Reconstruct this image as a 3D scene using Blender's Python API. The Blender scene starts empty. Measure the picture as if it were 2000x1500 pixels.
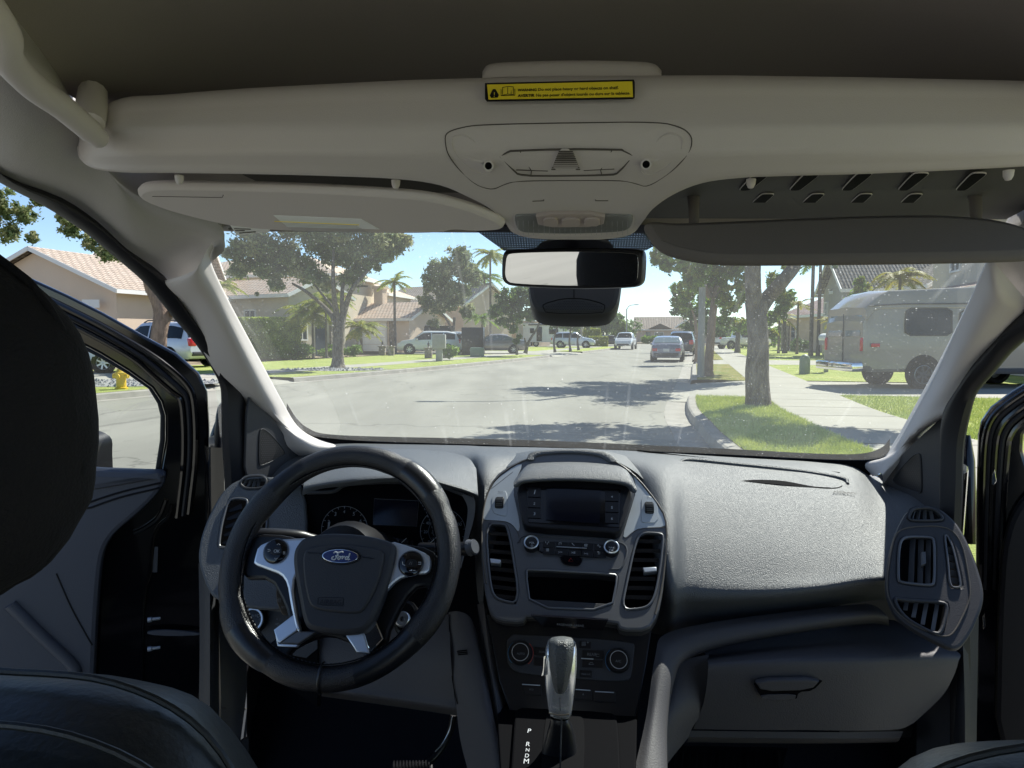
import bpy, bmesh, math, random
import numpy as np
from mathutils import Vector, Matrix, noise
S = bpy.context.scene
R_ = math.radians
random.seed(7); rng = np.random.default_rng(7)
# ---------------------------------------------------------------- camera, sky, sun, exposure
F = 1351.0; PITCH = R_(4.02); EYE = Vector((0, 0, 1.5))
cd = bpy.data.cameras.new('camera'); cam = bpy.data.objects.new('camera', cd); S.collection.objects.link(cam)
cd.sensor_width = 36; cd.lens = F / 2000 * 36; cd.clip_start = .02; cd.clip_end = 3000
cam.location = EYE; cam.rotation_euler = (R_(90) - PITCH, 0, 0); S.camera = cam
SUN_AZ, SUN_EL = 40.5, 47
w = bpy.data.worlds.new('World'); S.world = w; w.use_nodes = True
nt = w.node_tree; sky = nt.nodes.new('ShaderNodeTexSky'); sky.sky_type = 'NISHITA'; sky.sun_disc = False
sky.sun_elevation = R_(SUN_EL); sky.sun_rotation = R_(SUN_AZ); sky.air_density = .75; sky.dust_density = .1; sky.ozone_density = 2.5
nt.links.new(sky.outputs[0], nt.nodes['Background'].inputs[0]); nt.nodes['Background'].inputs[1].default_value = .105
sl = bpy.data.lights.new('sun', 'SUN'); sl.energy = 5.0; sl.angle = R_(.53); sl.color = (1, .965, .90)
so = bpy.data.objects.new('sun', sl); S.collection.objects.link(so)
sd = Vector((math.sin(R_(SUN_AZ)) * math.cos(R_(SUN_EL)), math.cos(R_(SUN_AZ)) * math.cos(R_(SUN_EL)), math.sin(R_(SUN_EL))))
so.rotation_euler = sd.to_track_quat('Z', 'Y').to_euler()
S.view_settings.view_transform = 'Standard'; S.view_settings.look = 'None'; S.view_settings.gamma = 1
S.view_settings.exposure = .85
S.cycles.max_bounces = 10; S.cycles.diffuse_bounces = 6; S.cycles.transparent_max_bounces = 24; S.cycles.glossy_bounces = 4
S.cycles.sample_clamp_indirect = 6
# ---------------------------------------------------------------- frames: world and van
FW = Vector((0, math.cos(PITCH), -math.sin(PITCH))); UP = Vector((0, math.sin(PITCH), math.cos(PITCH)))
def ray(px, py): return Vector((1, 0, 0)) * ((px - 1000) / F) + FW - UP * ((py - 750) / F)
VR = Matrix.Rotation(R_(-5.5), 3, 'Z') @ Matrix.Rotation(R_(1.1), 3, 'Y'); VRT = VR.transposed()
CAM = Vector((.02, 0, 0))                       # the eye in van coordinates (x right, y forward, z up, origin at eye height)
def lray(px, py): return VRT @ ray(px, py)
def Y(px, py, y): d = lray(px, py); return CAM + d * (y / d.y)
def X(px, py, x): d = lray(px, py); return CAM + d * ((x - .02) / d.x)
def Z(px, py, z): d = lray(px, py); return CAM + d * (z / d.z)
def g(px, D, z=0.):                              # world ground point seen in column px at distance D
    return Vector(((px - 1000) / F * D, D, z))
def gy(px, py, z=.15):                           # world point of height z seen at a pixel
    d = ray(px, py); return EYE + d * ((z - 1.5) / d.z)
def zat(py, D): return 1.5 + (655 - py) / F * D
class Pl:
    def __init__(s, a, b, c=None, n=None):
        if n is None: n = (b - a).cross(c - a)
        s.o = a.copy(); s.n = n.normalized()
        if s.n.dot(CAM - a) < 0: s.n = -s.n
        h = b - a if c is not None else Vector((1, 0, 0))
        if c is None and abs(s.n.x) > .8: h = Vector((0, -1, 0)) * (1 if s.n.x < 0 else -1)
        else: h = Vector((1, 0, 0))
        s.u = (h - s.n * h.dot(s.n)).normalized(); s.v = s.n.cross(s.u)
    def hit(s, px, py):
        d = lray(px, py); return CAM + d * ((s.o - CAM).dot(s.n) / d.dot(s.n))
    def uv(s, px, py, h=0.):
        d = lray(px, py); q = CAM + d * ((s.o + s.n * h - CAM).dot(s.n) / d.dot(s.n)) - s.o
        return (q.dot(s.u), q.dot(s.v))
    def at(s, u, v, h=0): return s.o + s.u * u + s.v * v + s.n * h
def P3(a, b, c): return Pl(Y(*a), Y(*b), Y(*c))
def chaikin(p, n=2, closed=True):
    p = [Vector(q) for q in p]
    for _ in range(n):
        r = []
        m = len(p)
        for i in range(m if closed else m - 1):
            a, b = p[i], p[(i + 1) % m]; r += [a * .78 + b * .22, a * .22 + b * .78]
        if not closed: r = [p[0]] + r + [p[-1]]
        p = r
    return p
def cr(p0, p1, p2, p3, t):
    return .5 * ((2 * p1) + (p2 - p0) * t + (2 * p0 - 5 * p1 + 4 * p2 - p3) * t * t + (3 * p1 - p0 - 3 * p2 + p3) * t ** 3)
def spline(p, n=6, closed=False):
    p = [Vector(q) for q in p]; m = len(p); o = []
    for i in range(m if closed else m - 1):
        if closed: q = [p[(i + k - 1) % m] for k in range(4)]
        else: q = [p[i - 1] if i else p[0] * 2 - p[1], p[i], p[i + 1], p[i + 2] if i + 2 < m else p[-1] * 2 - p[-2]]
        o += [cr(*q, t / n) for t in range(n)]
    if not closed: o.append(p[-1])
    return o
# ---------------------------------------------------------------- materials
def nd(m, t, **k):
    n = m.node_tree.nodes.new(t)
    for a, b in k.items():
        if a.startswith('i_'): n.inputs[int(a[2:])].default_value = b
        elif hasattr(n, a): setattr(n, a, b)
        else: n.inputs[a].default_value = b
    return n
MATS = {}
def mat(name, col, rough=.6, metal=0, spec=.5, bump=None, var=None, coat=0, coords='Object', stretch=None, tint=None):
    """bump=(scale, distance_m, detail, kind)   var=(scale, amount, colour2)"""
    m = bpy.data.materials.new(name); m.use_nodes = True; b = m.node_tree.nodes['Principled BSDF']; L = m.node_tree.links.new
    b.inputs['Base Color'].default_value = (*col, 1); b.inputs['Roughness'].default_value = rough
    b.inputs['Metallic'].default_value = metal; b.inputs['Specular IOR Level'].default_value = spec
    b.inputs['Coat Weight'].default_value = coat; b.inputs['Coat Roughness'].default_value = .05
    if bump or var:
        tc = nd(m, 'ShaderNodeTexCoord'); src = tc.outputs[coords]
        if stretch:
            mp = nd(m, 'ShaderNodeMapping'); mp.inputs['Scale'].default_value = stretch; L(src, mp.inputs[0]); src = mp.outputs[0]
    if var:
        n = nd(m, 'ShaderNodeTexNoise', Scale=var[0], Detail=5.); L(src, n.inputs['Vector'])
        r = nd(m, 'ShaderNodeValToRGB'); r.color_ramp.elements[0].position = .35; r.color_ramp.elements[1].position = .65
        c2 = var[2] if len(var) > 2 else tuple(c * (1 - var[1]) for c in col)
        r.color_ramp.elements[0].color = (*c2, 1); r.color_ramp.elements[1].color = (*col, 1)
        L(n.outputs[0], r.inputs[0]); L(r.outputs[0], b.inputs['Base Color'])
    if bump:
        if len(bump) > 3 and bump[3] == 'voronoi':
            n = nd(m, 'ShaderNodeTexVoronoi', Scale=bump[0]); 
        else: n = nd(m, 'ShaderNodeTexNoise', Scale=bump[0], Detail=bump[2] if len(bump) > 2 else 2.)
        L(src, n.inputs['Vector'])
        bp = nd(m, 'ShaderNodeBump', Strength=1., Distance=bump[1]); L(n.outputs[0], bp.inputs['Height']); L(bp.outputs[0], b.inputs['Normal'])
    MATS[name] = m; return m
GR = (600., .0014, 1.)
M_dash = mat('dash_grain_plastic', (.078, .085, .094), .5, spec=.6, bump=GR)
M_dash2 = mat('dark_soft_plastic', (.036, .037, .042), .55, spec=.4, bump=(500., .0004, 2.))
M_knee = mat('lower_trim_plastic', (.072, .070, .076), .6, spec=.35, bump=(400., .0005, 2.))
M_fas = mat('satin_grey_fascia', (.105, .108, .117), .34, metal=.2, spec=.6, bump=(900., .00012, 2.))
M_wing_lit = mat('sunlit_fascia_grey', (.46, .49, .51), .34, metal=.25, spec=.6)  # lighter copy of the fascia grey, direct sun put into its colour
M_silv = mat('brushed_silver', (.62, .66, .72), .38, .8)
M_chr = mat('chrome', (.75, .76, .78), .08, 1.)
M_blk = mat('black_plastic', (.008, .008, .010), .35, spec=.4)
M_void = mat('vent_interior', (.003, .003, .004), .9, spec=.1)
M_gloss = mat('gloss_black', (.004, .004, .006), .08, spec=.5)
M_scr = mat('dark_screen', (.003, .004, .010), .12, spec=.4)
M_cl = mat('cluster_black', (.003, .003, .004), .75, spec=.04)
M_sens = mat('sensor_grey', (.045, .045, .047), .5, spec=.3)
M_paint = mat('black_car_paint', (.003, .003, .004), .12, spec=.5, coat=.6)
M_rub = mat('black_rubber_seal', (.010, .010, .013), .5, spec=.35)
M_lth = mat('perforated_leather', (.012, .012, .015), .38, spec=.55, bump=(650., .0007, 1., 'voronoi'))
M_lth2 = mat('smooth_leather', (.010, .011, .014), .33, spec=.55, bump=(300., .0003, 3.))
M_seat = mat('seat_leather', (.012, .015, .016), .42, spec=.5, bump=(160., .0006, 4.))
M_cloth = mat('black_cover_cloth', (.010, .0095, .011), .85, spec=.25, bump=(420., .0012, 3.))
M_vis_shade = mat('shaded_visor_vinyl', (.15, .135, .125), .7, spec=.2, bump=(600., .0003, 3.))  # darker copy of the visor vinyl, shade painted into the passenger side
M_und_shade = mat('shaded_shelf_plastic', (.085, .082, .08), .7, spec=.2, bump=(900., .0003, 2.))  # shade under the shelf is painted in as a darker base colour
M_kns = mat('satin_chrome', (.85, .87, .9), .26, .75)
M_rec_shade = mat('shaded_recess_trim', (.10, .095, .088), .95, spec=.1, bump=(900., .0005, 3.))  # dark base colour stands in for the occluded light inside the recess
M_head = mat('headliner_fabric', (.33, .30, .283), .95, spec=.1, bump=(1100., .0004, 3.), var=(900., .06))
M_light = mat('light_trim_plastic', (.59, .55, .53), .62, spec=.3, bump=(900., .00025, 2.))
M_pcl = mat('pillar_fabric', (.52, .50, .485), .95, spec=.1, bump=(900., .0006, 3.), var=(1000., .1))
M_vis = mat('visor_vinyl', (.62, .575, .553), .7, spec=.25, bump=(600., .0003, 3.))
M_line = mat('panel_gap', (.11, .10, .09), .9, spec=.1)
M_yel = mat('sticker_yellow', (.95, .76, .04), .4)
M_wht = mat('marking_white', (.55, .57, .6), .5)
M_gry = mat('marking_grey', (.16, .17, .19), .5)
M_gry2 = mat('marking_dim', (.06, .065, .075), .5)
M_lbl = mat('label_paper', (.85, .87, .85), .5)
M_lbt = mat('label_print', (.38, .39, .39), .5)
M_blue = mat('badge_blue', (.012, .022, .12), .2, coat=.5)
M_pnl = mat('door_trim_plastic', (.085, .09, .11), .5, spec=.4, bump=(500., .0003, 2.))
M_carp = mat('floor_carpet', (.008, .009, .014), .95, spec=.1, bump=(350., .001, 3.))
M_ledr = mat('dial_red', (.5, .05, .03), .5); M_ledb = mat('dial_blue', (.05, .2, .4), .5)
M_mirror = mat('mirror_silver', (.9, .9, .9), .01, 1.)
M_rock = mat('button_pinkish', (.42, .36, .33), .5, spec=.3)
M_orng = mat('orange_marking', (.5, .08, .02), .5)
def glass(name, tint, dust=0., specks=False):
    m = bpy.data.materials.new(name); m.use_nodes = True; N = m.node_tree.nodes; L = m.node_tree.links.new
    for n in list(N): 
        if n.type != 'OUTPUT_MATERIAL': N.remove(n)
    out = [n for n in N if n.type == 'OUTPUT_MATERIAL'][0]
    tr = nd(m, 'ShaderNodeBsdfTransparent'); tr.inputs[0].default_value = (*tint, 1)
    gl = nd(m, 'ShaderNodeBsdfGlossy'); gl.inputs['Roughness'].default_value = .02
    fr = nd(m, 'ShaderNodeFresnel', IOR=1.45); mx = nd(m, 'ShaderNodeMixShader')
    mr = nd(m, 'ShaderNodeMath', operation='MULTIPLY', i_1=.8); L(fr.outputs[0], mr.inputs[0]); L(mr.outputs[0], mx.inputs[0])
    L(tr.outputs[0], mx.inputs[1]); L(gl.outputs[0], mx.inputs[2]); cur = mx
    if dust or specks:
        tl = nd(m, 'ShaderNodeBsdfTranslucent'); tl.inputs[0].default_value = (.95, .97, .93, 1)
        tc = nd(m, 'ShaderNodeTexCoord')
        n1 = nd(m, 'ShaderNodeTexNoise', Scale=9., Detail=4.); L(tc.outputs['Object'], n1.inputs['Vector'])
        a = nd(m, 'ShaderNodeMapRange'); a.inputs[3].default_value = dust * .55; a.inputs[4].default_value = dust * 1.5; L(n1.outputs[0], a.inputs[0])
        fac = a.outputs[0]
        if specks:
            for sc, rad, prob, amt in ((150., .15, .4, .16), (70., .08, .12, .3), (21., .035, .12, .5)):
                v = nd(m, 'ShaderNodeTexVoronoi', Scale=sc); L(tc.outputs['Object'], v.inputs['Vector'])
                lt = nd(m, 'ShaderNodeMath', operation='LESS_THAN', i_1=rad); L(v.outputs['Distance'], lt.inputs[0])
                sp = nd(m, 'ShaderNodeSeparateColor'); L(v.outputs['Color'], sp.inputs[0])
                lt2 = nd(m, 'ShaderNodeMath', operation='LESS_THAN', i_1=prob); L(sp.outputs[0], lt2.inputs[0])
                mu = nd(m, 'ShaderNodeMath', operation='MULTIPLY'); L(lt.outputs[0], mu.inputs[0]); L(lt2.outputs[0], mu.inputs[1])
                m3 = nd(m, 'ShaderNodeMath', operation='MULTIPLY', i_1=amt); L(mu.outputs[0], m3.inputs[0])
                ad = nd(m, 'ShaderNodeMath', operation='ADD', use_clamp=True); L(fac, ad.inputs[0]); L(m3.outputs[0], ad.inputs[1]); fac = ad.outputs[0]
            # dried drip streaks
            mp = nd(m, 'ShaderNodeMapping'); mp.inputs['Scale'].default_value = (60, 3, 3); L(tc.outputs['Object'], mp.inputs[0])
            n2 = nd(m, 'ShaderNodeTexNoise', Scale=1., Detail=3.); L(mp.outputs[0], n2.inputs['Vector'])
            r2 = nd(m, 'ShaderNodeMapRange'); r2.inputs[1].default_value = .62; r2.inputs[2].default_value = .8; r2.inputs[4].default_value = .05; L(n2.outputs[0], r2.inputs[0])
            ad = nd(m, 'ShaderNodeMath', operation='ADD', use_clamp=True); L(fac, ad.inputs[0]); L(r2.outputs[0], ad.inputs[1]); fac = ad.outputs[0]
        m2 = nd(m, 'ShaderNodeMixShader'); L(fac, m2.inputs[0]); L(cur.outputs[0], m2.inputs[1]); L(tl.outputs[0], m2.inputs[2]); cur = m2
    L(cur.outputs[0], out.inputs[0]); return m
M_ws = glass('dusty_windshield_glass', (.86, .90, .87), .036, True)
M_win = glass('clear_window_glass', (.92, .94, .93))
M_lens = glass('lamp_lens', (.75, .8, .82), .25)
def dotmat():
    m = bpy.data.materials.new('frit_dots'); m.use_nodes = True; N = m.node_tree.nodes; L = m.node_tree.links.new; b = N['Principled BSDF']
    b.inputs['Base Color'].default_value = (.004, .004, .012, 1); tc = nd(m, 'ShaderNodeTexCoord'); sp = nd(m, 'ShaderNodeSeparateXYZ'); L(tc.outputs['Object'], sp.inputs[0])
    s = []
    for i, k in ((0, 1500.), (2, 2300.)):
        mu = nd(m, 'ShaderNodeMath', operation='MULTIPLY', i_1=k); L(sp.outputs[i], mu.inputs[0]); sn = nd(m, 'ShaderNodeMath', operation='SINE'); L(mu.outputs[0], sn.inputs[0]); s.append(sn)
    mu = nd(m, 'ShaderNodeMath', operation='ADD'); L(s[0].outputs[0], mu.inputs[0]); L(s[1].outputs[0], mu.inputs[1])
    gt = nd(m, 'ShaderNodeMath', operation='LESS_THAN', i_1=1.62); L(mu.outputs[0], gt.inputs[0]); L(gt.outputs[0], b.inputs['Alpha']); return m
M_dots = dotmat()
# ---------------------------------------------------------------- mesh builder
ORG = {}
class MB:
    def __init__(s): s.v = []; s.f = []; s.m = []; s.mats = []; s.uv = {}
    def mi(s, m):
        if m not in s.mats: s.mats.append(m)
        return s.mats.index(m)
    def add(s, vs, fs, m):
        o = len(s.v); s.v += [tuple(q) for q in vs]; s.f += [tuple(i + o for i in f) for f in fs]; s.m += [s.mi(m)] * len(fs); return s
    def patch(s, rows, m, n=4, flip=False, k=None):
        """rows: grid of points, smoothed with Catmull-Rom both ways"""
        k = k or n
        a = [spline(r, n) for r in rows]; cols = [spline([r[j] for r in a], k) for j in range(len(a[0]))]
        W, H = len(cols), len(cols[0]); vs = [cols[i][j] for j in range(H) for i in range(W)]
        fs = [(j * W + i, j * W + i + 1, (j + 1) * W + i + 1, (j + 1) * W + i) for j in range(H - 1) for i in range(W - 1)]
        return s.add(vs, [f[::-1] for f in fs] if flip else fs, m)
    def grid(s, rows, m):
        W, H = len(rows[0]), len(rows)
        return s.add([q for r in rows for q in r], [(j * W + i, j * W + i + 1, (j + 1) * W + i + 1, (j + 1) * W + i) for j in range(H - 1) for i in range(W - 1)], m)
    def curve2d(s, polys, m, put, t=.002, h=0., bev=0., res=1):
        c = bpy.data.curves.new('c', 'CURVE'); c.dimensions = '2D'; c.fill_mode = 'BOTH'
        for p in polys:
            sp = c.splines.new('POLY'); sp.points.add(len(p) - 1)
            for q, r in zip(sp.points, p): q.co = (r[0], r[1], 0, 1)
            sp.use_cyclic_u = True
        c.extrude = max(t / 2 - bev, .00002); c.bevel_depth = bev; c.offset = -bev; c.bevel_resolution = res
        o = bpy.data.objects.new('c', c); me = o.to_mesh()
        vs = [put(q.co.x, q.co.y, h - t / 2 + q.co.z) for q in me.vertices]
        s.add(vs, [tuple(p.vertices) for p in me.polygons], m); o.to_mesh_clear(); bpy.data.objects.remove(o); bpy.data.curves.remove(c); return s
    def plate(s, pl, pts, m, t=.003, h=None, bev=.0008, sm=0, holes=(), hsm=None):
        h = t if h is None else h
        P = [[pl.uv(x, y, h) for x, y in q] for q in (pts, *holes)]
        P = [chaikin(q, sm if i == 0 or hsm is None else hsm) if (sm if i == 0 or hsm is None else hsm) else q for i, q in enumerate(P)]
        return s.curve2d(P, m, pl.at, t, h, bev)
    def rect(s, pl, x0, y0, x1, y1, m, sk=0., **k):   # sk: downward skew in px over the width
        return s.plate(pl, [(x0, y0), (x1, y0 + sk), (x1, y1 + sk), (x0, y1)], m, **k)
    def text(s, pl, txt, a, b, m, h=.001, t=.0003, shear=0., font=None, vs_=1.):
        A = Vector(pl.uv(*a, h)); B = Vector(pl.uv(*b, h))
        c = bpy.data.curves.new('t', 'FONT'); c.body = txt; c.size = 1; c.extrude = 0; c.shear = shear
        if font: c.offset = font
        o = bpy.data.objects.new('t', c); me = o.to_mesh()
        xs = [q.co.x for q in me.vertices]
        if not xs: return s
        x0, wd = min(xs), max(xs) - min(xs); d = B - A; sc = d.length / wd; d.normalize(); e = Vector((-d.y, d.x))
        vs = []
        for q in me.vertices: r = A + d * (q.co.x - x0) * sc + e * q.co.y * sc * vs_; vs.append(pl.at(r.x, r.y, h))
        s.add(vs, [tuple(p.vertices) for p in me.polygons], m); o.to_mesh_clear(); bpy.data.objects.remove(o); bpy.data.curves.remove(c); return s
    def tube(s, pts, r, m, n=8, closed=False, cap=True, flat=None):
        pts = [Vector(p) for p in pts]; N = len(pts); rr = r if hasattr(r, '__len__') else [r] * N; rr = rr if len(rr) == N else [float(np.interp(i / max(1, N - 1) * (len(rr) - 1), range(len(rr)), rr)) for i in range(N)]; vs = []; prev = None
        for i, p in enumerate(pts):
            a = pts[(i - 1) % N] if (closed or i) else p; b = pts[(i + 1) % N] if (closed or i < N - 1) else p
            t = (b - a).normalized()
            if prev is None: u = t.orthogonal().normalized()
            else: u = (prev - t * prev.dot(t)).normalized()
            prev = u; w_ = t.cross(u)
            for k in range(n):
                q = 2 * math.pi * k / n; vs.append(p + (u * math.cos(q) + w_ * math.sin(q)) * rr[i])
        fs = [(i * n + k, i * n + (k + 1) % n, ((i + 1) % N) * n + (k + 1) % n, ((i + 1) % N) * n + k) for i in range(N if closed else N - 1) for k in range(n)]
        if not closed and cap: fs += [tuple(range(n))[::-1], tuple((N - 1) * n + k for k in range(n))]
        return s.add(vs, fs, m)
    def rev(s, c, ax, prof, m, n=24, u=None):          # prof: (height, radius)
        ax = Vector(ax).normalized(); u = ax.orthogonal().normalized(); w_ = ax.cross(u); vs = []
        for h, r in prof:
            for k in range(n): q = 2 * math.pi * k / n; vs.append(Vector(c) + ax * h + (u * math.cos(q) + w_ * math.sin(q)) * max(r, 1e-5))
        fs = [(i * n + k, i * n + (k + 1) % n, (i + 1) * n + (k + 1) % n, (i + 1) * n + k) for i in range(len(prof) - 1) for k in range(n)]
        return s.add(vs, fs, m)
    def box(s, c, sz, m, R=None, bev=0.):
        x, y, z = [q / 2 for q in sz]; R = R or Matrix.Identity(3); c = Vector(c)
        if bev:
            bm = bmesh.new(); bmesh.ops.create_cube(bm, size=1)
            for q in bm.verts: q.co = Vector((q.co.x * 2 * x, q.co.y * 2 * y, q.co.z * 2 * z))
            bmesh.ops.bevel(bm, geom=bm.edges[:], offset=bev, segments=2, affect='EDGES', profile=.5); bm.verts.index_update()
            s.add([c + R @ q.co for q in bm.verts], [tuple(q.index for q in f.verts) for f in bm.faces], m); bm.free(); return s
        vs = [c + R @ Vector((i * x, j * y, k * z)) for i in (-1, 1) for j in (-1, 1) for k in (-1, 1)]
        return s.add(vs, [(0, 1, 3, 2), (4, 6, 7, 5), (0, 4, 5, 1), (2, 3, 7, 6), (0, 2, 6, 4), (1, 5, 7, 3)], m)
    def bar(s, a, b, w_, t, m, n=None):               # flat bar from a to b, width w_ across, thickness t along n
        a, b = Vector(a), Vector(b); d = b - a; L = d.length; d.normalize(); n = (n or Vector((0, -1, 0))); n = (n - d * n.dot(d)).normalized(); k = d.cross(n)
        return s.box((a + b) / 2, (L, w_, t), m, Matrix((d, k, n)).transposed())
    def build(s, name, parent=None, ang=42, **tags):
        vs = np.array(s.v, dtype=np.float64); lo, hi = vs.min(0), vs.max(0); c = Vector((lo + hi) / 2)
        if parent is None: c.z = lo[2]
        me = bpy.data.meshes.new(name); me.from_pydata((vs - np.array(c)).tolist(), [], s.f)
        for m in s.mats: me.materials.append(m)
        me.polygons.foreach_set('material_index', s.m)
        if s.uv:
            uvl = me.uv_layers.new(name='UVMap')
            for fi, uvs in s.uv.items():
                p = me.polygons[fi]
                for li, q in zip(p.loop_indices, uvs): uvl.data[li].uv = q
        if ang: me.shade_smooth(); me.set_sharp_from_angle(angle=R_(ang))
        me.update(); o = bpy.data.objects.new(name, me); S.collection.objects.link(o)
        if parent: o.parent = parent; o.location = c - ORG.get(parent, Vector()); ORG[o] = c
        else: o.location = c; ORG[o] = c
        for k, q in tags.items(): o[k] = q
        return o
def thing(name, label, cat, loc, rot=0., group=None, mat3=None, org=None):
    o = bpy.data.objects.new(name, None); S.collection.objects.link(o); o.empty_display_size = .2
    o.location = loc; o.rotation_euler = mat3.to_euler() if mat3 else (0, 0, rot); o['label'] = label; o['category'] = cat
    if group: o['group'] = group
    ORG[o] = org or Vector((0, 0, 0)); return o
def tag(o, label, cat, group=None):
    o['label'] = label; o['category'] = cat
    if group: o['group'] = group
    return o
# ================================================================ THE VAN AROUND THE CAMERA
VB = Vector((0, 1.0, -1.5))
van = thing('van', 'black van seen from inside, light roof trim, dark dashboard, both front doors open', 'van', EYE + VR @ (VB - CAM), mat3=VR, org=VB)
def px_rows(rows, f=Y): return [[f(*p) for p in r] for r in rows]
# ---- headliner
b = MB(); rows = []
for y, zc, zs in ((-2.2, .42, .30), (-1.1, .42, .30), (-.6, .42, .30), (0, .42, .30), (.4, .415, .30), (.7, .405, .285), (.9, .38, .25), (1.02, .32, .20), (1.09, .215, .165)):
    ws = .66 if y < .3 else .66 - .10 * min(1, (y - .3) / .7)
    rows.append([Vector((x * ws, y, zs + (zc - zs) * (1 - abs(x) ** 4) )) for x in (-1, -.93, -.75, -.45, 0, .45, .75, .93, 1)])
headl = b.patch(rows, M_head, 5).build('headliner', van)
# ---- overhead shelf: one moulding whose rear face flows into the centre lamp pod
def sd_(y): return float(np.interp(y, [100, 160, 250, 300, 340, 400, 470], [.79, .762, .752, .765, .80, .88, .985]))
TOPY = ([150, 240, 500, 800, 1100, 1400, 1700, 2000, 2300], [235, 192, 172, 157, 149, 148, 152, 159, 172])
cols = [(112, 105, 318), (135, 128, 300), (152, 150, 285), (160, 158, 312), (185, 185, 330), (240, 245, 337), (320, 330, 338), (480, 490, 340), (640, 650, 344), (770, 780, 350), (860, 860, 362), (930, 915, 385), (985, 958, 408), (1015, 985, 433),
        (1040, 1003, 455), (1070, 1045, 466), (1110, 1118, 468), (1150, 1185, 467), (1180, 1232, 458), (1205, 1254, 435), (1235, 1275, 408), (1280, 1315, 380), (1340, 1370, 358), (1420, 1440, 348), (1520, 1530, 344), (1680, 1680, 340),
        (1850, 1850, 333), (2000, 2000, 325), (2150, 2150, 315), (2220, 2225, 300)]
b = MB(); rows = [[] for _ in range(15)]
for i, (xt, xb, yb) in enumerate(cols):
    yt = float(np.interp(xt, *TOPY)); e = (.13, .085, .05, .035, .012, 0)[i] if i < 6 else (.05 if i == len(cols) - 1 else .015 if i == len(cols) - 2 else 0)
    rows[0].append(Y(xt, yt + 4, sd_(yt) + .05 + e))
    rows[1].append(Y(xt, yt - 1, sd_(yt) + .008 + e))
    for k in range(2, 14):
        t = (k - 1) / 12.; y = yt + 2 + (yb - yt - 2) * t; x = xt + (xb - xt) * t ** 1.5
        rows[k].append(Y(x, y, sd_(y) + e))
    yd = sd_(yb); rows[14].append(Y(xb, yb, yd + e) + Vector((0, .04, .012)))
shelf = b.patch(rows, M_light, 4, k=2).build('overhead_shelf', van)
b = MB(); b.patch([[Vector((x, y, z)) for x in (-.12, -.06, 0, .12, .35, .62)] for y, z in ((.79, .196), (.86, .190), (.98, .187), (1.06, .176))], M_und_shade, 4)
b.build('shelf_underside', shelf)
b = MB(); b.patch([[Vector((x, y, z)) for x in (-.535, -.48, -.35, -.16, -.10)] for y, z in ((.79, .20), (.80, .232), (.84, .243), (1.0, .243), (1.08, .215))], M_rec_shade, 4)
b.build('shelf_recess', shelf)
def slot(q, y1, y2):
    b = MB(); f = lambda p: Z(p[0], p[1], .1875 if q[0][0] > 1000 else .2415)
    c = [f(p) for p in q]; o = chaikin(chaikin([w_ for k_ in range(4) for w_ in (c[k_].lerp(c[(k_ + 1) % 4], .12), c[k_].lerp(c[(k_ + 1) % 4], .88))], 1), 1); n = Vector((0, 0, -1))
    b.add([p + n * .0015 for p in o], [tuple(range(len(o)))], M_void); b.tube([p + n * .0006 for p in o], .0009, M_light, 6, True)
    b.build('slot', shelf, ang=60)
for x in (1455, 1553, 1655, 1765, 1878): slot([(x - 12, 370), (x + 9, 370), (x + 52, 336), (x + 20, 336)], 0, 0)
for x in (1470, 1568, 1662, 1760): slot([(x - 12, 405), (x + 12, 405), (x + 44, 377), (x + 18, 377)], 0, 0)
for x in (390, 487, 585, 683, 785): slot([(x - 20, 343), (x, 343), (x + 30, 366), (x + 10, 366)], 0, 0)
for x, y in ((350, 343), (773, 352), (1467, 350), (1970, 333)):
    b = MB(); b.rev(Z(x, y, .185), (0, 0, -1), [(0, .0055), (.006, .005), (.010, .003), (.011, 0)], M_light, 12); b.build('peg', shelf)
b = MB(); b.patch([[Y(x, y, d) for x, y in zip((942, 955, 1000, 1120, 1240, 1278, 1292), r)] for d, r in ((.80, (156, 152, 150, 149, 149, 151, 155)), (.805, (146, 134, 128, 124, 126, 132, 144)), (.82, (140, 126, 121, 118, 120, 125, 138)), (.87, (146, 132, 127, 124, 126, 131, 142)))], M_light, 4)
b.build('shelf_lid', shelf)
def F3(x, y, o=.0012): return Y(x, y, sd_(y) - o)
def groove(b, pts, r=.0006, closed=False, m=M_line, sm=2, o=.0004): b.tube(chaikin([F3(x, y, o) for x, y in pts], sm, closed), r, m, 6, closed)
def skin(b, pts, m, o=.001, sm=1, t=.0015):
    P = Pl(F3(*pts[0], 0), F3(*pts[1], 0), F3(*pts[len(pts) // 2 + 1], 0)); return b.plate(P, pts, m, t=t, h=o, bev=.0003, sm=sm)
b = MB(); groove(b, [(868, 265), (880, 255), (915, 246), (960, 243), (1100, 240), (1290, 238), (1335, 250), (1352, 268), (1350, 290), (1335, 312), (1312, 335), (1265, 366), (1240, 358), (1215, 352), (1010, 353), (985, 360), (962, 371), (930, 362), (895, 330), (873, 300)], closed=True)
b.build('console_cover', shelf)
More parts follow.
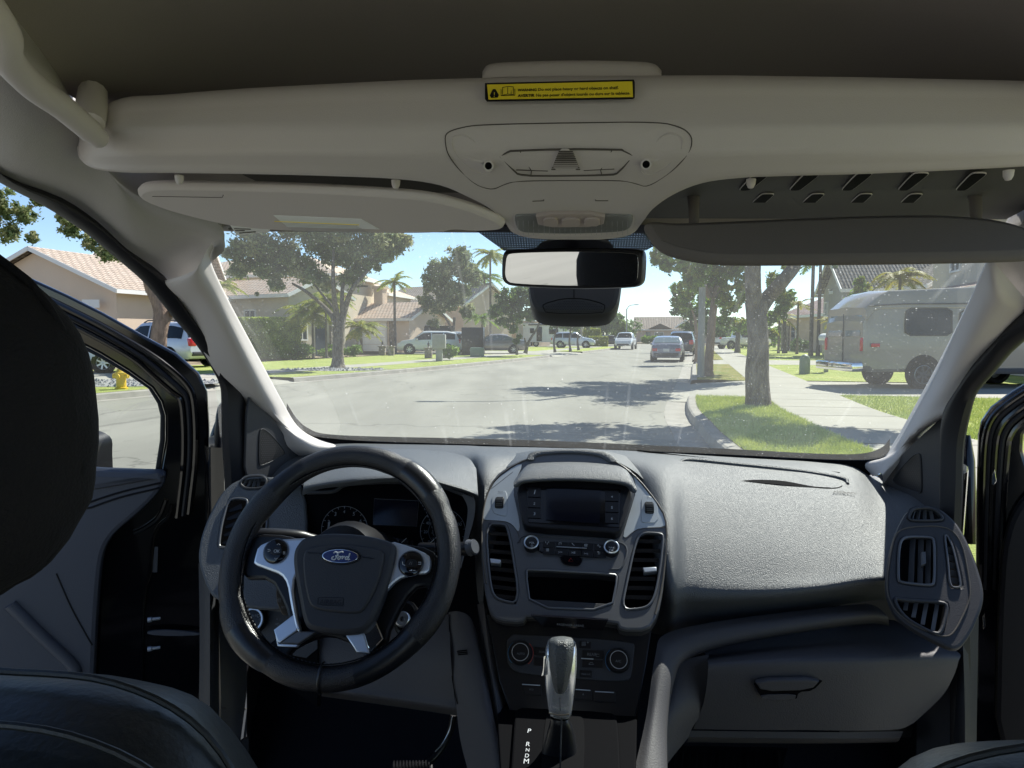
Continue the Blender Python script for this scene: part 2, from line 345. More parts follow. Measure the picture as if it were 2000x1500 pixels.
# speaker pockets each side of the switch plate
for pts, hc in (([(880, 268), (905, 262), (925, 275), (958, 310), (964, 335), (945, 342), (910, 325), (885, 295)], (954, 324)), ([(1335, 268), (1310, 258), (1290, 268), (1255, 305), (1250, 338), (1275, 342), (1310, 322), (1332, 292)], (1262, 321))):
    b = MB(); c = sum((F3(*p, 0) for p in pts), Vector()) / len(pts); o = chaikin([F3(*p, .0006) for p in pts], 2)
    hp = F3(*hc, 0) + Vector((0, .004, 0)); n = len(o); mid = [q.lerp(hp, .5) + Vector((0, -.0035, -.001)) for q in o]; inn = [q.lerp(hp, .85) + Vector((0, -.007, -.002)) for q in o]; b.grid([[*r, r[0]] for r in (o, mid, inn)], M_light)
    b.tube(o, .0007, M_light, 6, True)
    b.rev(F3(*hc, .0), F3(*hc, .01) - F3(*hc, 0), [(-.001, .0062), (.0092, .0058), (.0092, .0040)], M_light, 20)
    b.rev(F3(*hc, .0), F3(*hc, .01) - F3(*hc, 0), [(.0090, .0048), (.0091, 0)], M_void, 16); b.build('microphone', shelf)
b = MB(); groove(b, [(967, 296), (1005, 334), (1012, 341), (1045, 344), (1195, 342), (1208, 338), (1245, 293), (1105, 291)], closed=True, sm=1, r=.0011); groove(b, [(1015, 294), (1038, 334), (1037, 341)], sm=0); groove(b, [(1196, 292), (1173, 332), (1175, 341)], sm=0)
groove(b, [(1008, 332), (1070, 334)], sm=0); groove(b, [(1140, 333), (1200, 330)], sm=0); b.build('switch_plate', shelf)
b = MB(); skin(b, [(1092, 292), (1115, 292), (1135, 334), (1075, 334)], M_light, .003)
for k in range(11):
    y = 296 + k * 3.5; h = 13 + (y - 293) * .40; b.tube([F3(1105 - h, y, .0036), F3(1105 + h, y, .0036)], .0007, M_line, 5)
b.build('speaker_grille', shelf)
b = MB(); groove(b, [(1040, 393), (1062, 392), (1062, 390)], sm=0); b.build('clip_slot', shelf); b = MB(); groove(b, [(1188, 392), (1163, 392), (1163, 390)], sm=0); b.build('clip_slot', shelf)
# dome lamp
PLm = P3((1120, 420, .915), (1010, 452, .955), (1230, 452, .955))
lamp = MB(); lamp.plate(PLm, [(1000, 424), (1010, 417), (1120, 414), (1232, 417), (1242, 424), (1236, 448), (1218, 458), (1120, 463), (1022, 460), (1006, 452)], M_light, t=.008, h=.003, bev=.002, sm=2); lamp = lamp.build('dome_lamp', shelf)
b = MB(); b.plate(PLm, [(1004, 425), (1012, 420), (1230, 420), (1238, 426), (1232, 446), (1215, 454), (1120, 458), (1025, 456), (1010, 450)], M_lens, t=.006, h=.0055, bev=.002, sm=2)
for k in range(22): x = 1012 + k * 10.2; b.bar(PLm.at(*PLm.uv(x, 424), .0052), PLm.at(*PLm.uv(x, 452), .0052), .0006, .0006, M_lbt, PLm.n)
b.build('lamp_lens', shelf)
b = MB(); b.plate(PLm, [(1045, 418), (1183, 418), (1178, 444), (1052, 445)], M_rock, t=.006, h=.0085, bev=.0015, sm=1); b.build('switch_panel', shelf)
for x0, x1 in ((1061, 1090), (1097, 1133), (1141, 1171)):
    b = MB(); b.plate(PLm, [(x0, 428), (x1, 428), (x1, 443), (x0, 443)], M_rock, t=.004, h=.0115, bev=.0012, sm=1); b.build('lamp_button', shelf)
# warning sticker
PSt = P3((948, 165, .7525), (1238, 160, .7525), (1100, 200, .7465)); st = MB()
st.plate(PSt, [(947, 162), (1238, 155), (1240, 160), (1240, 190), (1236, 193), (951, 198), (947, 193)], M_blk, t=.0008, h=.0012, bev=.0002)
st.plate(PSt, [(951, 165), (1235, 158.5), (1236.5, 189), (954, 194)], M_yel, t=.0008, h=.0017, bev=.0002)
st.plate(PSt, [(965, 169), (977, 190), (954, 191)], M_blk, t=.0006, h=.0021, bev=.0001, sm=1); st.text(PSt, '!', (964.3, 189), (966.0, 189), M_yel, h=.0025)
for q in ([(982, 173), (982, 188), (992, 186), (992, 171), (982, 173)], [(993, 171), (1003, 172), (1003, 187), (993, 186)], [(979, 177), (979, 189), (1006, 188), (1006, 176)]):
    st.tube([PSt.at(*PSt.uv(*p), .002) for p in q], .0004, M_blk, 4)
st.text(PSt, 'i', (997.4, 184), (998.7, 184), M_blk, h=.0023)
st.text(PSt, 'WARNING', (1011, 178.3), (1048, 177.5), M_blk, h=.0023, font=.035); st.text(PSt, 'Do not place heavy or hard objects on shelf.', (1051, 177.4), (1208, 173.6), M_blk, h=.0023, font=.018)
st.text(PSt, 'AVERTIR', (1011, 189.5), (1044, 188.7), M_blk, h=.0023, font=.035); st.text(PSt, "Ne pas poser d'object lourds ou durs sur la tablette.", (1047, 188.6), (1231, 184.2), M_blk, h=.0023, font=.018)
st.build('warning_sticker', shelf, ang=30)
# ---- sun visors
def visor(out, dn, t, name, vm=M_vis):
    pl = P3(*dn); b = MB(); b.plate(pl, out, vm, t=t, h=t / 2, bev=t * .48, sm=3)
    # more rounded edge: bevel resolution comes from the plate; a seam line runs along the edge
    return pl, b.build(name, van, ang=60)
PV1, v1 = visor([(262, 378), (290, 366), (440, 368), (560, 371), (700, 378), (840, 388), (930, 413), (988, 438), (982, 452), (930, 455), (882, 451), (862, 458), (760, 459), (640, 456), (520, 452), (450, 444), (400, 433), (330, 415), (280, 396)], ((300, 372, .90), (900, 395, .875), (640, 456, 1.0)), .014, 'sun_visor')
b = MB(); b.plate(PV1, [(534, 421), (705, 428), (741, 448), (562, 444)], M_lbl, t=.0006, h=.0076, bev=.0001)
for k in range(7):
    x0 = 545 + k * 4.3 + 4; y = 425.3 + k * 2.6; b.tube([PV1.at(*PV1.uv(x0, y), .0079), PV1.at(*PV1.uv(x0 + 150, y + 5.5), .0079)], .0003, M_lbt, 4)
b.tube([PV1.at(*PV1.uv(538, 422.3), .0079), PV1.at(*PV1.uv(703, 429), .0079)], .0006, M_yel, 4); b.build('visor_label', v1)
b = MB(); b.tube([PV1.at(*PV1.uv(x, y), .0072) for x, y in ((300, 374), (436, 376), (438, 371))], .0005, M_line, 5); b.build('seam', v1)
PV2, v2 = visor([(1254, 432), (1280, 427), (1315, 432), (1500, 424), (1700, 416), (1830, 414), (1930, 421), (1985, 432), (2060, 462), (2070, 492), (2000, 500), (1800, 504), (1500, 508), (1400, 507), (1350, 500), (1300, 488), (1272, 466)], ((1300, 430, .935), (1900, 420, .92), (1640, 505, .893)), .018, 'sun_visor', M_vis_shade)
v2['label'] = 'passenger sun visor with shade painted into its vinyl colour'
b = MB(); b.tube([PV2.at(*PV2.uv(x, y), .0088) for x, y in ((1290, 478), (1330, 492), (1375, 500))], .0004, M_line, 5); b.build('seam', v2)
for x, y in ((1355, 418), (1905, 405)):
    b = MB(); p = Y(x, y, .955); b.tube([p + Vector((0, .01, .03)), p + Vector((0, 0, .006)), p - Vector((0, .004, .02))], [.009, .0072, .0065], M_vis_shade, 10); b.build('visor_clip', v2)
# ---- grab handle
b = MB(); b.tube(spline([Y(x, y, d) for x, y, d in ((-60, -40, .50), (5, 60, .53), (12, 110, .55), (60, 165, .60), (120, 208, .655), (170, 250, .70), (190, 268, .72), (185, 262, .75))], 5), [.013] * 5 + [.0128] * 22 + [.011] * 9, M_light, 14); b.build('grab_handle', van)
b = MB(); b.tube([Y(178, 240, .74), Y(180, 208, .755), Y(182, 180, .77)], [.014, .0165, .015], M_light, 12); b.build('handle_mount', van)
# ---- windshield
def mirx(rows, d): return rows
b = MB(); nb = 9; rb = []
bx = [430, 575, 700, 850, 1000, 1200, 1400, 1600, 1740, 1860]; by = [846, 850, 862, 868, 874, 882, 890, 900, 904, 908]
bot = [Y(x, y + 8, 1.70 + .07 * (1 - ((x - 1130) / 600) ** 2)) for x, y in zip(bx, by)]
tx = [360, 470, 600, 760, 920, 1150, 1400, 1640, 1830, 1990]; ty = [415, 425, 425, 425, 425, 425, 432, 440, 455, 465]
top = [Y(x, y, 1.06 + .06 * (1 - ((x - 1130) / 800) ** 2)) for x, y in zip(tx, ty)]
rows = [bot, [p.lerp(q, .35) + Vector((0, .012, .012)) for p, q in zip(bot, top)], [p.lerp(q, .7) + Vector((0, .010, .010)) for p, q in zip(bot, top)], top]
ws = b.patch(rows, M_ws, 4).build('windshield', van, ang=0); 
for p_ in ws.data.polygons: p_.use_smooth = True
def wsp(x, y, o=.004):    # point on the glass plane seen at a pixel, o towards the eye
    P = Pl(bot[5], top[5], bot[6] + (top[6] - top[5]) * 0); 
    d = lray(x, y); n = PWS.n; return CAM + d * ((PWS.o + n * o - CAM).dot(n) / d.dot(n))
PWS = Pl(bot[5], bot[3], top[5])
fr = [(560, 800), (578, 828), (600, 848), (640, 861), (760, 866), (900, 869), (1100, 875), (1300, 884), (1450, 891), (1600, 899), (1680, 899), (1720, 888), (1738, 870)]
b = MB()
def frp(x, y, k=0): return Y(x, y, 1.685 + .07 * (1 - ((x - 1130) / 600) ** 2) - k)
c1 = spline([frp(x, y - 13, -.004) for x, y in fr], 5); c2 = spline([frp(x, y + 8, .006) for x, y in fr], 5); b.grid([c1, c2, [p + Vector((0, .0, -.03)) for p in c2]], M_void); b.build('windshield_gasket', ws)
b = MB(); PW = P3((1000, 450, 1.09), (1240, 450, 1.09), (1115, 560, 1.24)); b.plate(PW, [(915, 440), (1285, 440), (1283, 478), (1262, 489), (1245, 492), (1060, 492), (985, 490)], M_dots, t=.0006, h=0, bev=0); b.build('frit_band', ws, ang=0)
b = MB(); PW2 = P3((455, 445, 1.08), (525, 455, 1.085), (470, 470, 1.10)); b.plate(PW2, [(448, 438), (530, 438), (526, 453), (462, 459)], M_lbl, t=.0006, h=0, bev=0)
for k, (a_, c_) in enumerate((((458, 447), (490, 448)), ((460, 451), (478, 450.5)), ((468, 455.5), (500, 453)))): b.tube([PW2.hit(*a_) - Vector((0, .001, 0)), PW2.hit(*c_) - Vector((0, .001, 0))], .0009, M_line, 4)
b.build('inspection_sticker', ws, ang=0)
# ---- rear view mirror
PM = P3((985, 490, 1.095), (1250, 490, 1.115), (1115, 562, 1.085))
PM = Pl(PM.o, None, n=Vector((-math.sin(R_(20.5)) * .985, -math.cos(R_(20.5)) * .985, -.14)))
b = MB(); mo = [(979, 494), (990, 487), (1120, 484), (1244, 487), (1256, 494), (1254, 545), (1250, 556), (1238, 563), (1120, 566), (995, 560), (982, 552), (977, 540)]
b.plate(PM, mo, M_blk, t=.026, h=.004, bev=.006, sm=2); mir = b.build('rear_view_mirror', van)
b = MB(); b.plate(PM, [(989, 500), (998, 494), (1120, 491), (1236, 494), (1247, 500), (1246, 542), (1240, 552), (1230, 556), (1120, 559), (1000, 554), (990, 548), (986, 535)], M_mirror, t=.001, h=.0058, bev=.0002, sm=2); b.build('mirror_glass', mir)
b = MB(); b.patch([[Y(x, y, d) for x, y in r] for d, r in ((1.10, ((1062, 470), (1090, 466), (1120, 465), (1160, 466), (1188, 470))), (1.13, ((1050, 482), (1085, 474), (1120, 473), (1165, 474), (1200, 484))), (1.14, ((1040, 495), (1085, 490), (1120, 490), (1165, 490), (1210, 495))))], M_blk, 4); b.tube([Y(1118, 495, 1.16), Y(1115, 520, 1.12)], .014, M_blk, 12); b.build('mirror_stem', mir)
PSn = P3((1035, 570, 1.22), (1210, 570, 1.22), (1120, 612, 1.20)); sn = MB()
sn.plate(PSn, [(1030, 545), (1216, 545), (1212, 575), (1206, 596), (1192, 611), (1170, 615), (1120, 616), (1065, 613), (1044, 606), (1034, 585)], M_sens, t=.05, h=.0, bev=.010, sm=2)
sn.tube([PSn.at(*PSn.uv(1121, 565), .0006), PSn.at(*PSn.uv(1121, 582), .0006)], .0006, M_void, 5)
sn.tube(chaikin([PSn.at(*PSn.uv(*q), .0004) for q in ((1060, 594), (1100, 583), (1140, 583), (1181, 594), (1181, 604), (1176, 612), (1068, 612), (1062, 604))], 1), .0006, M_void, 5, True)
for i in range(24):
    for j in range(8):
        x = 1067 + i * 4.7 + (j % 2) * 2.3; y = 586.5 + j * 3.1
        if y < 585 + abs(x - 1121) * .24 or x > 1176: continue
        q = PSn.at(*PSn.uv(x, y), .0007); r = .00105; sn.add([q + PSn.u * r * a_ + PSn.v * r * c_ for a_, c_ in ((-1, 0), (0, -.8), (1, 0), (0, .8))], [(0, 1, 2, 3)], M_void)
sn.build('sensor_housing', mir)
# ---- side pillars, upper fabric and lower plastic, door seals
def pillar(side):
    if side < 0:
        B_ = [(-260, 170), (-120, 245), (0, 340), (120, 388), (192, 436), (248, 488), (320, 540), (356, 585)]; T_ = [(-260, -150, .42), (-130, -60, .50), (0, 60, .60), (140, 200, .76), (205, 325, .86), (300, 392, .97), (425, 436, 1.06), (440, 480, 1.10)]
        Bp = [X(x, y, -.715) for x, y in B_]; Tp = [Y(x, y, d) for x, y, d in T_]
        E_ = [((425, 436, 1.06), (390, 520), (320, 540)), ((408, 470, 1.07), (380, 535), (322, 543))]
        I = [(410, 478, 1.075), (404, 505, 1.10), (437, 578, 1.21), (497, 690, 1.38), (548, 785, 1.535), (578, 834, 1.63), (612, 858, 1.67), (660, 872, 1.69), (640, 880, 1.69)]
        O = [(332, 546), (338, 558), (378, 605), (430, 696), (462, 745), (482, 775), (500, 800), (560, 870), (590, 895)]
        M = [(378, 528), (380, 545), (412, 595), (470, 697), (510, 770), (535, 808), (565, 838), (612, 872), (618, 890)]
        SO = [(-260, 190), (-120, 268), (0, 356), (84, 400), (160, 448), (224, 500), (288, 556), (340, 620), (384, 672), (416, 720), (432, 754), (435, 790), (436, 860), (442, 960), (443, 1100), (443, 1300), (443, 1560)]
        SI = [(-260, 160), (-120, 238), (0, 338), (120, 386), (192, 434), (248, 486), (320, 538), (368, 608), (420, 676), (460, 728), (478, 768), (484, 830), (484, 880), (490, 960), (490, 1100), (490, 1300), (490, 1560)]
    else:
        B_ = [(2260, 420), (2130, 500), (2020, 585), (1998, 604), (1975, 640)]; T_ = [(2300, 60, .62), (2200, 250, .80), (2080, 400, .93), (1940, 480, 1.06), (1925, 530, 1.10)]
        Bp = [X(x, y, .715) for x, y in B_]; Tp = [Y(x, y, d) for x, y, d in T_]
        I = [(1935, 505, 1.06), (1925, 530, 1.08), (1897, 592, 1.18), (1832, 720, 1.38), (1785, 805, 1.53), (1752, 862, 1.63), (1728, 893, 1.67), (1690, 905, 1.69), (1705, 930, 1.66)]
        O = [(1998, 600), (1990, 612), (1968, 636), (1908, 702), (1866, 765), (1846, 795), (1836, 820), (1775, 880), (1725, 945)]
        M = [(1965, 540), (1950, 575), (1930, 615), (1870, 710), (1822, 790), (1795, 835), (1770, 868), (1742, 900), (1722, 925)]
        SO = [(2260, 520), (2130, 590), (2000, 664), (1940, 728), (1910, 762), (1898, 790), (1887, 835), (1880, 880), (1878, 960), (1874, 1080), (1890, 1150), (1895, 1300), (1895, 1560)]
        SI = [(2260, 420), (2130, 500), (1995, 602), (1966, 636), (1907, 702), (1865, 765), (1846, 795), (1838, 825), (1836, 880), (1838, 960), (1850, 1100), (1858, 1300), (1858, 1560)]
    sx = .715 * side
    b = MB(); nT = len(Tp) - 1; kk = [min(1, max(0, nT - 1 - i) / 2.) for i in range(nT + 1)]; mid = [(p + q) / 2 + Vector((-side * .035, 0, -.005)) * k for p, q, k in zip(Bp, Tp, kk)]; q1 = [(p * 3 + q) / 4 + Vector((-side * .028, 0, -.01)) * k for p, q, k in zip(Bp, Tp, kk)]; q3 = [(p + q * 3) / 4 + Vector((-side * .02, 0, .0)) * k for p, q, k in zip(Bp, Tp, kk)]
    b.patch([Bp, q1, mid, q3, Tp, [p + Vector((side * .03, .01, .05)) for p in Tp], [p + Vector((side * .06, .01, .14)) for p in Tp]], M_pcl, 4).build('roof_rail_trim', van)
    b = MB(); O = [(x + side * 24, y + 6) if k < 6 else (x, y) for k, (x, y) in enumerate(O)]; Op = [X(x, y, sx * 1.01) if k < 6 else Y(x, y, 1.5 + .06 * (k - 6)) for k, (x, y) in enumerate(O)]; Ip = [Y(*q) for q in I]
    Mp = []
    for k, (x, y) in enumerate(M): Mp.append(Y(x, y, (Op[k].y * .5 + Ip[k].y * .5) - .035))
    pt = b.patch([Op, Mp, Ip, [p + Vector((side * .01, .03, 0)) for p in Ip]], M_light, 5).build('windshield_pillar_trim', van)
    b = MB(); A_ = [X(x, y, sx * 1.015) for x, y in SO]; C_ = [X(x, y, sx * .985) for x, y in SI]; md = [(p + q) / 2 + Vector((-side * .016, 0, -.006)) for p, q in zip(A_, C_)]
    b.patch([[CAM + (p - CAM) * 1.06 for p in A_], A_, md, C_], M_rub, 3).build('door_seal', van)
    b = MB()
    if side < 0: pp = ((470, 768, 1.40), (560, 880, 1.56), (475, 960, 1.42)); out = [(484, 772), (500, 790), (530, 812), (575, 880), (600, 900), (560, 925), (520, 935), (478, 950)]; gr = [(506, 842), (512, 836), (528, 848), (545, 868), (557, 884), (553, 890), (510, 910), (505, 906)]
    else: pp = ((1846, 800, 1.40), (1770, 890, 1.55), (1850, 990, 1.40)); out = [(1846, 800), (1832, 822), (1768, 880), (1715, 942), (1745, 1000), (1815, 1045), (1850, 1060)]; gr = [(1799, 886), (1789, 886), (1770, 904), (1750, 928), (1745, 940), (1752, 947), (1797, 964), (1801, 958)]
    P = P3(*pp); sp = b.plate(P, out, M_dash2, t=.006, h=0, bev=.001, sm=1).build('speaker_panel', van)
    b = MB(); b.plate(P, gr, M_blk, t=.003, h=.0015, bev=.0006, sm=2); b.tube(chaikin([P.at(*P.uv(*q), .0012) for q in gr], 2), .0011, M_dash2, 6, True)
    xs = [q[0] for q in gr]; ys = [q[1] for q in gr]
    for i in range(14):
        for j in range(18):
            x = min(xs) + 3 + i * 4 + (j % 2) * 2; y = min(ys) + 3 + j * 4.2
            if side < 0: ok = 508 < x and y > 840 + (x - 510) * .95 and y < 905 - (x - 510) * .38 and x < 550
            else: ok = x < 1797 and y > 890 + (1797 - x) * .95 and y < 960 - (1797 - x) * .42
            if ok: q = P.at(*P.uv(x, y), .0018); r = .0011; b.add([q + P.u * r * a_ + P.v * r * c_ for a_, c_ in ((-1, -1), (1, -1), (1, 1), (-1, 1))], [(0, 1, 2, 3)], M_knee)
    b.build('speaker_grille', sp)
pillar(-1); pillar(1)
# ---- left front door, swung open: frame, pane, trim panel
def opendoor(hx, hy, a, name_pts):
    n = Vector((math.cos(a) * (1 if hx < 0 else -1), -math.sin(a), 0)); return Pl(Vector((hx, hy, 0)), None, None, n=n)
PD = Pl(Vector((-.86, 1.50, 0)), Vector((0, 0, 0)), n=Vector((math.cos(R_(62)), -math.sin(R_(62)), 0)))
door = MB()
outer = [(-420, 330), (-100, 470), (130, 575), (200, 610), (280, 655), (345, 690), (388, 728), (405, 765), (409, 830), (409, 1000), (404, 1560), (-420, 1560)]
hole = [(-400, 470), (0, 590), (150, 668), (196, 692), (250, 725), (296, 758), (314, 785), (322, 812), (322, 860), (312, 922), (200, 935), (-400, 940)]
door.plate(PD, outer, M_paint, t=.02, h=0, bev=.006, holes=[hole]); dr = door.build('door', van)
b = MB()
for off, r, m, h in (((10, 10), .007, M_paint, .004), ((22, 22), .006, M_rub, .004), ((33, 34), .006, M_paint, .006)):
    pts = [(-420, 340), (-100, 480), (130, 590), (200, 625), (275, 668), (332, 700), (372, 735), (388, 768), (393, 830), (392, 900), (380, 1000)]
    pts = [(x - off[0] * (.3 if i < 5 else 1), y + off[1] * (1 if i < 7 else .3)) for i, (x, y) in enumerate(pts)]
    b.tube(chaikin([PD.at(*PD.uv(*q), h) for q in pts], 2, False), r, m, 8)
b.build('weather_strip', dr)
b = MB(); b.plate(PD, [(-400, 470), (0, 590), (150, 668), (196, 692), (250, 725), (296, 758), (314, 785), (322, 812), (322, 860), (312, 925), (200, 940), (-400, 940)], M_rub, t=.012, h=.006, bev=.003, holes=[[(-390, 500), (0, 605), (150, 676), (196, 700), (250, 732), (290, 760), (307, 788), (313, 812), (312, 860), (303, 918), (200, 930), (-390, 935)]]); b.build('window_frame', dr)
b = MB(); b.plate(PD, hole, M_win, t=.0005, h=-.01, bev=0); b.build('window_pane', dr)
tp = [(-420, 926), (0, 922), (180, 921), (314, 918), (324, 926), (322, 945), (300, 975), (262, 1010), (225, 1040), (205, 1070), (197, 1110), (190, 1200), (184, 1330), (178, 1560), (-420, 1560)]
b = MB(); b.plate(PD, tp, M_pnl, t=.03, h=.035, bev=.010, sm=2)
for q in ([(-400, 985), (150, 990), (230, 962), (314, 943)], [(-400, 998), (150, 1002), (230, 972), (312, 953)]): b.tube(chaikin([PD.at(*PD.uv(x, y, .035), .0352) for x, y in q], 2, False), .0025, M_rub, 6)
b.tube(chaikin([PD.at(*PD.uv(x, y, .035), .036) for x, y in ((20, 1180), (80, 1240), (135, 1290), (150, 1310), (140, 1340), (60, 1360), (-200, 1370))], 3, False), .012, M_pnl, 10)
b.tube(chaikin([PD.at(*PD.uv(x, y, .035), .0355) for x, y in ((110, 1120), (140, 1190), (180, 1260))], 3, False), .0015, M_rub, 6); b.build('door_panel', dr)
b = MB(); b.plate(PD, [(-420, 905), (0, 905), (180, 918), (300, 922), (322, 926), (322, 935), (150, 965), (-420, 975)], M_pnl, t=.05, h=.05, bev=.014, sm=1); b.build('window_sill', dr)
# hinge-side details on black paint: bolts, check strap, ridge lines
b = MB(); b.tube(chaikin([PD.at(*PD.uv(x, y), .004) for x, y in ((335, 985), (330, 1010), (310, 1025), (298, 1050), (295, 1120), (284, 1145), (280, 1200), (277, 1330))], 2, False), .0035, M_paint, 8)
b.tube(chaikin([PD.at(*PD.uv(x, y), .004) for x, y in ((325, 975), (312, 1010), (285, 1030), (262, 1040))], 2, False), .006, M_paint, 8)
b.plate(PD, [(302, 1068), (309, 1068), (307, 1118), (297, 1118)], M_gry2, t=.002, h=.004, bev=.0005)
b.plate(PD, [(365, 955), (378, 950), (380, 975), (370, 985), (360, 975)], M_gloss, t=.004, h=.006, bev=.001, sm=2); b.build('door_shut_face', dr)
for y in (1210, 1267):
    b = MB(); c = PD.hit(292, y); b.rev(c, PD.u, [(-.004, .006), (.004, .006), (.006, .004), (.022, .0035), (.023, 0)], M_silv, 12); b.build('hinge_bolt', dr)
b = MB(); b.plate(PD, [(288, 1233), (330, 1230), (392, 1236), (392, 1241), (340, 1243), (288, 1240)], M_pnl, t=.006, h=.02, bev=.001, sm=1); b.build('check_strap', dr)
# body side behind the hinge, exterior mirror of the left door
b = MB(); b.patch([[Vector((x, y, z)) for z in (-.26, -.5, -.8, -1.25)] for x, y in ((-.745, 1.43), (-.79, 1.44), (-.84, 1.52), (-.86, 1.60))], M_paint, 3); b.build('door_jamb', van); b = MB()
b.patch([[Vector((-x, y, z)) for z in (-.26, -.5, -.8, -1.25)] for x, y in ((-.745, 1.43), (-.79, 1.44), (-.84, 1.52), (-.86, 1.60))], M_paint, 3); b.build('door_jamb', van)
for s_ in (-1, 1): b = MB(); b.grid([[Vector((s_ * .75, y, z)) for z in (zt, -.6, -1.35)] for y, zt in ((1.44, -.15), (1.60, -.24), (1.80, -.37))], M_rub); b.build('cowl_side', van)
b = MB(); p = Y(428, 800, 1.75); b.tube(chaikin([Y(424, 930, 1.72), Y(427, 850, 1.72), Y(432, 800, 1.73), Y(440, 790, 1.75)], 1, False), [.009] * 2 + [.012] * 4, M_blk, 10); b.tube([Y(414, 1000, 1.72), Y(424, 850, 1.73), Y(436, 798, 1.74)], [.02, .018, .008], M_gloss, 10); b.build('mirror_bracket', van)
b = MB(); b.patch([[PD.at(*PD.uv(x, y, -.12), -.12) + Vector((0, dd, 0)) for x, y in r] for dd, r in ((0, ((28, 870), (83, 868), (135, 880), (143, 905), (145, 960))), (.05, ((28, 860), (88, 850), (148, 868), (154, 905), (156, 960))), (.12, ((28, 855), (88, 848), (146, 866), (152, 905), (154, 960))))], M_blk, 4); b.build('side_mirror', dr)
# ---- right front door
PD2 = Pl(Vector((.86, 1.50, 0)), Vector((0, 0, 0)), n=Vector((-math.cos(R_(62)), -math.sin(R_(62)), 0))); b = MB()
b.plate(PD2, [(1905, 1560), (1906, 1000), (1910, 850), (1916, 822), (1935, 795), (1975, 765), (2020, 738), (2200, 640), (2420, 540), (2420, 1560)], M_paint, t=.02, h=0, bev=.006, sm=0, holes=[[(2100, 930), (2010, 920), (1998, 880), (2000, 850), (2020, 820), (2100, 770), (2380, 650), (2380, 930)]]); dr2 = b.build('door', van)
b = MB()
for o, r, m in ((8, .006, M_paint), (20, .005, M_rub), (32, .007, M_paint), (46, .006, M_rub), (60, .006, M_paint)):
    b.tube(chaikin([PD2.at(*PD2.uv(*q), .004) for q in ((2300, 610 + o), (2020, 745 + o), (1972 + o * .4, 775 + o * .8), (1938 + o * .7, 802 + o * .6), (1922 + o * .8, 828 + o * .5), (1914 + o * .9, 870), (1912 + o * .8, 960), (1910 + o * .7, 1150))], 2, False), r, m, 8)
b.build('weather_strip', dr2)
b = MB(); b.plate(PD2, [(1940, 1560), (1950, 1100), (1975, 1000), (2030, 940), (2420, 930), (2420, 1560)], M_rub, t=.03, h=.035, bev=.01, sm=2); b.build('door_panel', dr2)
b = MB(); b.plate(PD2, [(1938, 925), (1943, 915), (1947, 940), (1941, 948), (1936, 945)], M_chr, t=.003, h=.012, bev=.001); b.build('latch_striker', dr2); b = MB(); b.plate(PD2, [(1919, 1205), (1923, 1198), (1925, 1225), (1920, 1230)], M_chr, t=.003, h=.006, bev=.001); b.build('latch_striker', dr2)
b = MB(); b.tube([Y(1890, 1060, 1.70), Y(1885, 900, 1.72), Y(1888, 850, 1.73)], [.02, .02, .008], M_gloss, 10); b.build('mirror_bracket', van)
# ---- seats, close to the camera
def headrest(cx, hw, y0, z0, z1, name, par, mat_, seed):
    b = MB(); rows = []; N = 44; rr = random.Random(seed)
    for j in range(19):
        v = -1 + 2 * j / 18; row = []
        for i in range(N + 1):
            a = 2 * math.pi * i / N; ca, sa = math.cos(a), math.sin(a)
            sq = lambda q, e: math.copysign(abs(q) ** e, q)
            rad = (1 - abs(v) ** 3.6) ** (1 / 2.2) if abs(v) < 1 else 0
            x = cx + hw * sq(ca, .72) * (rad * .88 + .12 * rad ** .3 if rad else 0) * (1 - .34 * max(0, v) ** 2 - .13 * min(0, v) ** 2); y = y0 + .058 * sq(sa, .7) * rad
            q = Vector((x, y, (z0 + z1) / 2 + (z1 - z0) / 2 * v * (1 - .04 * abs(ca))))
            q += Vector((noise.noise(q * 28 + Vector((seed, 0, 0))), 0, noise.noise(q * 31 + Vector((0, seed, 3))))) * .004
            row.append(q)
        rows.append(row)
    b.grid(rows, mat_)
    # piped seam of the cover
    pts = []
    for i in range(60):
        a = 2 * math.pi * i / 60; v = math.copysign(abs(math.sin(a)) ** .7, math.sin(a)); x = cx + (hw - .006) * math.copysign(abs(math.cos(a)) ** .75, math.cos(a)) * (1 - .30 * max(0, v) ** 2 - .12 * min(0, v) ** 2); z = (z0 + z1) / 2 + ((z1 - z0) / 2 - .004) * math.copysign(abs(math.sin(a)) ** .62, math.sin(a))
        q = Vector((x, y0 + .01, z)); q += Vector((noise.noise(q * 60), 0, noise.noise(q * 60 + Vector((5, 5, 5))))) * .004; pts.append(q)
    b.tube(pts, .0035, mat_, 8, True)
    return b.build(name, par, ang=70)
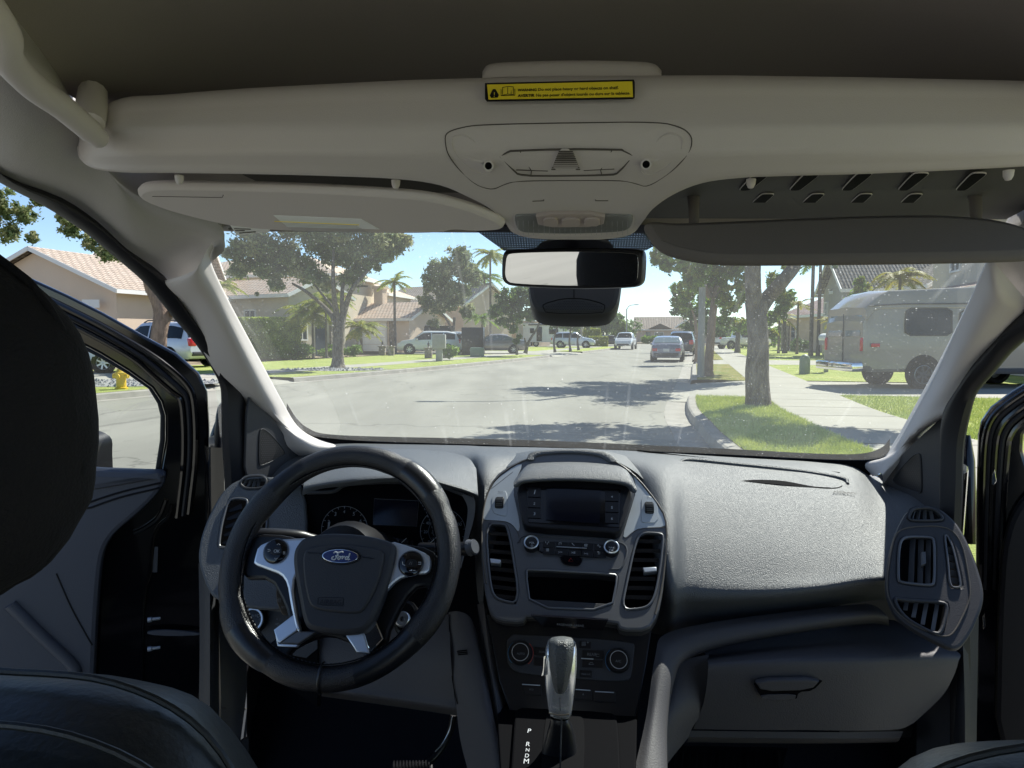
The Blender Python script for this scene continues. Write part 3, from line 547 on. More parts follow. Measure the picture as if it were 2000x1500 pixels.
def seat(s):
    cx = .418 * s
    b = MB(); rows = []
    prof = [(-.31, .20, .02), (-.285, .272, .01), (-.262, .262, .0), (-.25, .20, .0), (-.246, .12, 0)]
    for y, hw, zt in ((.36, .245, -.345), (.385, .262, -.305), (.43, .262, -.284), (.47, .25, -.275), (.51, .235, -.285), (.55, .22, -.31), (.60, .20, -.38), (.66, .19, -.60)):
        rows.append([Vector((cx + hw * x, y, zt - .36 * abs(x) ** 4.5 * (.55))) for x in (-1.08, -1.03, -.96, -.85, -.6, -.3, 0, .3, .6, .85, .96, 1.03, 1.08)])
    b.patch(rows, M_seat, 4)
    b.patch([[Vector((cx + .245 * x, .36 - .005 * (1 - x * x), z - .2 * abs(x) ** 4.5)) for x in (-1.08, -.96, -.7, 0, .7, .96, 1.08)] for z in (-.345, -.5, -.7, -.95)], M_seat, 3)
    st_ = b.build('driver_seat' if s < 0 else 'passenger_seat', van)
    b = MB()
    for k in (0, 1): b.tube(spline([Vector((cx + .255 * x * (1 - .06 * k), .42 + .055 * k, (-.277 + .008 * k) - .36 * abs(x) ** 4.5 * .52 + .003)) for x in (-.97, -.9, -.7, -.4, 0, .4, .7, .9, .97)], 5), .0028, M_seat, 8)
    b.build('seam_piping', st_)
    headrest(cx, .127, .40, -.188, .066, 'headrest', st_, M_cloth, 3 if s < 0 else 9)
    for q in (-.075, -.03):
        b = MB(); b.tube([Vector((cx + q, .405, -.16)), Vector((cx + q, .43, -.30))], .007, M_silv, 10); b.build('headrest_post', st_)
seat(-1); seat(1)
# ---- floor and bulkhead
b = MB(); b.patch([[Vector((x, y, z + (.22 * math.exp(-(x / .13) ** 2)) * min(1, max(0, (1.55 - y) / .4)))) for x in (-.80, -.5, -.3, -.15, 0, .15, .3, .5, .80)] for y, z in ((-.9, -1.08), (.3, -1.08), (1.1, -1.08), (1.45, -1.04), (1.62, -.85), (1.72, -.5), (1.74, -.36))], M_carp, 3); b.build('floor', van)
b = MB(); b.patch([[Vector((x, y, z)) for x in (-.80, -.5, 0, .5, .80)] for y, z in ((1.74, -.36), (1.85, -.34), (2.2, -.38), (2.6, -.50), (2.75, -.75))], M_paint, 4); b.build('hood', van)

b = MB()   # body sides behind the front seats, rear left open to let light in
for s_ in (-1, 1):
    b.patch([[Vector((s_ * x, y, z)) for x, z in ((.62, .33), (.74, .26), (.78, .05), (.80, -.4), (.80, -1.1))] for y in (-.5, -.6, -1.1, -2.2)], M_light, 3)
    b.build('body_side', van); b = MB()
b.patch([[Vector((x, y, .45 - .1 * abs(x / .62) ** 3)) for x in (-.64, -.4, 0, .4, .64)] for y in (-2.2, -1.5, -.9, .2, .9)], M_paint, 3); b.build('roof', van)

b = MB(); b.patch([[Vector((x * (.92 + .08 * min(1, (y - .78) / .2)), y, z)) for x in (-.62, -.45, -.3, 0, .3, .45, .62)] for y, z in ((.78, .272), (.98, .272), (1.05, .25), (1.085, .20), (1.10, .165), (1.105, .16))], M_head, 4); b.build('windshield_header', van)


# ================================================================ DASHBOARD
def cols_patch(b, cols, deps, m, n=4):
    """cols: (x top, x bottom, [y per row]); deps: depth per row or list per col"""
    R = len(cols[0][2]); rows = []
    for r in range(R):
        row = []
        for c in cols:
            t = r / (R - 1); d = c[3][r] if len(c) > 3 else deps[r]; row.append(Y(c[0] + (c[1] - c[0]) * t, c[2][r], d))
        rows.append(row)
    return b.patch(rows, m, n)
DD = [1.71, 1.60, 1.47, 1.36, 1.285, 1.255, 1.285, 1.33]
FAR = [1.71, 1.62, 1.56, 1.52, 1.50, 1.48, 1.47, 1.46]
b = MB(); cols_patch(b, [
    (520, 500, [872, 890, 905, 925, 950, 980, 1010, 1050], FAR), (640, 640, [866, 884, 900, 920, 940, 960, 990, 1030], FAR), (800, 800, [868, 884, 902, 920, 940, 960, 990, 1030], FAR),
    (905, 915, [870, 884, 900, 925, 950, 985, 1015, 1040], FAR), (950, 944, [872, 884, 895, 925, 962, 1010, 1090, 1200], [1.71, 1.60, 1.50, 1.42, 1.38, 1.345, 1.31, 1.27]), (1050, 1050, [874, 884, 900, 930, 965, 1010, 1080, 1220], FAR), (1200, 1230, [879, 888, 905, 945, 985, 1030, 1100, 1230], FAR),
    (1290, 1300, [884, 896, 930, 1000, 1080, 1150, 1195, 1240]), (1350, 1340, [888, 902, 950, 1030, 1110, 1163, 1190, 1226]), (1430, 1420, [893, 909, 965, 1045, 1120, 1164, 1186, 1212]), (1520, 1510, [898, 916, 975, 1050, 1122, 1160, 1180, 1200]),
    (1600, 1600, [902, 922, 980, 1055, 1120, 1150, 1170, 1188]), (1665, 1680, [908, 932, 985, 1055, 1110, 1138, 1158, 1176]), (1720, 1745, [935, 955, 1000, 1058, 1105, 1130, 1150, 1170]), (1790, 1790, [960, 980, 1010, 1050, 1090, 1115, 1140, 1170], [1.55, 1.50, 1.44, 1.38, 1.34, 1.32, 1.33, 1.36]), (1860, 1850, [985, 1000, 1020, 1060, 1100, 1140, 1180, 1230], [1.50, 1.46, 1.42, 1.38, 1.35, 1.34, 1.34, 1.36])], DD, M_dash, 5)
dash = b.build('dashboard', van, ang=60)
b = MB()   # thin shadow gap under the windscreen and the long demister slot
b.tube(spline([Y(x, y, d - .004) for x, y, d in ((1245, 880, 1.70), (1330, 890, 1.68), (1450, 903, 1.66), (1560, 914, 1.64), (1640, 924, 1.615))], 5), .0022, M_void, 6)
b.tube(spline([Y(x, y, d - .004) for x, y, d in ((890, 882, 1.66), (930, 881, 1.66), (990, 879, 1.68))], 4), .0018, M_void, 6); b.build('demister_slot', dash)
b = MB(); PT = P3((1300, 905, 1.60), (1640, 955, 1.54), (1500, 960, 1.50))
b.plate(PT, [(1325, 912), (1350, 907), (1420, 915), (1560, 930), (1640, 943), (1648, 950), (1630, 956), (1560, 950), (1450, 940), (1380, 932)], M_void, t=.002, h=.0065, bev=.0006, sm=2)
b.tube(spline([PT.at(*PT.uv(x, y), .007) for x, y in ((1322, 911), (1345, 904), (1420, 911), (1560, 926), (1642, 940), (1655, 950))], 5), [.003] * 3 + [.0055] * 20 + [.003] * 3, M_dash, 8); b.build('dash_tray', dash)
b = MB()
for k, x in enumerate((1632, 1640, 1648, 1656, 1664)): b.text(PT, 'AIRBAG', (1628, 962), (1672, 965.5), M_line, h=.008) if k == 0 else None
b.build('airbag_marking', dash)
# ---- instrument hood and cluster
b = MB(); cols_patch(b, [
    (600, 590, [925, 930, 940, 950, 968], [1.42, 1.36, 1.31, 1.28, 1.28]), (640, 625, [888, 905, 925, 943, 955], [1.55, 1.43, 1.34, 1.285, 1.29]), (700, 690, [878, 892, 914, 935, 948], [1.58, 1.45, 1.34, 1.275, 1.285]), (760, 760, [877, 890, 912, 931, 941], [1.585, 1.46, 1.34, 1.275, 1.285]),
    (820, 825, [878, 892, 914, 932, 943], [1.58, 1.46, 1.34, 1.28, 1.29]), (880, 890, [884, 902, 925, 948, 956], [1.55, 1.44, 1.35, 1.29, 1.30]), (915, 925, [895, 915, 940, 960, 966], [1.50, 1.42, 1.35, 1.30, 1.31]), (930, 935, [915, 930, 950, 966, 972], [1.44, 1.39, 1.34, 1.31, 1.32])], None, M_dash, 5)
hood = b.build('instrument_hood', dash, ang=70)
PC = P3((640, 960, 1.33), (900, 975, 1.33), (760, 1120, 1.27))
b = MB(); b.plate(PC, [(545, 950), (600, 946), (700, 944), (840, 948), (905, 962), (928, 970), (926, 1010), (905, 1100), (890, 1140), (560, 1120), (540, 1010)], M_cl, t=.01, h=-.02, bev=.001, sm=1)
cl = b.build('instrument_cluster', van)
b = MB()
b.patch([[PC.at(*PC.uv(x, y, h), h) for x, y in ((560, 952), (620, 950), (700, 938), (780, 936), (860, 942), (900, 962), (916, 985), (914, 1020), (902, 1080), (890, 1130))] for h in (-.02, .015)] , M_cl, 4)
b.patch([[PC.at(*PC.uv(x, y, h), h) for x, y in ((894, 962), (914, 968), (926, 978), (925, 1010), (912, 1060), (900, 1110))] for h in (.014, .015)] + [[PC.at(*PC.uv(x, y, .015), .015) for x, y in ((900, 966), (905, 972), (913, 990), (912, 1015), (904, 1060), (893, 1110))]], M_fas, 3)
b.tube(spline([PC.at(*PC.uv(x, y, .012), .012) for x, y in ((600, 962), (650, 960), (668, 950), (690, 945), (780, 941), (850, 947), (905, 966))], 4), .004, M_dash2, 8); b.build('cluster_bezel', cl)
b = MB(); b.rect(PC, 729, 974, 819, 978, M_scr, t=.001, h=-.018, bev=.0002) if 0 else b.plate(PC, [(731, 974), (818, 978), (814, 1028), (728, 1025)], M_scr, t=.001, h=-.0185, bev=.0002); b.tube([PC.at(*PC.uv(*q, -.018), -.018) for q in ((731, 974), (818, 978), (814, 1028), (728, 1025))], .0004, M_gry2, 4, True); b.build('cluster_display', cl)
def arc(pl, c, rx, a0, a1, m, r=.0005, h=-.018, n=40, b=None):
    b.tube([pl.at(*pl.uv(c[0] + rx * math.cos(R_(a)), c[1] - rx * 1.0 * math.sin(R_(a)), h), h) for a in np.linspace(a0, a1, n)], r, m, 5)
def dial(c, r, a0, a1, nums, tick, name, needle):
    b = MB(); arc(PC, c, r, a0, a1, M_gry, b=b)
    for i, a in enumerate(np.linspace(a0, a1, tick)):
        p = [PC.at(*PC.uv(c[0] + q * math.cos(R_(a)), c[1] - q * math.sin(R_(a)), -.018), -.018) for q in (r, r - 4.5)]; b.tube(p, .0005, M_gry, 4)
    for s_, a in nums:
        x, y = c[0] + (r - 10) * math.cos(R_(a)), c[1] - (r - 10) * math.sin(R_(a)); hw = 1.9 * len(s_); b.text(PC, s_, (x - hw, y + 3.2), (x + hw, y + 3.4), M_gry, h=-.018)
    d = b.build(name, cl, ang=30)
    b = MB(); a = R_(needle); b.tube([PC.at(*PC.uv(c[0] + q * math.cos(a), c[1] - q * math.sin(a), -.015), -.015) for q in (-3, r * .82)], [.0012, .0005], M_wht, 6); b.rev(PC.at(*PC.uv(*c, -.02), -.02), PC.n, [(0, .005), (.005, .0045), (.006, 0)], M_gloss, 16); b.build('needle', cl)
dial((673, 1034), 45, 205, -8, [('1', 195), ('2', 154), ('3', 122), ('4', 92), ('5', 60), ('6', 28), ('7', -2)], 14, 'tachometer', 215)
dial((865, 1038), 44, 222, -15, [('0', 216), ('20', 180), ('40', 150), ('60', 115), ('80', 75), ('100', 25)], 12, 'speedometer', 222)
b = MB(); arc(PC, (865, 1038), 28, 222, 100, M_gry2, b=b)
for s_, x, y in (('40', 842, 1043), ('20', 842, 1054), ('km/h', 848, 1060), ('MPH', 832, 1063)): b.text(PC, s_, (x, y), (x + 2.8 * len(s_), y + .3), M_gry2, h=-.018)
arc(PC, (760, 1090), 40, 120, 60, M_gry2, b=b); arc(PC, (795, 1060), 22, -10, -70, M_gry, b=b); b.tube([PC.at(*PC.uv(*q, -.015), -.015) for q in ((784, 1060), (794, 1051))], .0007, M_wht, 5)
b.rect(PC, 774, 1054, 779, 1058, M_gry2, t=.0006, h=-.018, bev=0); b.text(PC, '88888 8', (765, 1058), (806, 1066), M_scr, h=-.0183); b.build('fuel_gauge', cl, ang=30)
# ---- left end: vent pod, lamp switch panel
PL_ = P3((440, 960, 1.32), (600, 985, 1.33), (400, 1150, 1.20))
b = MB(); lp = [(386, 1085), (392, 1045), (410, 1000), (432, 962), (455, 940), (490, 930), (540, 930), (600, 940), (600, 1190), (500, 1190), (420, 1170), (404, 1150), (390, 1110)]
vh = [(446, 978), (462, 973), (484, 975), (482, 990), (470, 1068), (430, 1070), (428, 1060), (434, 1020)]
vh2 = [(500, 978), (520, 978), (522, 1035), (512, 1060), (490, 1066), (494, 1020)]
uh = [(468, 944), (482, 931), (512, 929), (522, 938), (516, 953), (480, 955)]
b.plate(PL_, lp, M_dash, t=.014, h=0, bev=.005, sm=2, holes=[vh, vh2, uh], hsm=1); b.plate(PL_, lp, M_void, t=.01, h=-.035, bev=.004, sm=2); lpod = b.build('end_panel', dash)
def vent(P, hole, frame_m, slats, m_slat, name='air_vent', sw=.010, par=dash, tabp=None, tilt=.5, fr=.0022, d=-.008, t=.0016):
    b = MB(); b.tube(chaikin([P.at(*P.uv(x, y), .0005) for x, y in hole], 2), fr, frame_m, 8, True); v = b.build(name, par)
    for a, c in slats:
        b = MB(); A, B = P.at(*P.uv(*a, d), d), P.at(*P.uv(*c, d), d); ax = (B - A).normalized(); n = (Matrix.Rotation(tilt, 3, ax) @ P.n); b.bar(A, B, sw, t, m_slat, n); b.build('slat', v)
    if tabp:
        b = MB(); c = P.at(*P.uv(*tabp[0]), .0); b.plate(P, tabp[1], tabp[2], t=.014, h=.003, bev=.0015); b.build('vent_tab', v)
    return v
vl = vent(PL_, vh, M_fas, [((434 + 5 * 0 + k * .0 + 0, 0), (0, 0)) for k in range(0)], M_dash2)
for k in range(5):
    b = MB(); t = (k + .5) / 5; y = 985 + 78 * t; xl = 446 - 14 * t; b.plate(PL_, [(xl, y + 4), (472 - 6 * t, y - 10), (474 - 6 * t, y + 1), (xl + 2, y + 8)], M_blk, t=.004, h=-.006, bev=.0005); b.build('slat', vl)
vent(PL_, vh2, M_fas, [((505, 990), (495, 1055)), ((514, 985), (506, 1055))], M_dash2)
vent(PL_, uh, M_dash2, [((474, 950), (484, 934)), ((484, 952), (493, 933)), ((494, 952), (501, 933)), ((504, 951), (508, 933))], M_fas, tilt=.9, sw=.006)
b = MB(); PK = P3((440, 1150, 1.27), (620, 1170, 1.27), (470, 1260, 1.23)); b.plate(PK, [(425, 1150), (620, 1155), (620, 1380), (500, 1300), (440, 1240)], M_void, t=.02, h=-.004, bev=.001)
b.plate(PK, [(483, 1160), (534, 1142), (540, 1175), (575, 1196), (486, 1190)], M_fas, t=.004, h=.003, bev=.001, sm=0); b.plate(PK, [(484, 1168), (620, 1190), (620, 1290), (520, 1270), (480, 1240)], M_dash2, t=.004, h=0, bev=.001, sm=1); swp = b.build('switch_panel', dash)
b = MB(); c = PK.hit(499, 1211); b.rev(c, PK.n, [(0, .024), (.014, .023), (.016, .0215)], M_blk, 36); b.rev(c, PK.n, [(.0155, .0225), (.019, .0215), (.019, .0185), (.016, .0175)], M_silv, 36); b.rev(c, PK.n, [(.017, .0178), (.018, .006), (.018, 0)], M_blk, 30); b.build('headlamp_knob', dash)
b = MB()
for s_, x, y, w_ in (('o=', 486, 1205, 9), ('=D', 497, 1205, 10), ('O', 505, 1211, 4), ('=D', 537, 1221, 8)): b.text(PK, s_, (x, y), (x + w_, y + 1), M_gry, h=.0185 if y < 1215 else .005)
b.rect(PK, 540, 1208, 542, 1210, M_gry, t=.001, h=.001, bev=0); b.build('switch_marking', dash)
# left kick panel, sill strip
b = MB(); b.patch([[Y(x, y, d) for x, y, d in r] for r in (((426, 1180, 1.30), (430, 1300, 1.27), (432, 1400, 1.25), (432, 1560, 1.24)), ((455, 1180, 1.33), (460, 1300, 1.30), (462, 1400, 1.28), (466, 1560, 1.27)), ((486, 1190, 1.38), (482, 1300, 1.36), (482, 1400, 1.34), (482, 1560, 1.33)))], M_pnl, 3); b.tube([Y(432, 1383, 1.245), Y(481, 1384, 1.335)], .001, M_line, 5)
b.build('kick_panel', van)
b = MB(); b.patch([[Y(x, y, d) for x, y, d in r] for r in (((388, 1100, 1.28), (390, 1250, 1.24), (388, 1400, 1.22), (386, 1560, 1.20)), ((410, 1120, 1.25), (410, 1250, 1.22), (410, 1400, 1.20), (410, 1560, 1.18)), ((428, 1150, 1.29), (428, 1250, 1.26), (427, 1400, 1.24), (427, 1560, 1.22)))], M_dash2, 3); b.build('sill_trim', van)
b = MB(); b.plate(P3((470, 1440, 1.28), (490, 1440, 1.29), (480, 1480, 1.27)), [(468, 1448), (478, 1440), (488, 1438), (486, 1478), (480, 1490), (470, 1484)], M_rub, t=.01, h=.006, bev=.003, sm=2); b.build('hood_release', van)
# right kick panel
b = MB(); b.patch([[Y(x, y, d) for x, y, d in r] for r in (((1790, 1380, 1.42), (1790, 1460, 1.42), (1785, 1560, 1.42)), ((1820, 1330, 1.36), (1820, 1440, 1.35), (1818, 1560, 1.34)), ((1858, 1260, 1.30), (1862, 1400, 1.28), (1862, 1560, 1.26)))], M_pnl, 3); b.build('kick_panel', van)
b = MB(); b.patch([[Y(x, y, d) for x, y, d in r] for r in (((1858, 1240, 1.30), (1862, 1400, 1.26), (1862, 1560, 1.24)), ((1880, 1230, 1.27), (1885, 1400, 1.23), (1884, 1560, 1.21)), ((1912, 1180, 1.30), (1908, 1400, 1.27), (1906, 1560, 1.25)))], M_dash2, 3); b.build('sill_trim', van)
# ---- right end pod
PR = P3((1770, 1000, 1.30), (1890, 1080, 1.235), (1760, 1200, 1.17))
b = MB(); rp = [(1728, 1150), (1736, 1080), (1752, 1030), (1772, 995), (1800, 985), (1835, 990), (1866, 1016), (1885, 1045), (1905, 1090), (1922, 1145), (1922, 1180), (1900, 1235), (1872, 1272), (1835, 1258), (1780, 1228), (1745, 1200)]
h1 = [(1759, 1056), (1772, 1048), (1820, 1049), (1825, 1060), (1825, 1138), (1818, 1144), (1758, 1138), (1754, 1130), (1755, 1080)]
h2 = [(1845, 1046), (1850, 1045), (1862, 1070), (1877, 1140), (1874, 1148), (1855, 1146), (1852, 1100)]
h3 = [(1746, 1168), (1770, 1173), (1846, 1176), (1850, 1190), (1838, 1238), (1820, 1236), (1775, 1212), (1755, 1190)]
h4 = [(1774, 1012), (1783, 993), (1822, 992), (1842, 1010), (1838, 1017), (1780, 1017)]
b.plate(PR, rp, M_dash2, t=.014, h=0, bev=.005, sm=2, holes=[h1, h2, h3, h4], hsm=1); b.plate(PR, rp, M_void, t=.01, h=-.03, bev=.004, sm=2)
b.tube(chaikin([PR.at(*PR.uv(*q), .0004) for q in ((1729, 1150), (1742, 1060), (1758, 1030), (1850, 1026), (1880, 1060), (1896, 1150), (1892, 1180), (1862, 1240), (1838, 1244), (1780, 1220), (1745, 1190))], 2), .0012, M_line, 6, True); b.build('end_panel', dash)
v = vent(PR, h1, M_fas, [((1783, 1050), (1779, 1139)), ((1799, 1051), (1797, 1140)), ((1814, 1052), (1812, 1141))], M_dash2, tilt=.7, sw=.009)
b = MB(); b.plate(PR, [(1800, 1078), (1808, 1077), (1809, 1100), (1799, 1104)], M_fas, t=.01, h=.004, bev=.001); b.build('vent_tab', v)
vent(PR, h2, M_fas, [((1850, 1072 + 15 * k), (1862 + 3 * k, 1077 + 15 * k)) for k in range(5)], M_dash2, fr=.0016)
vent(PR, h3, M_dash2, [((1771, 1172), (1768, 1192)), ((1790, 1174), (1784, 1206)), ((1810, 1175), (1802, 1220)), ((1831, 1177), (1822, 1232))], M_fas, tilt=.5, sw=.006, fr=.0028)
vent(PR, h4, M_dash2, [((1785, 996), (1780, 1014)), ((1795, 995), (1792, 1015)), ((1806, 995), (1806, 1016)), ((1817, 995), (1821, 1015))], M_fas, tilt=.9, sw=.006)
# ---- passenger side: trim strip, glove box
b = MB(); b.patch([[Y(x, y, d) for x, y, d in r] for r in (
    ((1235, 1520, 1.001), (1262, 1400, 1.105), (1280, 1280, 1.195), (1300, 1238, 1.245), (1400, 1214, 1.270), (1550, 1194, 1.285), (1680, 1180, 1.295), (1712, 1184, 1.297)),
    ((1262, 1525, 0.991), (1278, 1400, 1.095), (1296, 1300, 1.175), (1322, 1258, 1.220), (1410, 1232, 1.240), (1550, 1210, 1.250), (1690, 1196, 1.255), (1732, 1202, 1.260)),
    ((1300, 1530, 1.001), (1300, 1420, 1.095), (1312, 1330, 1.165), (1338, 1284, 1.215), (1420, 1256, 1.235), (1550, 1232, 1.245), (1690, 1212, 1.255), (1736, 1216, 1.265)),
    ((1304, 1530, 1.041), (1304, 1420, 1.135), (1316, 1335, 1.205), (1340, 1290, 1.255), (1420, 1262, 1.275), (1550, 1238, 1.285), (1690, 1219, 1.295), (1736, 1222, 1.305)))], M_knee, 5); b.build('trim_strip', dash)
gb = MB(); gb.patch([[Y(x, y, d) for x, y, d in r] for r in (
    ((1372, 1262, 1.340), (1450, 1248, 1.345), (1550, 1232, 1.350), (1650, 1218, 1.355), (1738, 1210, 1.360), (1760, 1222, 1.350)),
    ((1378, 1280, 1.270), (1460, 1266, 1.280), (1560, 1252, 1.285), (1680, 1240, 1.290), (1790, 1240, 1.300), (1820, 1248, 1.300)),
    ((1383, 1292, 1.210), (1470, 1286, 1.205), (1580, 1281, 1.205), (1700, 1277, 1.210), (1820, 1272, 1.230), (1872, 1274, 1.245)),
    ((1383, 1304, 1.195), (1470, 1302, 1.190), (1580, 1300, 1.190), (1700, 1300, 1.195), (1820, 1296, 1.215), (1872, 1292, 1.230)),
    ((1380, 1340, 1.200), (1470, 1340, 1.195), (1580, 1340, 1.195), (1700, 1340, 1.200), (1800, 1338, 1.220), (1860, 1326, 1.235)),
    ((1372, 1380, 1.210), (1470, 1382, 1.205), (1580, 1382, 1.205), (1700, 1382, 1.210), (1790, 1376, 1.230), (1838, 1362, 1.245)),
    ((1354, 1424, 1.225), (1470, 1426, 1.220), (1580, 1426, 1.220), (1680, 1427, 1.225), (1755, 1424, 1.240), (1785, 1412, 1.250)))], M_knee, 4); gl = gb.build('glove_box', van, ang=60)
b = MB(); b.patch([[Y(x, y, d) for x, y, d in r] for r in (((1346, 1427, 1.310), (1500, 1429, 1.305), (1640, 1430, 1.310), (1764, 1428, 1.325)), ((1344, 1444, 1.315), (1500, 1446, 1.310), (1640, 1447, 1.315), (1756, 1446, 1.330)), ((1340, 1450, 1.410), (1500, 1452, 1.410), (1640, 1452, 1.410), (1750, 1450, 1.410)))], M_knee, 3); b.build('lower_strip', dash)
PG = P3((1470, 1330, 1.187), (1610, 1330, 1.187), (1540, 1380, 1.195))
b = MB(); b.plate(PG, [(1468, 1328), (1612, 1325), (1588, 1350), (1560, 1352), (1556, 1368), (1490, 1368)], M_void, t=.003, h=.0025, bev=.001, sm=1); b.plate(PG, [(1474, 1330), (1606, 1327), (1584, 1349), (1488, 1352)], M_knee, t=.012, h=.008, bev=.003, sm=1)
b.plate(PG, [(1484, 1357), (1556, 1356), (1552, 1368), (1492, 1368)], M_knee, t=.003, h=.004, bev=.001, sm=1); b.build('latch_handle', gl)
b = MB(); b.patch([[Y(x, y, d) for x, y, d in r] for r in (((1302, 1345, 1.220), (1312, 1318, 1.230), (1338, 1290, 1.240), (1384, 1278, 1.240)), ((1290, 1400, 1.170), (1320, 1380, 1.185), (1350, 1372, 1.205), (1380, 1370, 1.220)), ((1278, 1480, 1.140), (1300, 1460, 1.160), (1325, 1440, 1.190), (1352, 1422, 1.220)), ((1262, 1560, 1.100), (1280, 1530, 1.120), (1305, 1490, 1.170), (1345, 1440, 1.230)))], M_knee, 4); b.build('console_side_panel', dash)
b = MB(); b.patch([[Y(x, y, d) for x, y, d in r] for r in (((1640, 1150, 1.40), (1760, 1150, 1.42), (1880, 1150, 1.42)), ((1640, 1260, 1.42), (1760, 1260, 1.44), (1880, 1280, 1.44)), ((1640, 1440, 1.50), (1760, 1440, 1.50), (1870, 1440, 1.50)))], M_dash2, 3); b.build('lower_panel', dash)
# ---- driver knee panel, steering column shroud
b = MB(); b.patch([[Y(x, y, d) for x, y, d in r] for r in (((600, 1180, 1.30), (700, 1190, 1.29), (800, 1195, 1.28), (878, 1200, 1.26)), ((600, 1260, 1.25), (700, 1270, 1.24), (800, 1275, 1.23), (880, 1280, 1.21)), ((620, 1330, 1.23), (700, 1340, 1.22), (800, 1352, 1.21), (888, 1365, 1.19)), ((628, 1352, 1.23), (700, 1360, 1.22), (800, 1374, 1.21), (893, 1388, 1.19)), ((628, 1360, 1.30), (700, 1370, 1.30), (800, 1384, 1.29), (893, 1398, 1.28)))], M_knee, 4); kn = b.build('knee_panel', van)
b = MB(); b.patch([[Y(x, y, d) for x, y, d in r] for r in (((876, 1196, 1.26), (895, 1194, 1.25), (918, 1205, 1.25), (932, 1240, 1.24)), ((878, 1280, 1.22), (900, 1270, 1.21), (932, 1275, 1.20), (946, 1300, 1.20)), ((890, 1370, 1.18), (910, 1360, 1.16), (945, 1370, 1.13), (962, 1390, 1.12)), ((900, 1450, 1.14), (925, 1440, 1.11), (958, 1440, 1.07), (975, 1450, 1.06)), ((930, 1560, 1.05), (950, 1550, 1.02), (972, 1545, .99), (990, 1550, .98)))], M_knee, 4)
b.tube(spline([Y(x, y, d) for x, y, d in ((877, 1200, 1.255), (879, 1280, 1.215), (884, 1330, 1.195), (893, 1375, 1.172))], 4), .001, M_void, 5); b.build('console_side_panel', dash)
b = MB()
for k in range(7): b.tube([Y(893 + k * .8, 1272 + k * 3.4, 1.208), Y(912 + k * .4, 1270 + k * 3.6, 1.200)], .0012, M_void, 5)
b.build('sensor_grille', dash)
b = MB(); b.patch([[Y(x, y, d) for x, y, d in r] for r in (((932, 1180, 1.27), (942, 1260, 1.24), (958, 1360, 1.18), (982, 1560, 1.06)), ((945, 1180, 1.24), (954, 1260, 1.20), (968, 1360, 1.14), (996, 1560, 1.0)), ((955, 1190, 1.26), (968, 1260, 1.22), (985, 1360, 1.17), (1010, 1560, 1.04)))], M_knee, 3); b.build('trim_strip', dash)
b = MB(); C0 = Vector((-.375, 1.12, -.385)); ax = Vector((0, math.cos(R_(28)), -math.sin(R_(28)) * .9)).normalized()
b.rev(C0, ax, [(-.005, .02), (0, .055), (.04, .07), (.16, .075), (.22, .08)], M_blk, 28); b.build('steering_column', van)
b = MB(); P = P3((760, 1200, 1.135), (810, 1200, 1.135), (785, 1230, 1.12)); b.plate(P, [(752, 1175), (800, 1168), (818, 1190), (815, 1232), (790, 1245), (768, 1232)], M_blk, t=.05, h=0, bev=.006, sm=2); c = P.hit(787, 1210); b.rev(c, P.n, [(0, .0135), (.004, .013), (.006, .011), (.0055, .006), (.004, 0)], M_silv, 28); b.rev(c, P.n, [(.0052, .0045), (.0062, .004), (.0062, 0)], M_gry, 16); b.box(P.at(*P.uv(787, 1210), .007), (.0015, .0015, .006), M_void, Matrix((P.u, P.n, P.v)).transposed()); b.build('ignition_lock', van)
# ---- stalks
b = MB(); b.tube(spline([Y(640, 1062, 1.22), Y(590, 1050, 1.19), Y(540, 1046, 1.17), Y(505, 1046, 1.16), Y(498, 1047, 1.16)], 4), [.011] * 4 + [.013] * 10 + [.010, .008, .004], M_blk, 14); b.build('indicator_stalk', van)
b = MB(); b.tube(spline([Y(820, 1068, 1.22), Y(870, 1070, 1.20), Y(908, 1072, 1.18), Y(926, 1068, 1.17)], 4), [.008] * 4 + [.012] * 6 + [.014] * 3, M_blk, 14); b.tube([Y(917, 1070, 1.172), Y(928, 1067, 1.168)], [.015, .012], M_fas, 14)
P = P3((905, 1070, 1.165), (925, 1070, 1.155), (915, 1080, 1.16)); b.text(P, 'o', (911, 1074), (914, 1074), M_wht, h=.0); b.text(P, '00', (908, 1066), (914, 1066), M_wht, h=0.); b.build('wiper_stalk', van)
# ================================================================ STEERING WHEEL
WC = Vector((-.36, 1.08, -.375)); wa = R_(30); wu = Vector((1, 0, 0)); wv = Vector((0, math.sin(wa), math.cos(wa))); wn = wu.cross(wv)
if wn.dot(CAM - WC) < 0: wn = -wn
PWh = Pl(WC, None, n=wn); PWh.v = wv; PWh.u = wu
sw = MB(); N = 120; n = 18; vs = []
def bul(a):  # cover pads: thicker where the grips are
    d = math.degrees(a) % 360; r = .0200
    for c_, w_, k in ((52, 26, .004), (150, 22, .003), (222, 24, .0045), (330, 20, .003)): r += k * math.exp(-((d - c_ + 180) % 360 - 180) ** 2 / w_ ** 2 * 2)
    for c_ in (28, 66, 203, 244): r -= .0022 * math.exp(-((d - c_ + 180) % 360 - 180) ** 2 / 12)
    return r
for i in range(N):
    a = 2 * math.pi * i / N; r = bul(a); e = wu * math.cos(a) + wv * math.sin(a)
    dg = math.degrees(a); rc = .1795 - .0065 * math.exp(-((dg - 143) / 24) ** 2) + .004 * math.exp(-((dg - 218) / 22) ** 2) - .004 * math.exp(-((dg - 318) / 25) ** 2)
    for k in range(n): q = 2 * math.pi * k / n; vs.append(WC + e * (rc + r * math.cos(q) * (1 if math.cos(q) > 0 else .92)) + wn * r * .95 * math.sin(q))
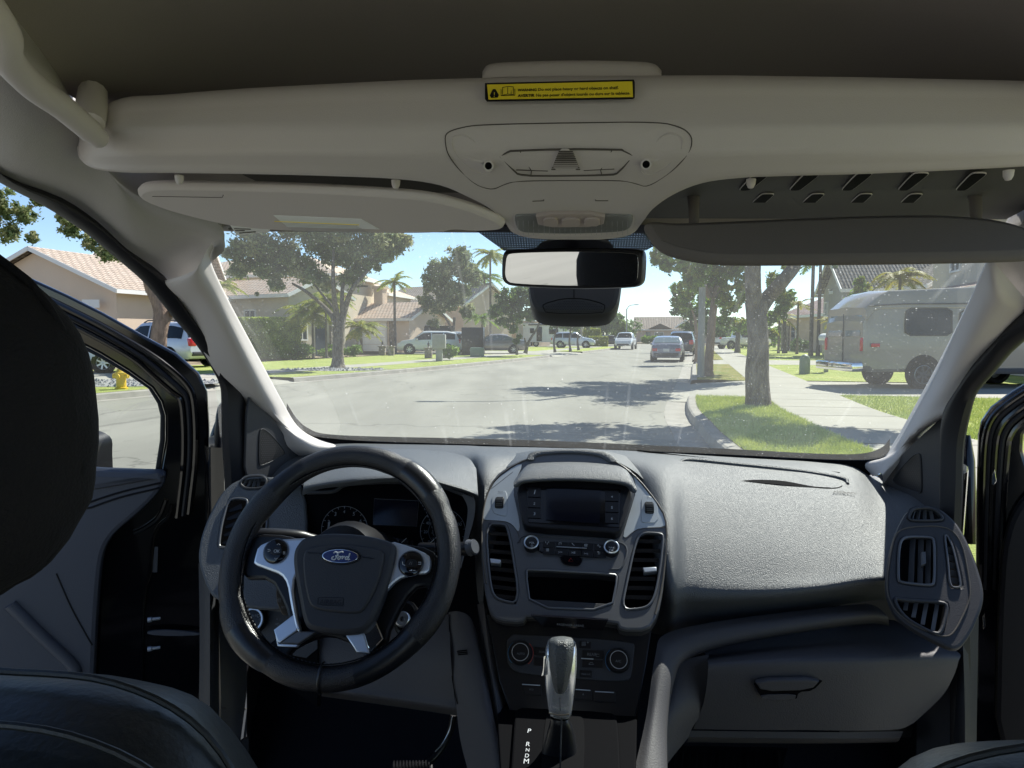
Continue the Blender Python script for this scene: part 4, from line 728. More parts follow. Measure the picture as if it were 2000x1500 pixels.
for i in range(N):
    a = 360 * (i + .5) / N; m = M_lth if any(abs((a - c_ + 180) % 360 - 180) < w_ for c_, w_ in ((0, 38), (180, 38), (265, 22), (90, 30))) else M_lth2
    sw.add([], [], m); mi = sw.mi(m)
    for k in range(n): sw.f.append((i * n + k, i * n + (k + 1) % n, ((i + 1) % N) * n + (k + 1) % n, ((i + 1) % N) * n + k)); sw.m.append(mi)
sw.v = [tuple(q) for q in vs]
wheel = thing('steering_wheel', '', '', (0, 0, 0)); del wheel['label']; del wheel['category']; wheel.parent = van; wheel.location = WC - VB; ORG[wheel] = WC
rim = sw.build('rim_cover', wheel, ang=50)
b = MB(); b.tube([WC + (wu * math.cos(a) + wv * math.sin(a)) * .1605 + wn * .0125 for a in np.linspace(0, 2 * math.pi, 121)[:-1]], .0009, M_void, 5, True)
for i in range(150): a = 2 * math.pi * i / 150; e = wu * math.cos(a) + wv * math.sin(a); f_ = -wu * math.sin(a) + wv * math.cos(a); b.tube([WC + e * .1590 + wn * .0105 - f_ * .0016, WC + e * .1590 + wn * .0105 + f_ * .0016], .0007, M_gry2, 4, cap=False)
a = R_(271); e = wu * math.cos(a) + wv * math.sin(a); b.tube([WC + e * (.1785 + .0225 * math.cos(q)) + wn * .0215 * math.sin(q) for q in np.linspace(0, math.pi, 12)], .0015, M_lth2, 6); b.build('stitching', wheel)
def wp(x, y, h=0): return PWh.at(*PWh.uv(x, y, h), h)
b = MB(); sm_ = dict(sm=2)
b.plate(PWh, [(468, 1070), (500, 1042), (560, 1044), (600, 1060), (780, 1060), (840, 1070), (866, 1100), (862, 1160), (820, 1140), (790, 1170), (752, 1250), (770, 1300), (700, 1325), (600, 1320), (520, 1290), (510, 1270), (566, 1220), (555, 1180), (528, 1130), (470, 1130)], M_blk, t=.02, h=-.006, bev=.005, sm=1, holes=[[(565, 1272), (600, 1252), (640, 1240), (700, 1262), (712, 1286), (650, 1305), (585, 1300), (566, 1290)]]); b.build('spoke_frame', wheel)
# silver spokes: one winged plate each side and two lower fangs
b = MB(); b.plate(PWh, [(496, 1090), (503, 1066), (530, 1054), (590, 1050), (640, 1048), (640, 1080), (590, 1100), (572, 1140), (580, 1200), (588, 1236), (578, 1232), (566, 1180), (560, 1140), (548, 1122), (520, 1112), (494, 1102)], M_silv, t=.012, h=.018, bev=.004, sm=1); b.build('silver_spoke', wheel)
b = MB(); b.plate(PWh, [(760, 1055), (800, 1066), (836, 1082), (842, 1096), (838, 1120), (806, 1122), (776, 1132), (750, 1160), (728, 1200), (706, 1240), (700, 1238), (720, 1180), (745, 1120), (752, 1080)], M_silv, t=.012, h=.018, bev=.004, sm=1); b.build('silver_spoke', wheel)
b = MB(); b.plate(PWh, [(534, 1230), (578, 1196), (584, 1216), (580, 1232), (545, 1256), (540, 1250)], M_silv, t=.012, h=.014, bev=.002); b.plate(PWh, [(545, 1257), (582, 1232), (618, 1234), (582, 1258)], M_fas, t=.012, h=.013, bev=.002); b.plate(PWh, [(537, 1240), (545, 1257), (582, 1259), (578, 1264), (542, 1262)], M_silv, t=.010, h=.011, bev=.001); b.build('silver_spoke', wheel)
b = MB(); b.plate(PWh, [(674, 1240), (706, 1222), (712, 1240), (722, 1276), (696, 1274), (690, 1264)], M_silv, t=.012, h=.014, bev=.002); b.plate(PWh, [(708, 1218), (733, 1208), (749, 1248), (724, 1274), (716, 1262), (710, 1240)], M_chr, t=.012, h=.013, bev=.002); b.build('silver_spoke', wheel)
ab = MB(); o = [(572, 1072), (590, 1048), (625, 1041), (670, 1040), (720, 1045), (762, 1056), (773, 1068), (768, 1100), (750, 1160), (728, 1215), (708, 1236), (664, 1240), (612, 1233), (592, 1222), (580, 1160), (570, 1100)]
ab.plate(PWh, o, M_dash2, t=.03, h=.030, bev=.008, sm=2); ab.plate(PWh, [(590, 1080), (605, 1066), (664, 1062), (740, 1070), (752, 1082), (738, 1140), (712, 1190), (698, 1200), (618, 1192), (602, 1180), (592, 1130)], M_dash2, t=.008, h=.034, bev=.0035, sm=2)
airb = ab.build('airbag_cover', wheel, ang=70)
b = MB(); H = .0345; b.plate(PWh, [(622, 1166), (670, 1167), (672, 1170), (670, 1182), (668, 1184), (621, 1182), (619, 1180), (620, 1168)], M_blk, t=.001, h=H, bev=.0003, sm=0, holes=[[(622.5, 1168), (669.5, 1169), (668, 1182), (621, 1180)]]); b.text(PWh, 'AIRBAG', (624, 1179.5), (666, 1181), M_blk, h=H + .0004); b.build('airbag_marking', wheel); b = MB(); b.tube([wp(602, 1079, H), wp(626, 1081, H)], .0008, M_blk, 5); b.build('horn_marking', wheel); b = MB(); b.tube([wp(700, 1087, H), wp(730, 1091, H)], .0008, M_blk, 5); b.build('horn_marking', wheel)
# oval badge
bc = (664.5, 1086); b = MB(); oval = lambda rx, ry, n=48: [(bc[0] + rx * math.cos(2 * math.pi * k / n), bc[1] + ry * math.sin(2 * math.pi * k / n) + (rx * math.cos(2 * math.pi * k / n)) * .02) for k in range(n)]
b.plate(PWh, oval(39, 17), M_blk, t=.004, h=.0365, bev=.001); b.plate(PWh, oval(35.5, 13.6), M_chr, t=.003, h=.0385, bev=.0005); b.plate(PWh, oval(33.8, 12.1), M_blue, t=.003, h=.0389, bev=.0003)
def script(strokes, r=.0011):
    for s_ in strokes: b.tube(spline([wp(bc[0] + (x - 50) * .5, bc[1] + (y - 25) * .5, .0394) for x, y in s_], 6), r, M_wht, 6)
script([[(24, 14), (30, 9), (42, 12), (56, 8), (62, 11)], [(44, 11), (38, 22), (33, 34), (26, 39), (18, 36), (19, 30), (26, 27)], [(31, 25), (38, 24), (44, 20)],
        [(47, 27), (41, 31), (42, 37), (48, 36), (52, 30), (48, 26), (53, 28), (58, 27)], [(58, 26), (61, 28), (57, 37)], [(59, 33), (64, 28), (69, 27)],
        [(80, 28), (74, 28), (70, 34), (73, 38), (79, 35), (85, 24), (88, 14)], [(85, 24), (80, 34), (82, 39), (88, 36)]]); b.build('badge', wheel)
for cx, cy, nm in ((539, 1077, 'L'), (803, 1101, 'R')):
    b = MB(); c = wp(cx, cy, .019); b.rev(c, wn, [(-.006, .0205), (.001, .0198), (.0025, .018), (.003, .008), (.003, 0)], M_gloss, 36); b.rev(c, wn, [(0, .0205), (.0016, .0208), (.0016, .0198)], M_fas, 36)
    q = lambda x, y: (cx + x, cy + y)
    b.plate(PWh, [q(-7, -9), q(10, -8), q(12, 6), q(-12, 6)], M_blk, t=.003, h=.0235, bev=.0008, sm=1)
    if nm == 'L':
        b.text(PWh, 'OK', q(-5, 2), q(7, 2.6), M_wht, h=.0246); 
        b.tube([wp(*q(x, y), .0232) for x, y in ((-16, -4), (-12, -4), (-11, -1), (-16, 0))], .0005, M_wht, 4); b.tube([wp(*q(x, y), .0232) for x, y in ((-3, 13), (0, 15), (3, 13))], .0005, M_wht, 4); b.tube([wp(*q(x, y), .0232) for x, y in ((2, -13), (5, -15), (8, -13))], .0005, M_wht, 4)
        for k in range(3): b.tube([wp(*q(14, 1 + 2 * k), .0232), wp(*q(18, 1 + 2 * k), .0232)], .0004, M_wht, 4)
    else:
        b.tube([wp(*q(x, y), .0232) for x, y in ((-17, -4), (-16, 2), (-12, 3))], .0006, M_wht, 4); b.tube([wp(*q(x, y), .0245) for x, y in ((-4, 2), (-1, -4))], .0005, M_gry, 4); b.tube([wp(*q(x, y), .0245) for x, y in ((0, 2), (2, -4))], .0005, M_gry, 4)
        b.tube([wp(*q(x, y), .0232) for x, y in ((14, -3), (19, -3), (19, 1), (14, 1))], .0005, M_wht, 4); b.plate(PWh, [q(-5, 14), q(2, 11), q(2, 14)], M_wht, t=.0004, h=.0232, bev=0); b.tube([wp(*q(4, 13), .0232), wp(*q(8, 13), .0232)], .0005, M_wht, 4)
    b.build('button_pad', wheel, ang=50)
b = MB(); P = P3((540, 1150, 1.10), (570, 1170, 1.09), (548, 1200, 1.09)); b.plate(P, [(540, 1130), (556, 1138), (566, 1170), (574, 1196), (553, 1205), (545, 1190), (538, 1170)], M_blk, t=.01, h=.004, bev=.002, sm=1)
for s_, x, y in (('SET+', 540.5, 1152), ('CAN', 540, 1171), ('RES', 540, 1175.5), ('SET-', 549, 1188)): b.text(P, s_, (x, y), (x + 9, y + .8), M_gry, h=.0045)
b.tube([P.at(*P.uv(x, y, .0045), .0045) for x, y in ((553, 1164), (556, 1160), (560, 1164), (560, 1168), (554, 1168))], .0004, M_gry, 4); b.build('cruise_buttons', wheel)
# ================================================================ CENTRE STACK
PF = P3((1120, 900, 1.44), (980, 1215, 1.185), (1250, 1226, 1.18))
so_ = [(938, 1075), (939, 1010), (947, 965), (965, 930), (1005, 903), (1060, 884), (1110, 880), (1165, 883), (1215, 905), (1250, 935), (1282, 975), (1303, 1008), (1306, 1060), (1296, 1150), (1286, 1200), (1266, 1230), (1212, 1230), (1204, 1214), (1030, 1202), (1020, 1216), (972, 1212), (955, 1196), (945, 1150)]
hl = [(949, 1023), (985, 1024), (990, 1030), (998, 1060), (1016, 1180), (975, 1172), (962, 1160), (955, 1120)]
hr = [(1252, 1040), (1292, 1042), (1296, 1050), (1290, 1110), (1278, 1170), (1262, 1188), (1213, 1192), (1226, 1130), (1240, 1065)]
hp_ = [(1027, 1117), (1033, 1112), (1200, 1121), (1206, 1128), (1194, 1192), (1036, 1186)]
b = MB(); b.plate(PF, so_, M_fas, t=.012, h=0, bev=.004, sm=1, holes=[hl, hr, hp_], hsm=1); b.plate(PF, [(x * .985 + 16, y * .985 + 16) for x, y in so_], M_void, t=.05, h=-.04, bev=.003, sm=1)
b.plate(PF, so_, M_dash2, t=.03, h=-.0125, bev=.002, sm=1, holes=[hl, hr, hp_], hsm=1); cs = b.build('centre_stack', van)
b = MB(); b.tube(chaikin([PF.at(*PF.uv(*q), .001) for q in ((950, 1140), (941, 1075), (942, 1010), (950, 968), (968, 934), (1008, 906), (1062, 887), (1110, 883), (1165, 886), (1213, 908), (1248, 938), (1280, 978), (1300, 1010), (1303, 1060), (1293, 1150), (1280, 1200))], 1, False), .0016, M_line, 6)
for q in ([(946, 1016), (985, 1018), (1000, 1024), (1012, 1040), (1016, 1060)], [(1303, 1030), (1250, 1032), (1235, 1040), (1222, 1052)], [(1002, 922), (960, 955)], [(1236, 932), (1250, 932)]): b.tube(chaikin([PF.at(*PF.uv(*p), .0006) for p in q], 1, False), .0007, M_line, 5)
b.tube(chaikin([PF.at(*PF.uv(*q), .0006) for q in ((1012, 1060), (1018, 1048), (1040, 1046), (1200, 1056), (1222, 1064), (1226, 1080), (1214, 1112), (1190, 1112))], 1, False), .0016, M_fas, 6); b.build('panel_seam', cs)
b = MB(); b.patch([[PF.at(*PF.uv(x, y, h), h) for x, y in r] for h, r in ((-.005, ((1035, 892), (1045, 885), (1110, 879), (1175, 884), (1200, 896))), (.004, ((1028, 896), (1042, 882), (1110, 877), (1180, 882), (1208, 900))), (.004, ((1040, 898), (1052, 888), (1112, 884), (1168, 889), (1192, 902))), (-.006, ((1050, 900), (1058, 893), (1115, 889), (1162, 894), (1184, 903))), (-.006, ((1052, 902), (1066, 902), (1116, 902), (1160, 903), (1186, 904))))], M_dash, 4); b.build('top_tray', cs)
# dashboard skin between stack and windscreen
b = MB(); b.patch([[Y(x, y, d) for x, y in r] for d, r in ((1.60, ((935, 925), (960, 898), (1040, 880), (1110, 876), (1180, 880), (1250, 905), (1300, 960))), (1.48, ((937, 960), (965, 925), (1045, 893), (1110, 887), (1180, 893), (1245, 925), (1298, 985))))], M_dash, 4); b.build('stack_surround', cs)
for q in ([(942, 1010), (951, 968), (969, 936), (1008, 908), (1022, 906), (1000, 950), (1016, 1024), (1013, 1040), (1000, 1024), (985, 1018), (947, 1016)], [(1243, 958), (1238, 930), (1224, 910), (1247, 939), (1279, 979), (1299, 1011), (1302, 1029), (1250, 1031), (1235, 1039), (1222, 1051), (1216, 1046), (1230, 1000)]):
    b = MB(); b.plate(PF, q, M_wing_lit, t=.0012, h=.0009, bev=.0004, sm=1); b.build('sunlit_fascia_wing', cs)  # thin pale plates painting the sunlit upper part of the fascia
# screen unit
b = MB(); b.plate(PF, [(1006, 946), (1036, 930), (1215, 935), (1240, 958), (1215, 1034), (1202, 1042), (1190, 1040), (1034, 1030), (1020, 1022)], M_blk, t=.04, h=.022, bev=.003, sm=1)
b.plate(PF, [(1028, 948), (1212, 955), (1210, 1030), (1032, 1020)], M_gloss, t=.002, h=.0235, bev=.0005); scr = b.build('display_unit', cs)
b = MB(); b.patch([[PF.at(*PF.uv(x, y, h), h) for x, y in r] for h, r in ((.0, ((1028, 912), (1040, 905), (1120, 902), (1200, 908), (1222, 918))), (.018, ((1014, 926), (1034, 911), (1120, 907), (1212, 914), (1234, 932))), (.034, ((1006, 936), (1030, 921), (1120, 917), (1216, 925), (1240, 946))), (.042, ((1003, 944), (1026, 934), (1120, 931), (1218, 938), (1244, 956))), (.040, ((1004, 951), (1028, 941), (1120, 938), (1216, 945), (1241, 963))), (.028, ((1010, 952), (1032, 943), (1120, 940), (1212, 947), (1234, 962))))], M_dash, 5); b.build('display_hood', scr, ang=75)
b = MB(); b.plate(PF, [(1068, 953), (1173, 958), (1171, 1023), (1066, 1015)], M_scr, t=.001, h=.0252, bev=.0003); b.build('screen', scr)
for k in range(3):
    for sx, x0, x1, y0, d in ((0, 1031, 1056, 951, 20.5), (1, 1182, 1208, 958, 21.5)):
        b = MB(); y = y0 + d * k; b.plate(PF, [(x0, y), (x1, y + 1), (x1, y + d - .5), (x0, y + d - 1.5)], M_blk, t=.0012, h=.0254, bev=.0004); b.text(PF, str(k + 1 + 3 * sx), ((x0 + x1) / 2 - (1.6 if k + sx else .7), y + 14), ((x0 + x1) / 2 + (1.6 if k + sx else .7), y + 14.2), M_wht, h=.026); b.build('preset_button', scr, ang=30)
for hx, P0 in (((960, 963, 985, 1004), (976, 983)), ((1254, 970, 1284, 1022), (1268, 993))):
    b = MB(); x, y = P0; b.plate(PF, [(x - 15, y - 18), (x + 10, y - 26), (x + 15, y - 18), (x + 15, y + 22), (x + 10, y + 26), (x - 16, y + 18)] if x < 1000 else [(x - 15, y - 26), (x + 4, y - 24), (x + 17, y - 8), (x + 18, y + 28), (x - 14, y + 28), (x - 16, y + 20)], M_wing_lit, t=.002, h=.0020, bev=.0008, sm=1)
    c = PF.at(*PF.uv(x, y), -.002); b.rev(c - PF.u * .0085, PF.u, [(0, .003), (0, .012), (.0015, .0135), (.0155, .0135), (.017, .012), (.017, .003)], M_blk, 30)
    for k in range(24): q = k / 24 * 2 * math.pi; e = PF.v * math.cos(q) + PF.n * math.sin(q); b.tube([c - PF.u * .006 + e * .0137, c + PF.u * .006 + e * .0137], .0007, M_fas, 4)
    b.text(PF, 'IIII', (x - 4, y - 18), (x + 5, y - 17.5), M_gry, h=.002); b.tube([PF.at(*PF.uv(x + a_, y + c_), .0016) for a_, c_ in ((-5, 18), (-1, 18), (-1, 23), (-5, 23), (-5, 18))], .0004, M_wht if x > 1100 else M_gry, 4); b.tube([PF.at(*PF.uv(x + a_, y + c_), .0016) for a_, c_ in ((1, 18), (5, 18), (5, 23), (1, 23), (1, 18))], .0004, M_wht if x > 1100 else M_gry, 4); b.build('vent_thumbwheel', cs)
def lerp(a, c, t): return (a[0] + (c[0] - a[0]) * t, a[1] + (c[1] - a[1]) * t)
sl_ = [((948, 1041 + 17.4 * k + 0), (993 + k * 2.7, 1044 + 17.8 * k)) for k in range(8)]
sl_ = [((950 + k * 1.7, a[1]), c) for k, (a, c) in enumerate(sl_)]
vent(PF, hl, M_fas, sl_, M_blk, par=cs, tabp=((967, 1095), [(957, 1090), (978, 1093), (977, 1101), (958, 1099)], M_silv), sw=.007, tilt=.3, d=-.006)
sr_ = [((1244 - k * 4.2, 1057 + 18.2 * k), (1292 - k * 3.0, 1058 + 18.2 * k)) for k in range(7)]
vent(PF, hr, M_fas, sr_, M_blk, par=cs, tabp=((1268, 1111), [(1256, 1108), (1282, 1107), (1283, 1115), (1258, 1118)], M_silv), sw=.007, tilt=.3, d=-.006)
b = MB(); b.plate(PF, [(1034, 1170), (1197, 1180), (1194, 1193), (1036, 1187)], M_dash2, t=.02, h=-.002, bev=.001); b.tube(chaikin([PF.at(*PF.uv(*q), .0004) for q in hp_], 1), .002, M_fas, 6, True); b.build('storage_pocket', cs)
# radio
b = MB(); b.plate(PF, [(1050, 1056), (1190, 1063), (1186, 1074), (1172, 1088), (1150, 1088), (1060, 1080), (1046, 1072)], M_gloss, t=.004, h=.003, bev=.001, sm=1); rad = b.build('radio_panel', cs)
b = MB(); b.plate(PF, [(1091, 1084), (1140, 1087), (1134, 1102), (1126, 1105), (1106, 1103), (1098, 1099)], M_gloss, t=.004, h=.0034, bev=.001, sm=1); b.tube([PF.at(*PF.uv(*q), .004) for q in ((1115, 1092), (1120, 1099), (1110.5, 1098.5))], .0006, M_ledr, 4, True); b.build('hazard_button', rad)
for i in range(5):
    for j in range(2):
        b = MB(); x = 1061 + i * 25; y = 1057 + i * 1.45 + j * 13.5; b.plate(PF, [(x, y), (x + 23.5, y + 1.2), (x + 22.5, y + 13), (x - .5, y + 12)], M_blk, t=.001, h=.0042, bev=.0003)
        cx, cy = x + 8, y + 6; T = lambda pts, m=M_wht: b.tube([PF.at(*PF.uv(cx + p, cy + q), .0048) for p, q in pts], .0005, m, 4)
        k = i + 5 * j
        if k == 0: T([(0, -1), (0, 3)]); T([(-3, -3), (-3, 0)]); T([(3, -3), (3, 0)])
        elif k == 1: T([(-2, 2), (-2, -2), (2, -3), (2, 1)]); 
        elif k == 2: T([(-2, -3), (0, 0), (3, 2)])
        elif k == 3: T([(-2, -2), (3, -2), (3, 2), (-2, 2), (-2, -2)]); T([(-1, 0), (1, 1), (3, -2)])
        elif k == 4: T([(-2, -1), (0, -3), (1, -1), (-1, 0), (-2, -1)]); T([(1, 1), (3, 0), (4, 2), (2, 3), (1, 1)])
        elif k == 5: T([(-2, -2), (3, -2)]); T([(-2, 0), (3, 0)]); T([(-2, 2), (3, 2)])
        elif k == 6: b.text(PF, '|<<', (cx - 3, cy + 2), (cx + 4, cy + 2.3), M_wht, h=.0048)
        elif k == 7: b.text(PF, '>II', (cx - 3, cy + 2), (cx + 4, cy + 2.3), M_wht, h=.0048)
        elif k == 8: b.text(PF, '>>|', (cx - 3, cy + 2), (cx + 4, cy + 2.3), M_wht, h=.0048)
        else: T([(0, -3), (-2, -2), (0, 0)]); T([(-2, -2), (3, -1), (3, 2), (-1, 2)])
        b.build('radio_button', rad, ang=30)
b = MB(); b.tube([PF.at(*PF.uv(1087, 1070.2), .005), PF.at(*PF.uv(1146, 1073.4), .005)], .0009, M_silv, 6); b.build('chrome_strip', rad)
for (x, y), t_, in (((1038.5, 1061), ('VOL', 'O')), ((1194, 1070), ('TUNE', 'OK'))):
    b = MB(); c = PF.hit(x, y + 5); b.rev(c, PF.n, [(0, .0150), (.012, .0145), (.0135, .0138)], M_blk, 36); b.rev(c, PF.n, [(.0125, .0142), (.0145, .0143), (.0155, .0132), (.0145, .0118), (.013, .0112)], M_silv, 36); b.rev(c, PF.n, [(.0135, .0115), (.0142, .008), (.0142, 0)], M_blk, 30)
    b.text(PF, t_[0], (x - 5.5, y + .5), (x + 5.5, y + 1), M_wht, h=.0148); b.text(PF, t_[1], (x - (2 if t_[1] == 'O' else 4.5), y + 6.5), (x + (2.5 if t_[1] == 'O' else 4.5), y + 7), M_wht, h=.0148); b.build('radio_knob', rad, ang=40)
b = MB(); P = P3((1040, 1205, 1.178), (1190, 1214, 1.175), (1110, 1232, 1.175)); b.plate(P, [(1036, 1202), (1188, 1211), (1178, 1231), (1062, 1225)], M_gloss, t=.01, h=.0, bev=.001); b.text(P, 'PASSENGER AIRBAG', (1088, 1221.5), (1140, 1224.5), M_gry, h=.0008); b.build('airbag_indicator', cs, ang=30)
# ================================================================ CLIMATE PANEL
PK2 = P3((1000, 1240, 1.20), (1230, 1252, 1.20), (1110, 1370, 1.14))
b = MB(); b.plate(PK2, [(950, 1200), (1275, 1215), (1262, 1300), (1240, 1410), (1000, 1400), (975, 1330), (962, 1260)], M_blk, t=.02, h=-.003, bev=.002); b.plate(PK2, [(990, 1238), (1050, 1241), (1180, 1248), (1237, 1256), (1240, 1262), (1233, 1320), (1226, 1330), (1180, 1330), (1020, 1316), (998, 1306), (990, 1290)], M_dash2, t=.003, h=0, bev=.001, sm=1)
cp = b.build('climate_panel', van)
for x0, y0, x1, y1, s_, w_ in ((1043, 1263, 1066, 1280, 'DUAL', 12), (1131, 1252, 1155, 1266, '', 0), (1137, 1269, 1180, 1286, 'REAR', 18), (1137, 1288, 1178, 1303, '', 0), (1132, 1308, 1157, 1322, 'MAX A/C', 18), (1043, 1283, 1064, 1300, '', 0)):
    b = MB(); b.plate(PK2, [(x0, y0), (x1, y0 + 1.5), (x1 - 1, y1 + 1.5), (x0, y1)], M_blk, t=.002, h=.0015, bev=.0005)
    if s_: b.text(PK2, s_, (x0 + 10 if s_ != 'MAX A/C' else x0 + 4, (y0 + y1) / 2 + 3), ((x0 + 10 if s_ != 'MAX A/C' else x0 + 4) + w_, (y0 + y1) / 2 + 3.8), M_gry, h=.002)
    T = lambda pts: b.tube([PK2.at(*PK2.uv(p, q), .002) for p, q in pts], .0005, M_gry, 4)
    if y0 == 1252:
        for a_, c_ in ((-2, -2), (2, -2), (-2, 2), (2, 2)): T([(1140 + a_ + 1.6 * math.cos(q), 1258 + c_ + 1.6 * math.sin(q)) for q in np.linspace(0, 6.28, 9)])
        T([(1146, 1255), (1150, 1255)]); T([(1148, 1253), (1148, 1257)])
    if s_ == 'REAR': T([(1164, 1278), (1170, 1278), (1170, 1283), (1164, 1282), (1164, 1278)])
    if y0 == 1288: T([(1150, 1298), (1152, 1295), (1156, 1294), (1160, 1298), (1150, 1298)])
    b.build('climate_button', cp, ang=30)
b = MB(); b.tube([PK2.at(*PK2.uv(1135, 1286.5), .003), PK2.at(*PK2.uv(1159, 1287.8), .003)], .0009, M_silv, 5); b.build('chrome_strip', cp)
for (x, y), s_ in (((1017, 1276), 'AUTO'), ((1207.5, 1291), 'A/C')):
    b = MB(); c = PK2.hit(x, y); b.rev(c, PK2.n, [(0, .0205), (.010, .0195), (.012, .0185), (.012, .015)], M_blk, 36); b.rev(c, PK2.n, [(.011, .0150), (.0132, .0150), (.0132, .0140)], M_silv, 36); b.rev(c, PK2.n, [(.0125, .0142), (.013, .012), (.0125, 0)], M_blk, 30); b.text(PK2, s_, (x - (7.5 if s_ == 'AUTO' else 5.5), y + 2.2), (x + (7.5 if s_ == 'AUTO' else 5.5), y + 3), M_gry, h=.0132)
    for a0, a1, m in ((130, 230, M_ledb),) + (((-50, 50, M_ledr),) if s_ == 'AUTO' else ()): b.tube([c + PK2.n * .002 + (PK2.u * math.cos(R_(a)) + PK2.v * math.sin(R_(a))) * .0222 for a in np.linspace(a0, a1, 14)], .0005, m, 4)
    b.build('temperature_knob', cp)
for x0, x1, y0, s_ in ((1018, 1058, 1336, 'ECO'), (1122, 1156, 1346, 'A'), (1160, 1202, 1350, '')):
    b = MB(); b.plate(PK2, [(x0, y0), (x1, y0 + 2), (x1, y0 + 22), (x0 + 8 if x0 < 1100 else x0, y0 + 20)], M_blk, t=.002, h=.001, bev=.0005, sm=0); b.tube([PK2.at(*PK2.uv(x0 + 2, y0 + 1), .0025), PK2.at(*PK2.uv(x1 - 3, y0 + 3), .0025)], .0008, M_silv, 5)
    if s_: b.text(PK2, s_, ((x0 + x1) / 2 - (4 if s_ == 'ECO' else 2), y0 + 12), ((x0 + x1) / 2 + (4 if s_ == 'ECO' else 2), y0 + 12.4), M_gry, h=.0015)
    b.build('climate_button', cp, ang=30)
# ================================================================ GEAR SELECTOR
PGr = P3((1010, 1385, 1.13), (1200, 1395, 1.13), (1100, 1500, .93))
b = MB(); b.plate(PGr, [(970, 1370), (1245, 1385), (1238, 1620), (985, 1620)], M_cl, t=.02, h=-.003, bev=.002); b.plate(PGr, [(1012, 1383), (1025, 1381), (1195, 1390), (1206, 1402), (1212, 1480), (1212, 1620), (990, 1620), (1002, 1440), (1006, 1390)], M_cl, t=.01, h=.006, bev=.003, sm=1)
gs = b.build('gear_console', van)
b = MB()
for s_, y, x, w_ in (('P', 1431, 1030, 7), ('R', 1457, 1027, 7.5), ('N', 1467.5, 1026.5, 7.5), ('D', 1479, 1025, 8), ('M', 1491, 1022.5, 11)): b.text(PGr, s_, (x, y), (x + w_, y + .3), M_wht, h=.0066, shear=.1, vs_=1.9)
b.build('gear_marking', gs, ang=30)
b = MB(); b.plate(PGr, [(1066, 1400), (1072, 1392), (1130, 1395), (1141, 1405), (1142, 1480), (1130, 1620), (1050, 1620), (1060, 1450)], M_void, t=.002, h=.0075, bev=.0008, sm=1); b.build('shift_slot', gs)
b = MB(); rings = [(1093, 1400, .955, 19), (1094, 1410, .955, 21), (1095, 1425, .96, 25), (1094, 1450, .965, 31), (1092, 1475, .965, 36), (1088, 1510, .96, 42), (1085, 1560, .95, 48)]
def ring(x, y, d, w_, dy=.8, n=20, e=.75, wob=0):
    c = Y(x, y, d); r = w_ / F * d; o = []
    for k in range(n): q = 2 * math.pi * k / n; s1, c1 = math.sin(q), math.cos(q); o.append(c + Vector((math.copysign(abs(c1) ** e, c1) * r, math.copysign(abs(s1) ** e, s1) * r * dy, 0)) + Vector((0, 0, 0)) * wob + Vector((math.cos(q * 3 + y), 0, 0)) * wob * r)
    return o + [o[0]]
b.patch([ring(*q, wob=.05) for q in rings], M_lth2, 2); b.tube([Y(1097, 1402, .935), Y(1096, 1440, .925), Y(1094, 1500, .915)], .0012, M_lth2, 5); b.build('shift_boot', gs)
kb = MB(); kb.patch([ring(*q) for q in ((1095, 1398, .955, 17), (1094, 1392, .95, 22), (1094, 1375, .948, 25), (1094, 1340, .945, 29.5), (1095, 1300, .945, 32), (1096, 1270, .95, 31), (1097, 1256, .955, 28))], M_kns, 3)
kn_ = kb.build('shift_knob', gs)
PKn = P3((1065, 1270, .918), (1130, 1270, .918), (1096, 1360, .915)); b = MB()
kg = []
for y, w_, d in ((1244, 14, .965), (1246, 20, .945), (1252, 23.5, .926), (1265, 25, .917), (1290, 23.5, .912), (1318, 19, .910), (1340, 14, .912), (1352, 9, .917), (1356, 4, .922)):
    cx = 1096.5 - (y - 1250) * .022; kg.append([Y(cx + w_ * t_, y + 1.5 * (1 - t_ * t_) * (-1 if y < 1260 else 0), d + .014 * t_ ** 4) for t_ in (-1, -.9, -.5, 0, .5, .9, 1)])
b.patch(kg, mat('knob_leather', (.06, .066, .066), .45, spec=.8, bump=(520., .0018, 1.)), 4); b.build('knob_leather', kn_, ang=70)
b = MB(); b.patch([[Y(x, y, d) for x, y, d in r] for r in (((1072, 1246, .965), (1096, 1243, .96), (1120, 1248, .965)), ((1068, 1262, .98), (1096, 1256, .985), (1126, 1262, .98)))], M_dash, 4); b.plate(P3((1060, 1290, .935), (1068, 1290, .93), (1062, 1330, .93)), [(1061, 1282), (1065, 1281), (1064, 1300), (1062, 1320), (1057, 1321), (1060, 1305)], M_chr, t=.006, h=.001, bev=.001); b.tube([Y(1093.5, 1362, .912), Y(1094, 1388, .918)], .0006, M_void, 4); b.tube([Y(1072, 1393, .93), Y(1094, 1397, .928), Y(1112, 1395, .93)], .0012, M_chr, 6); b.build('release_button', kn_)
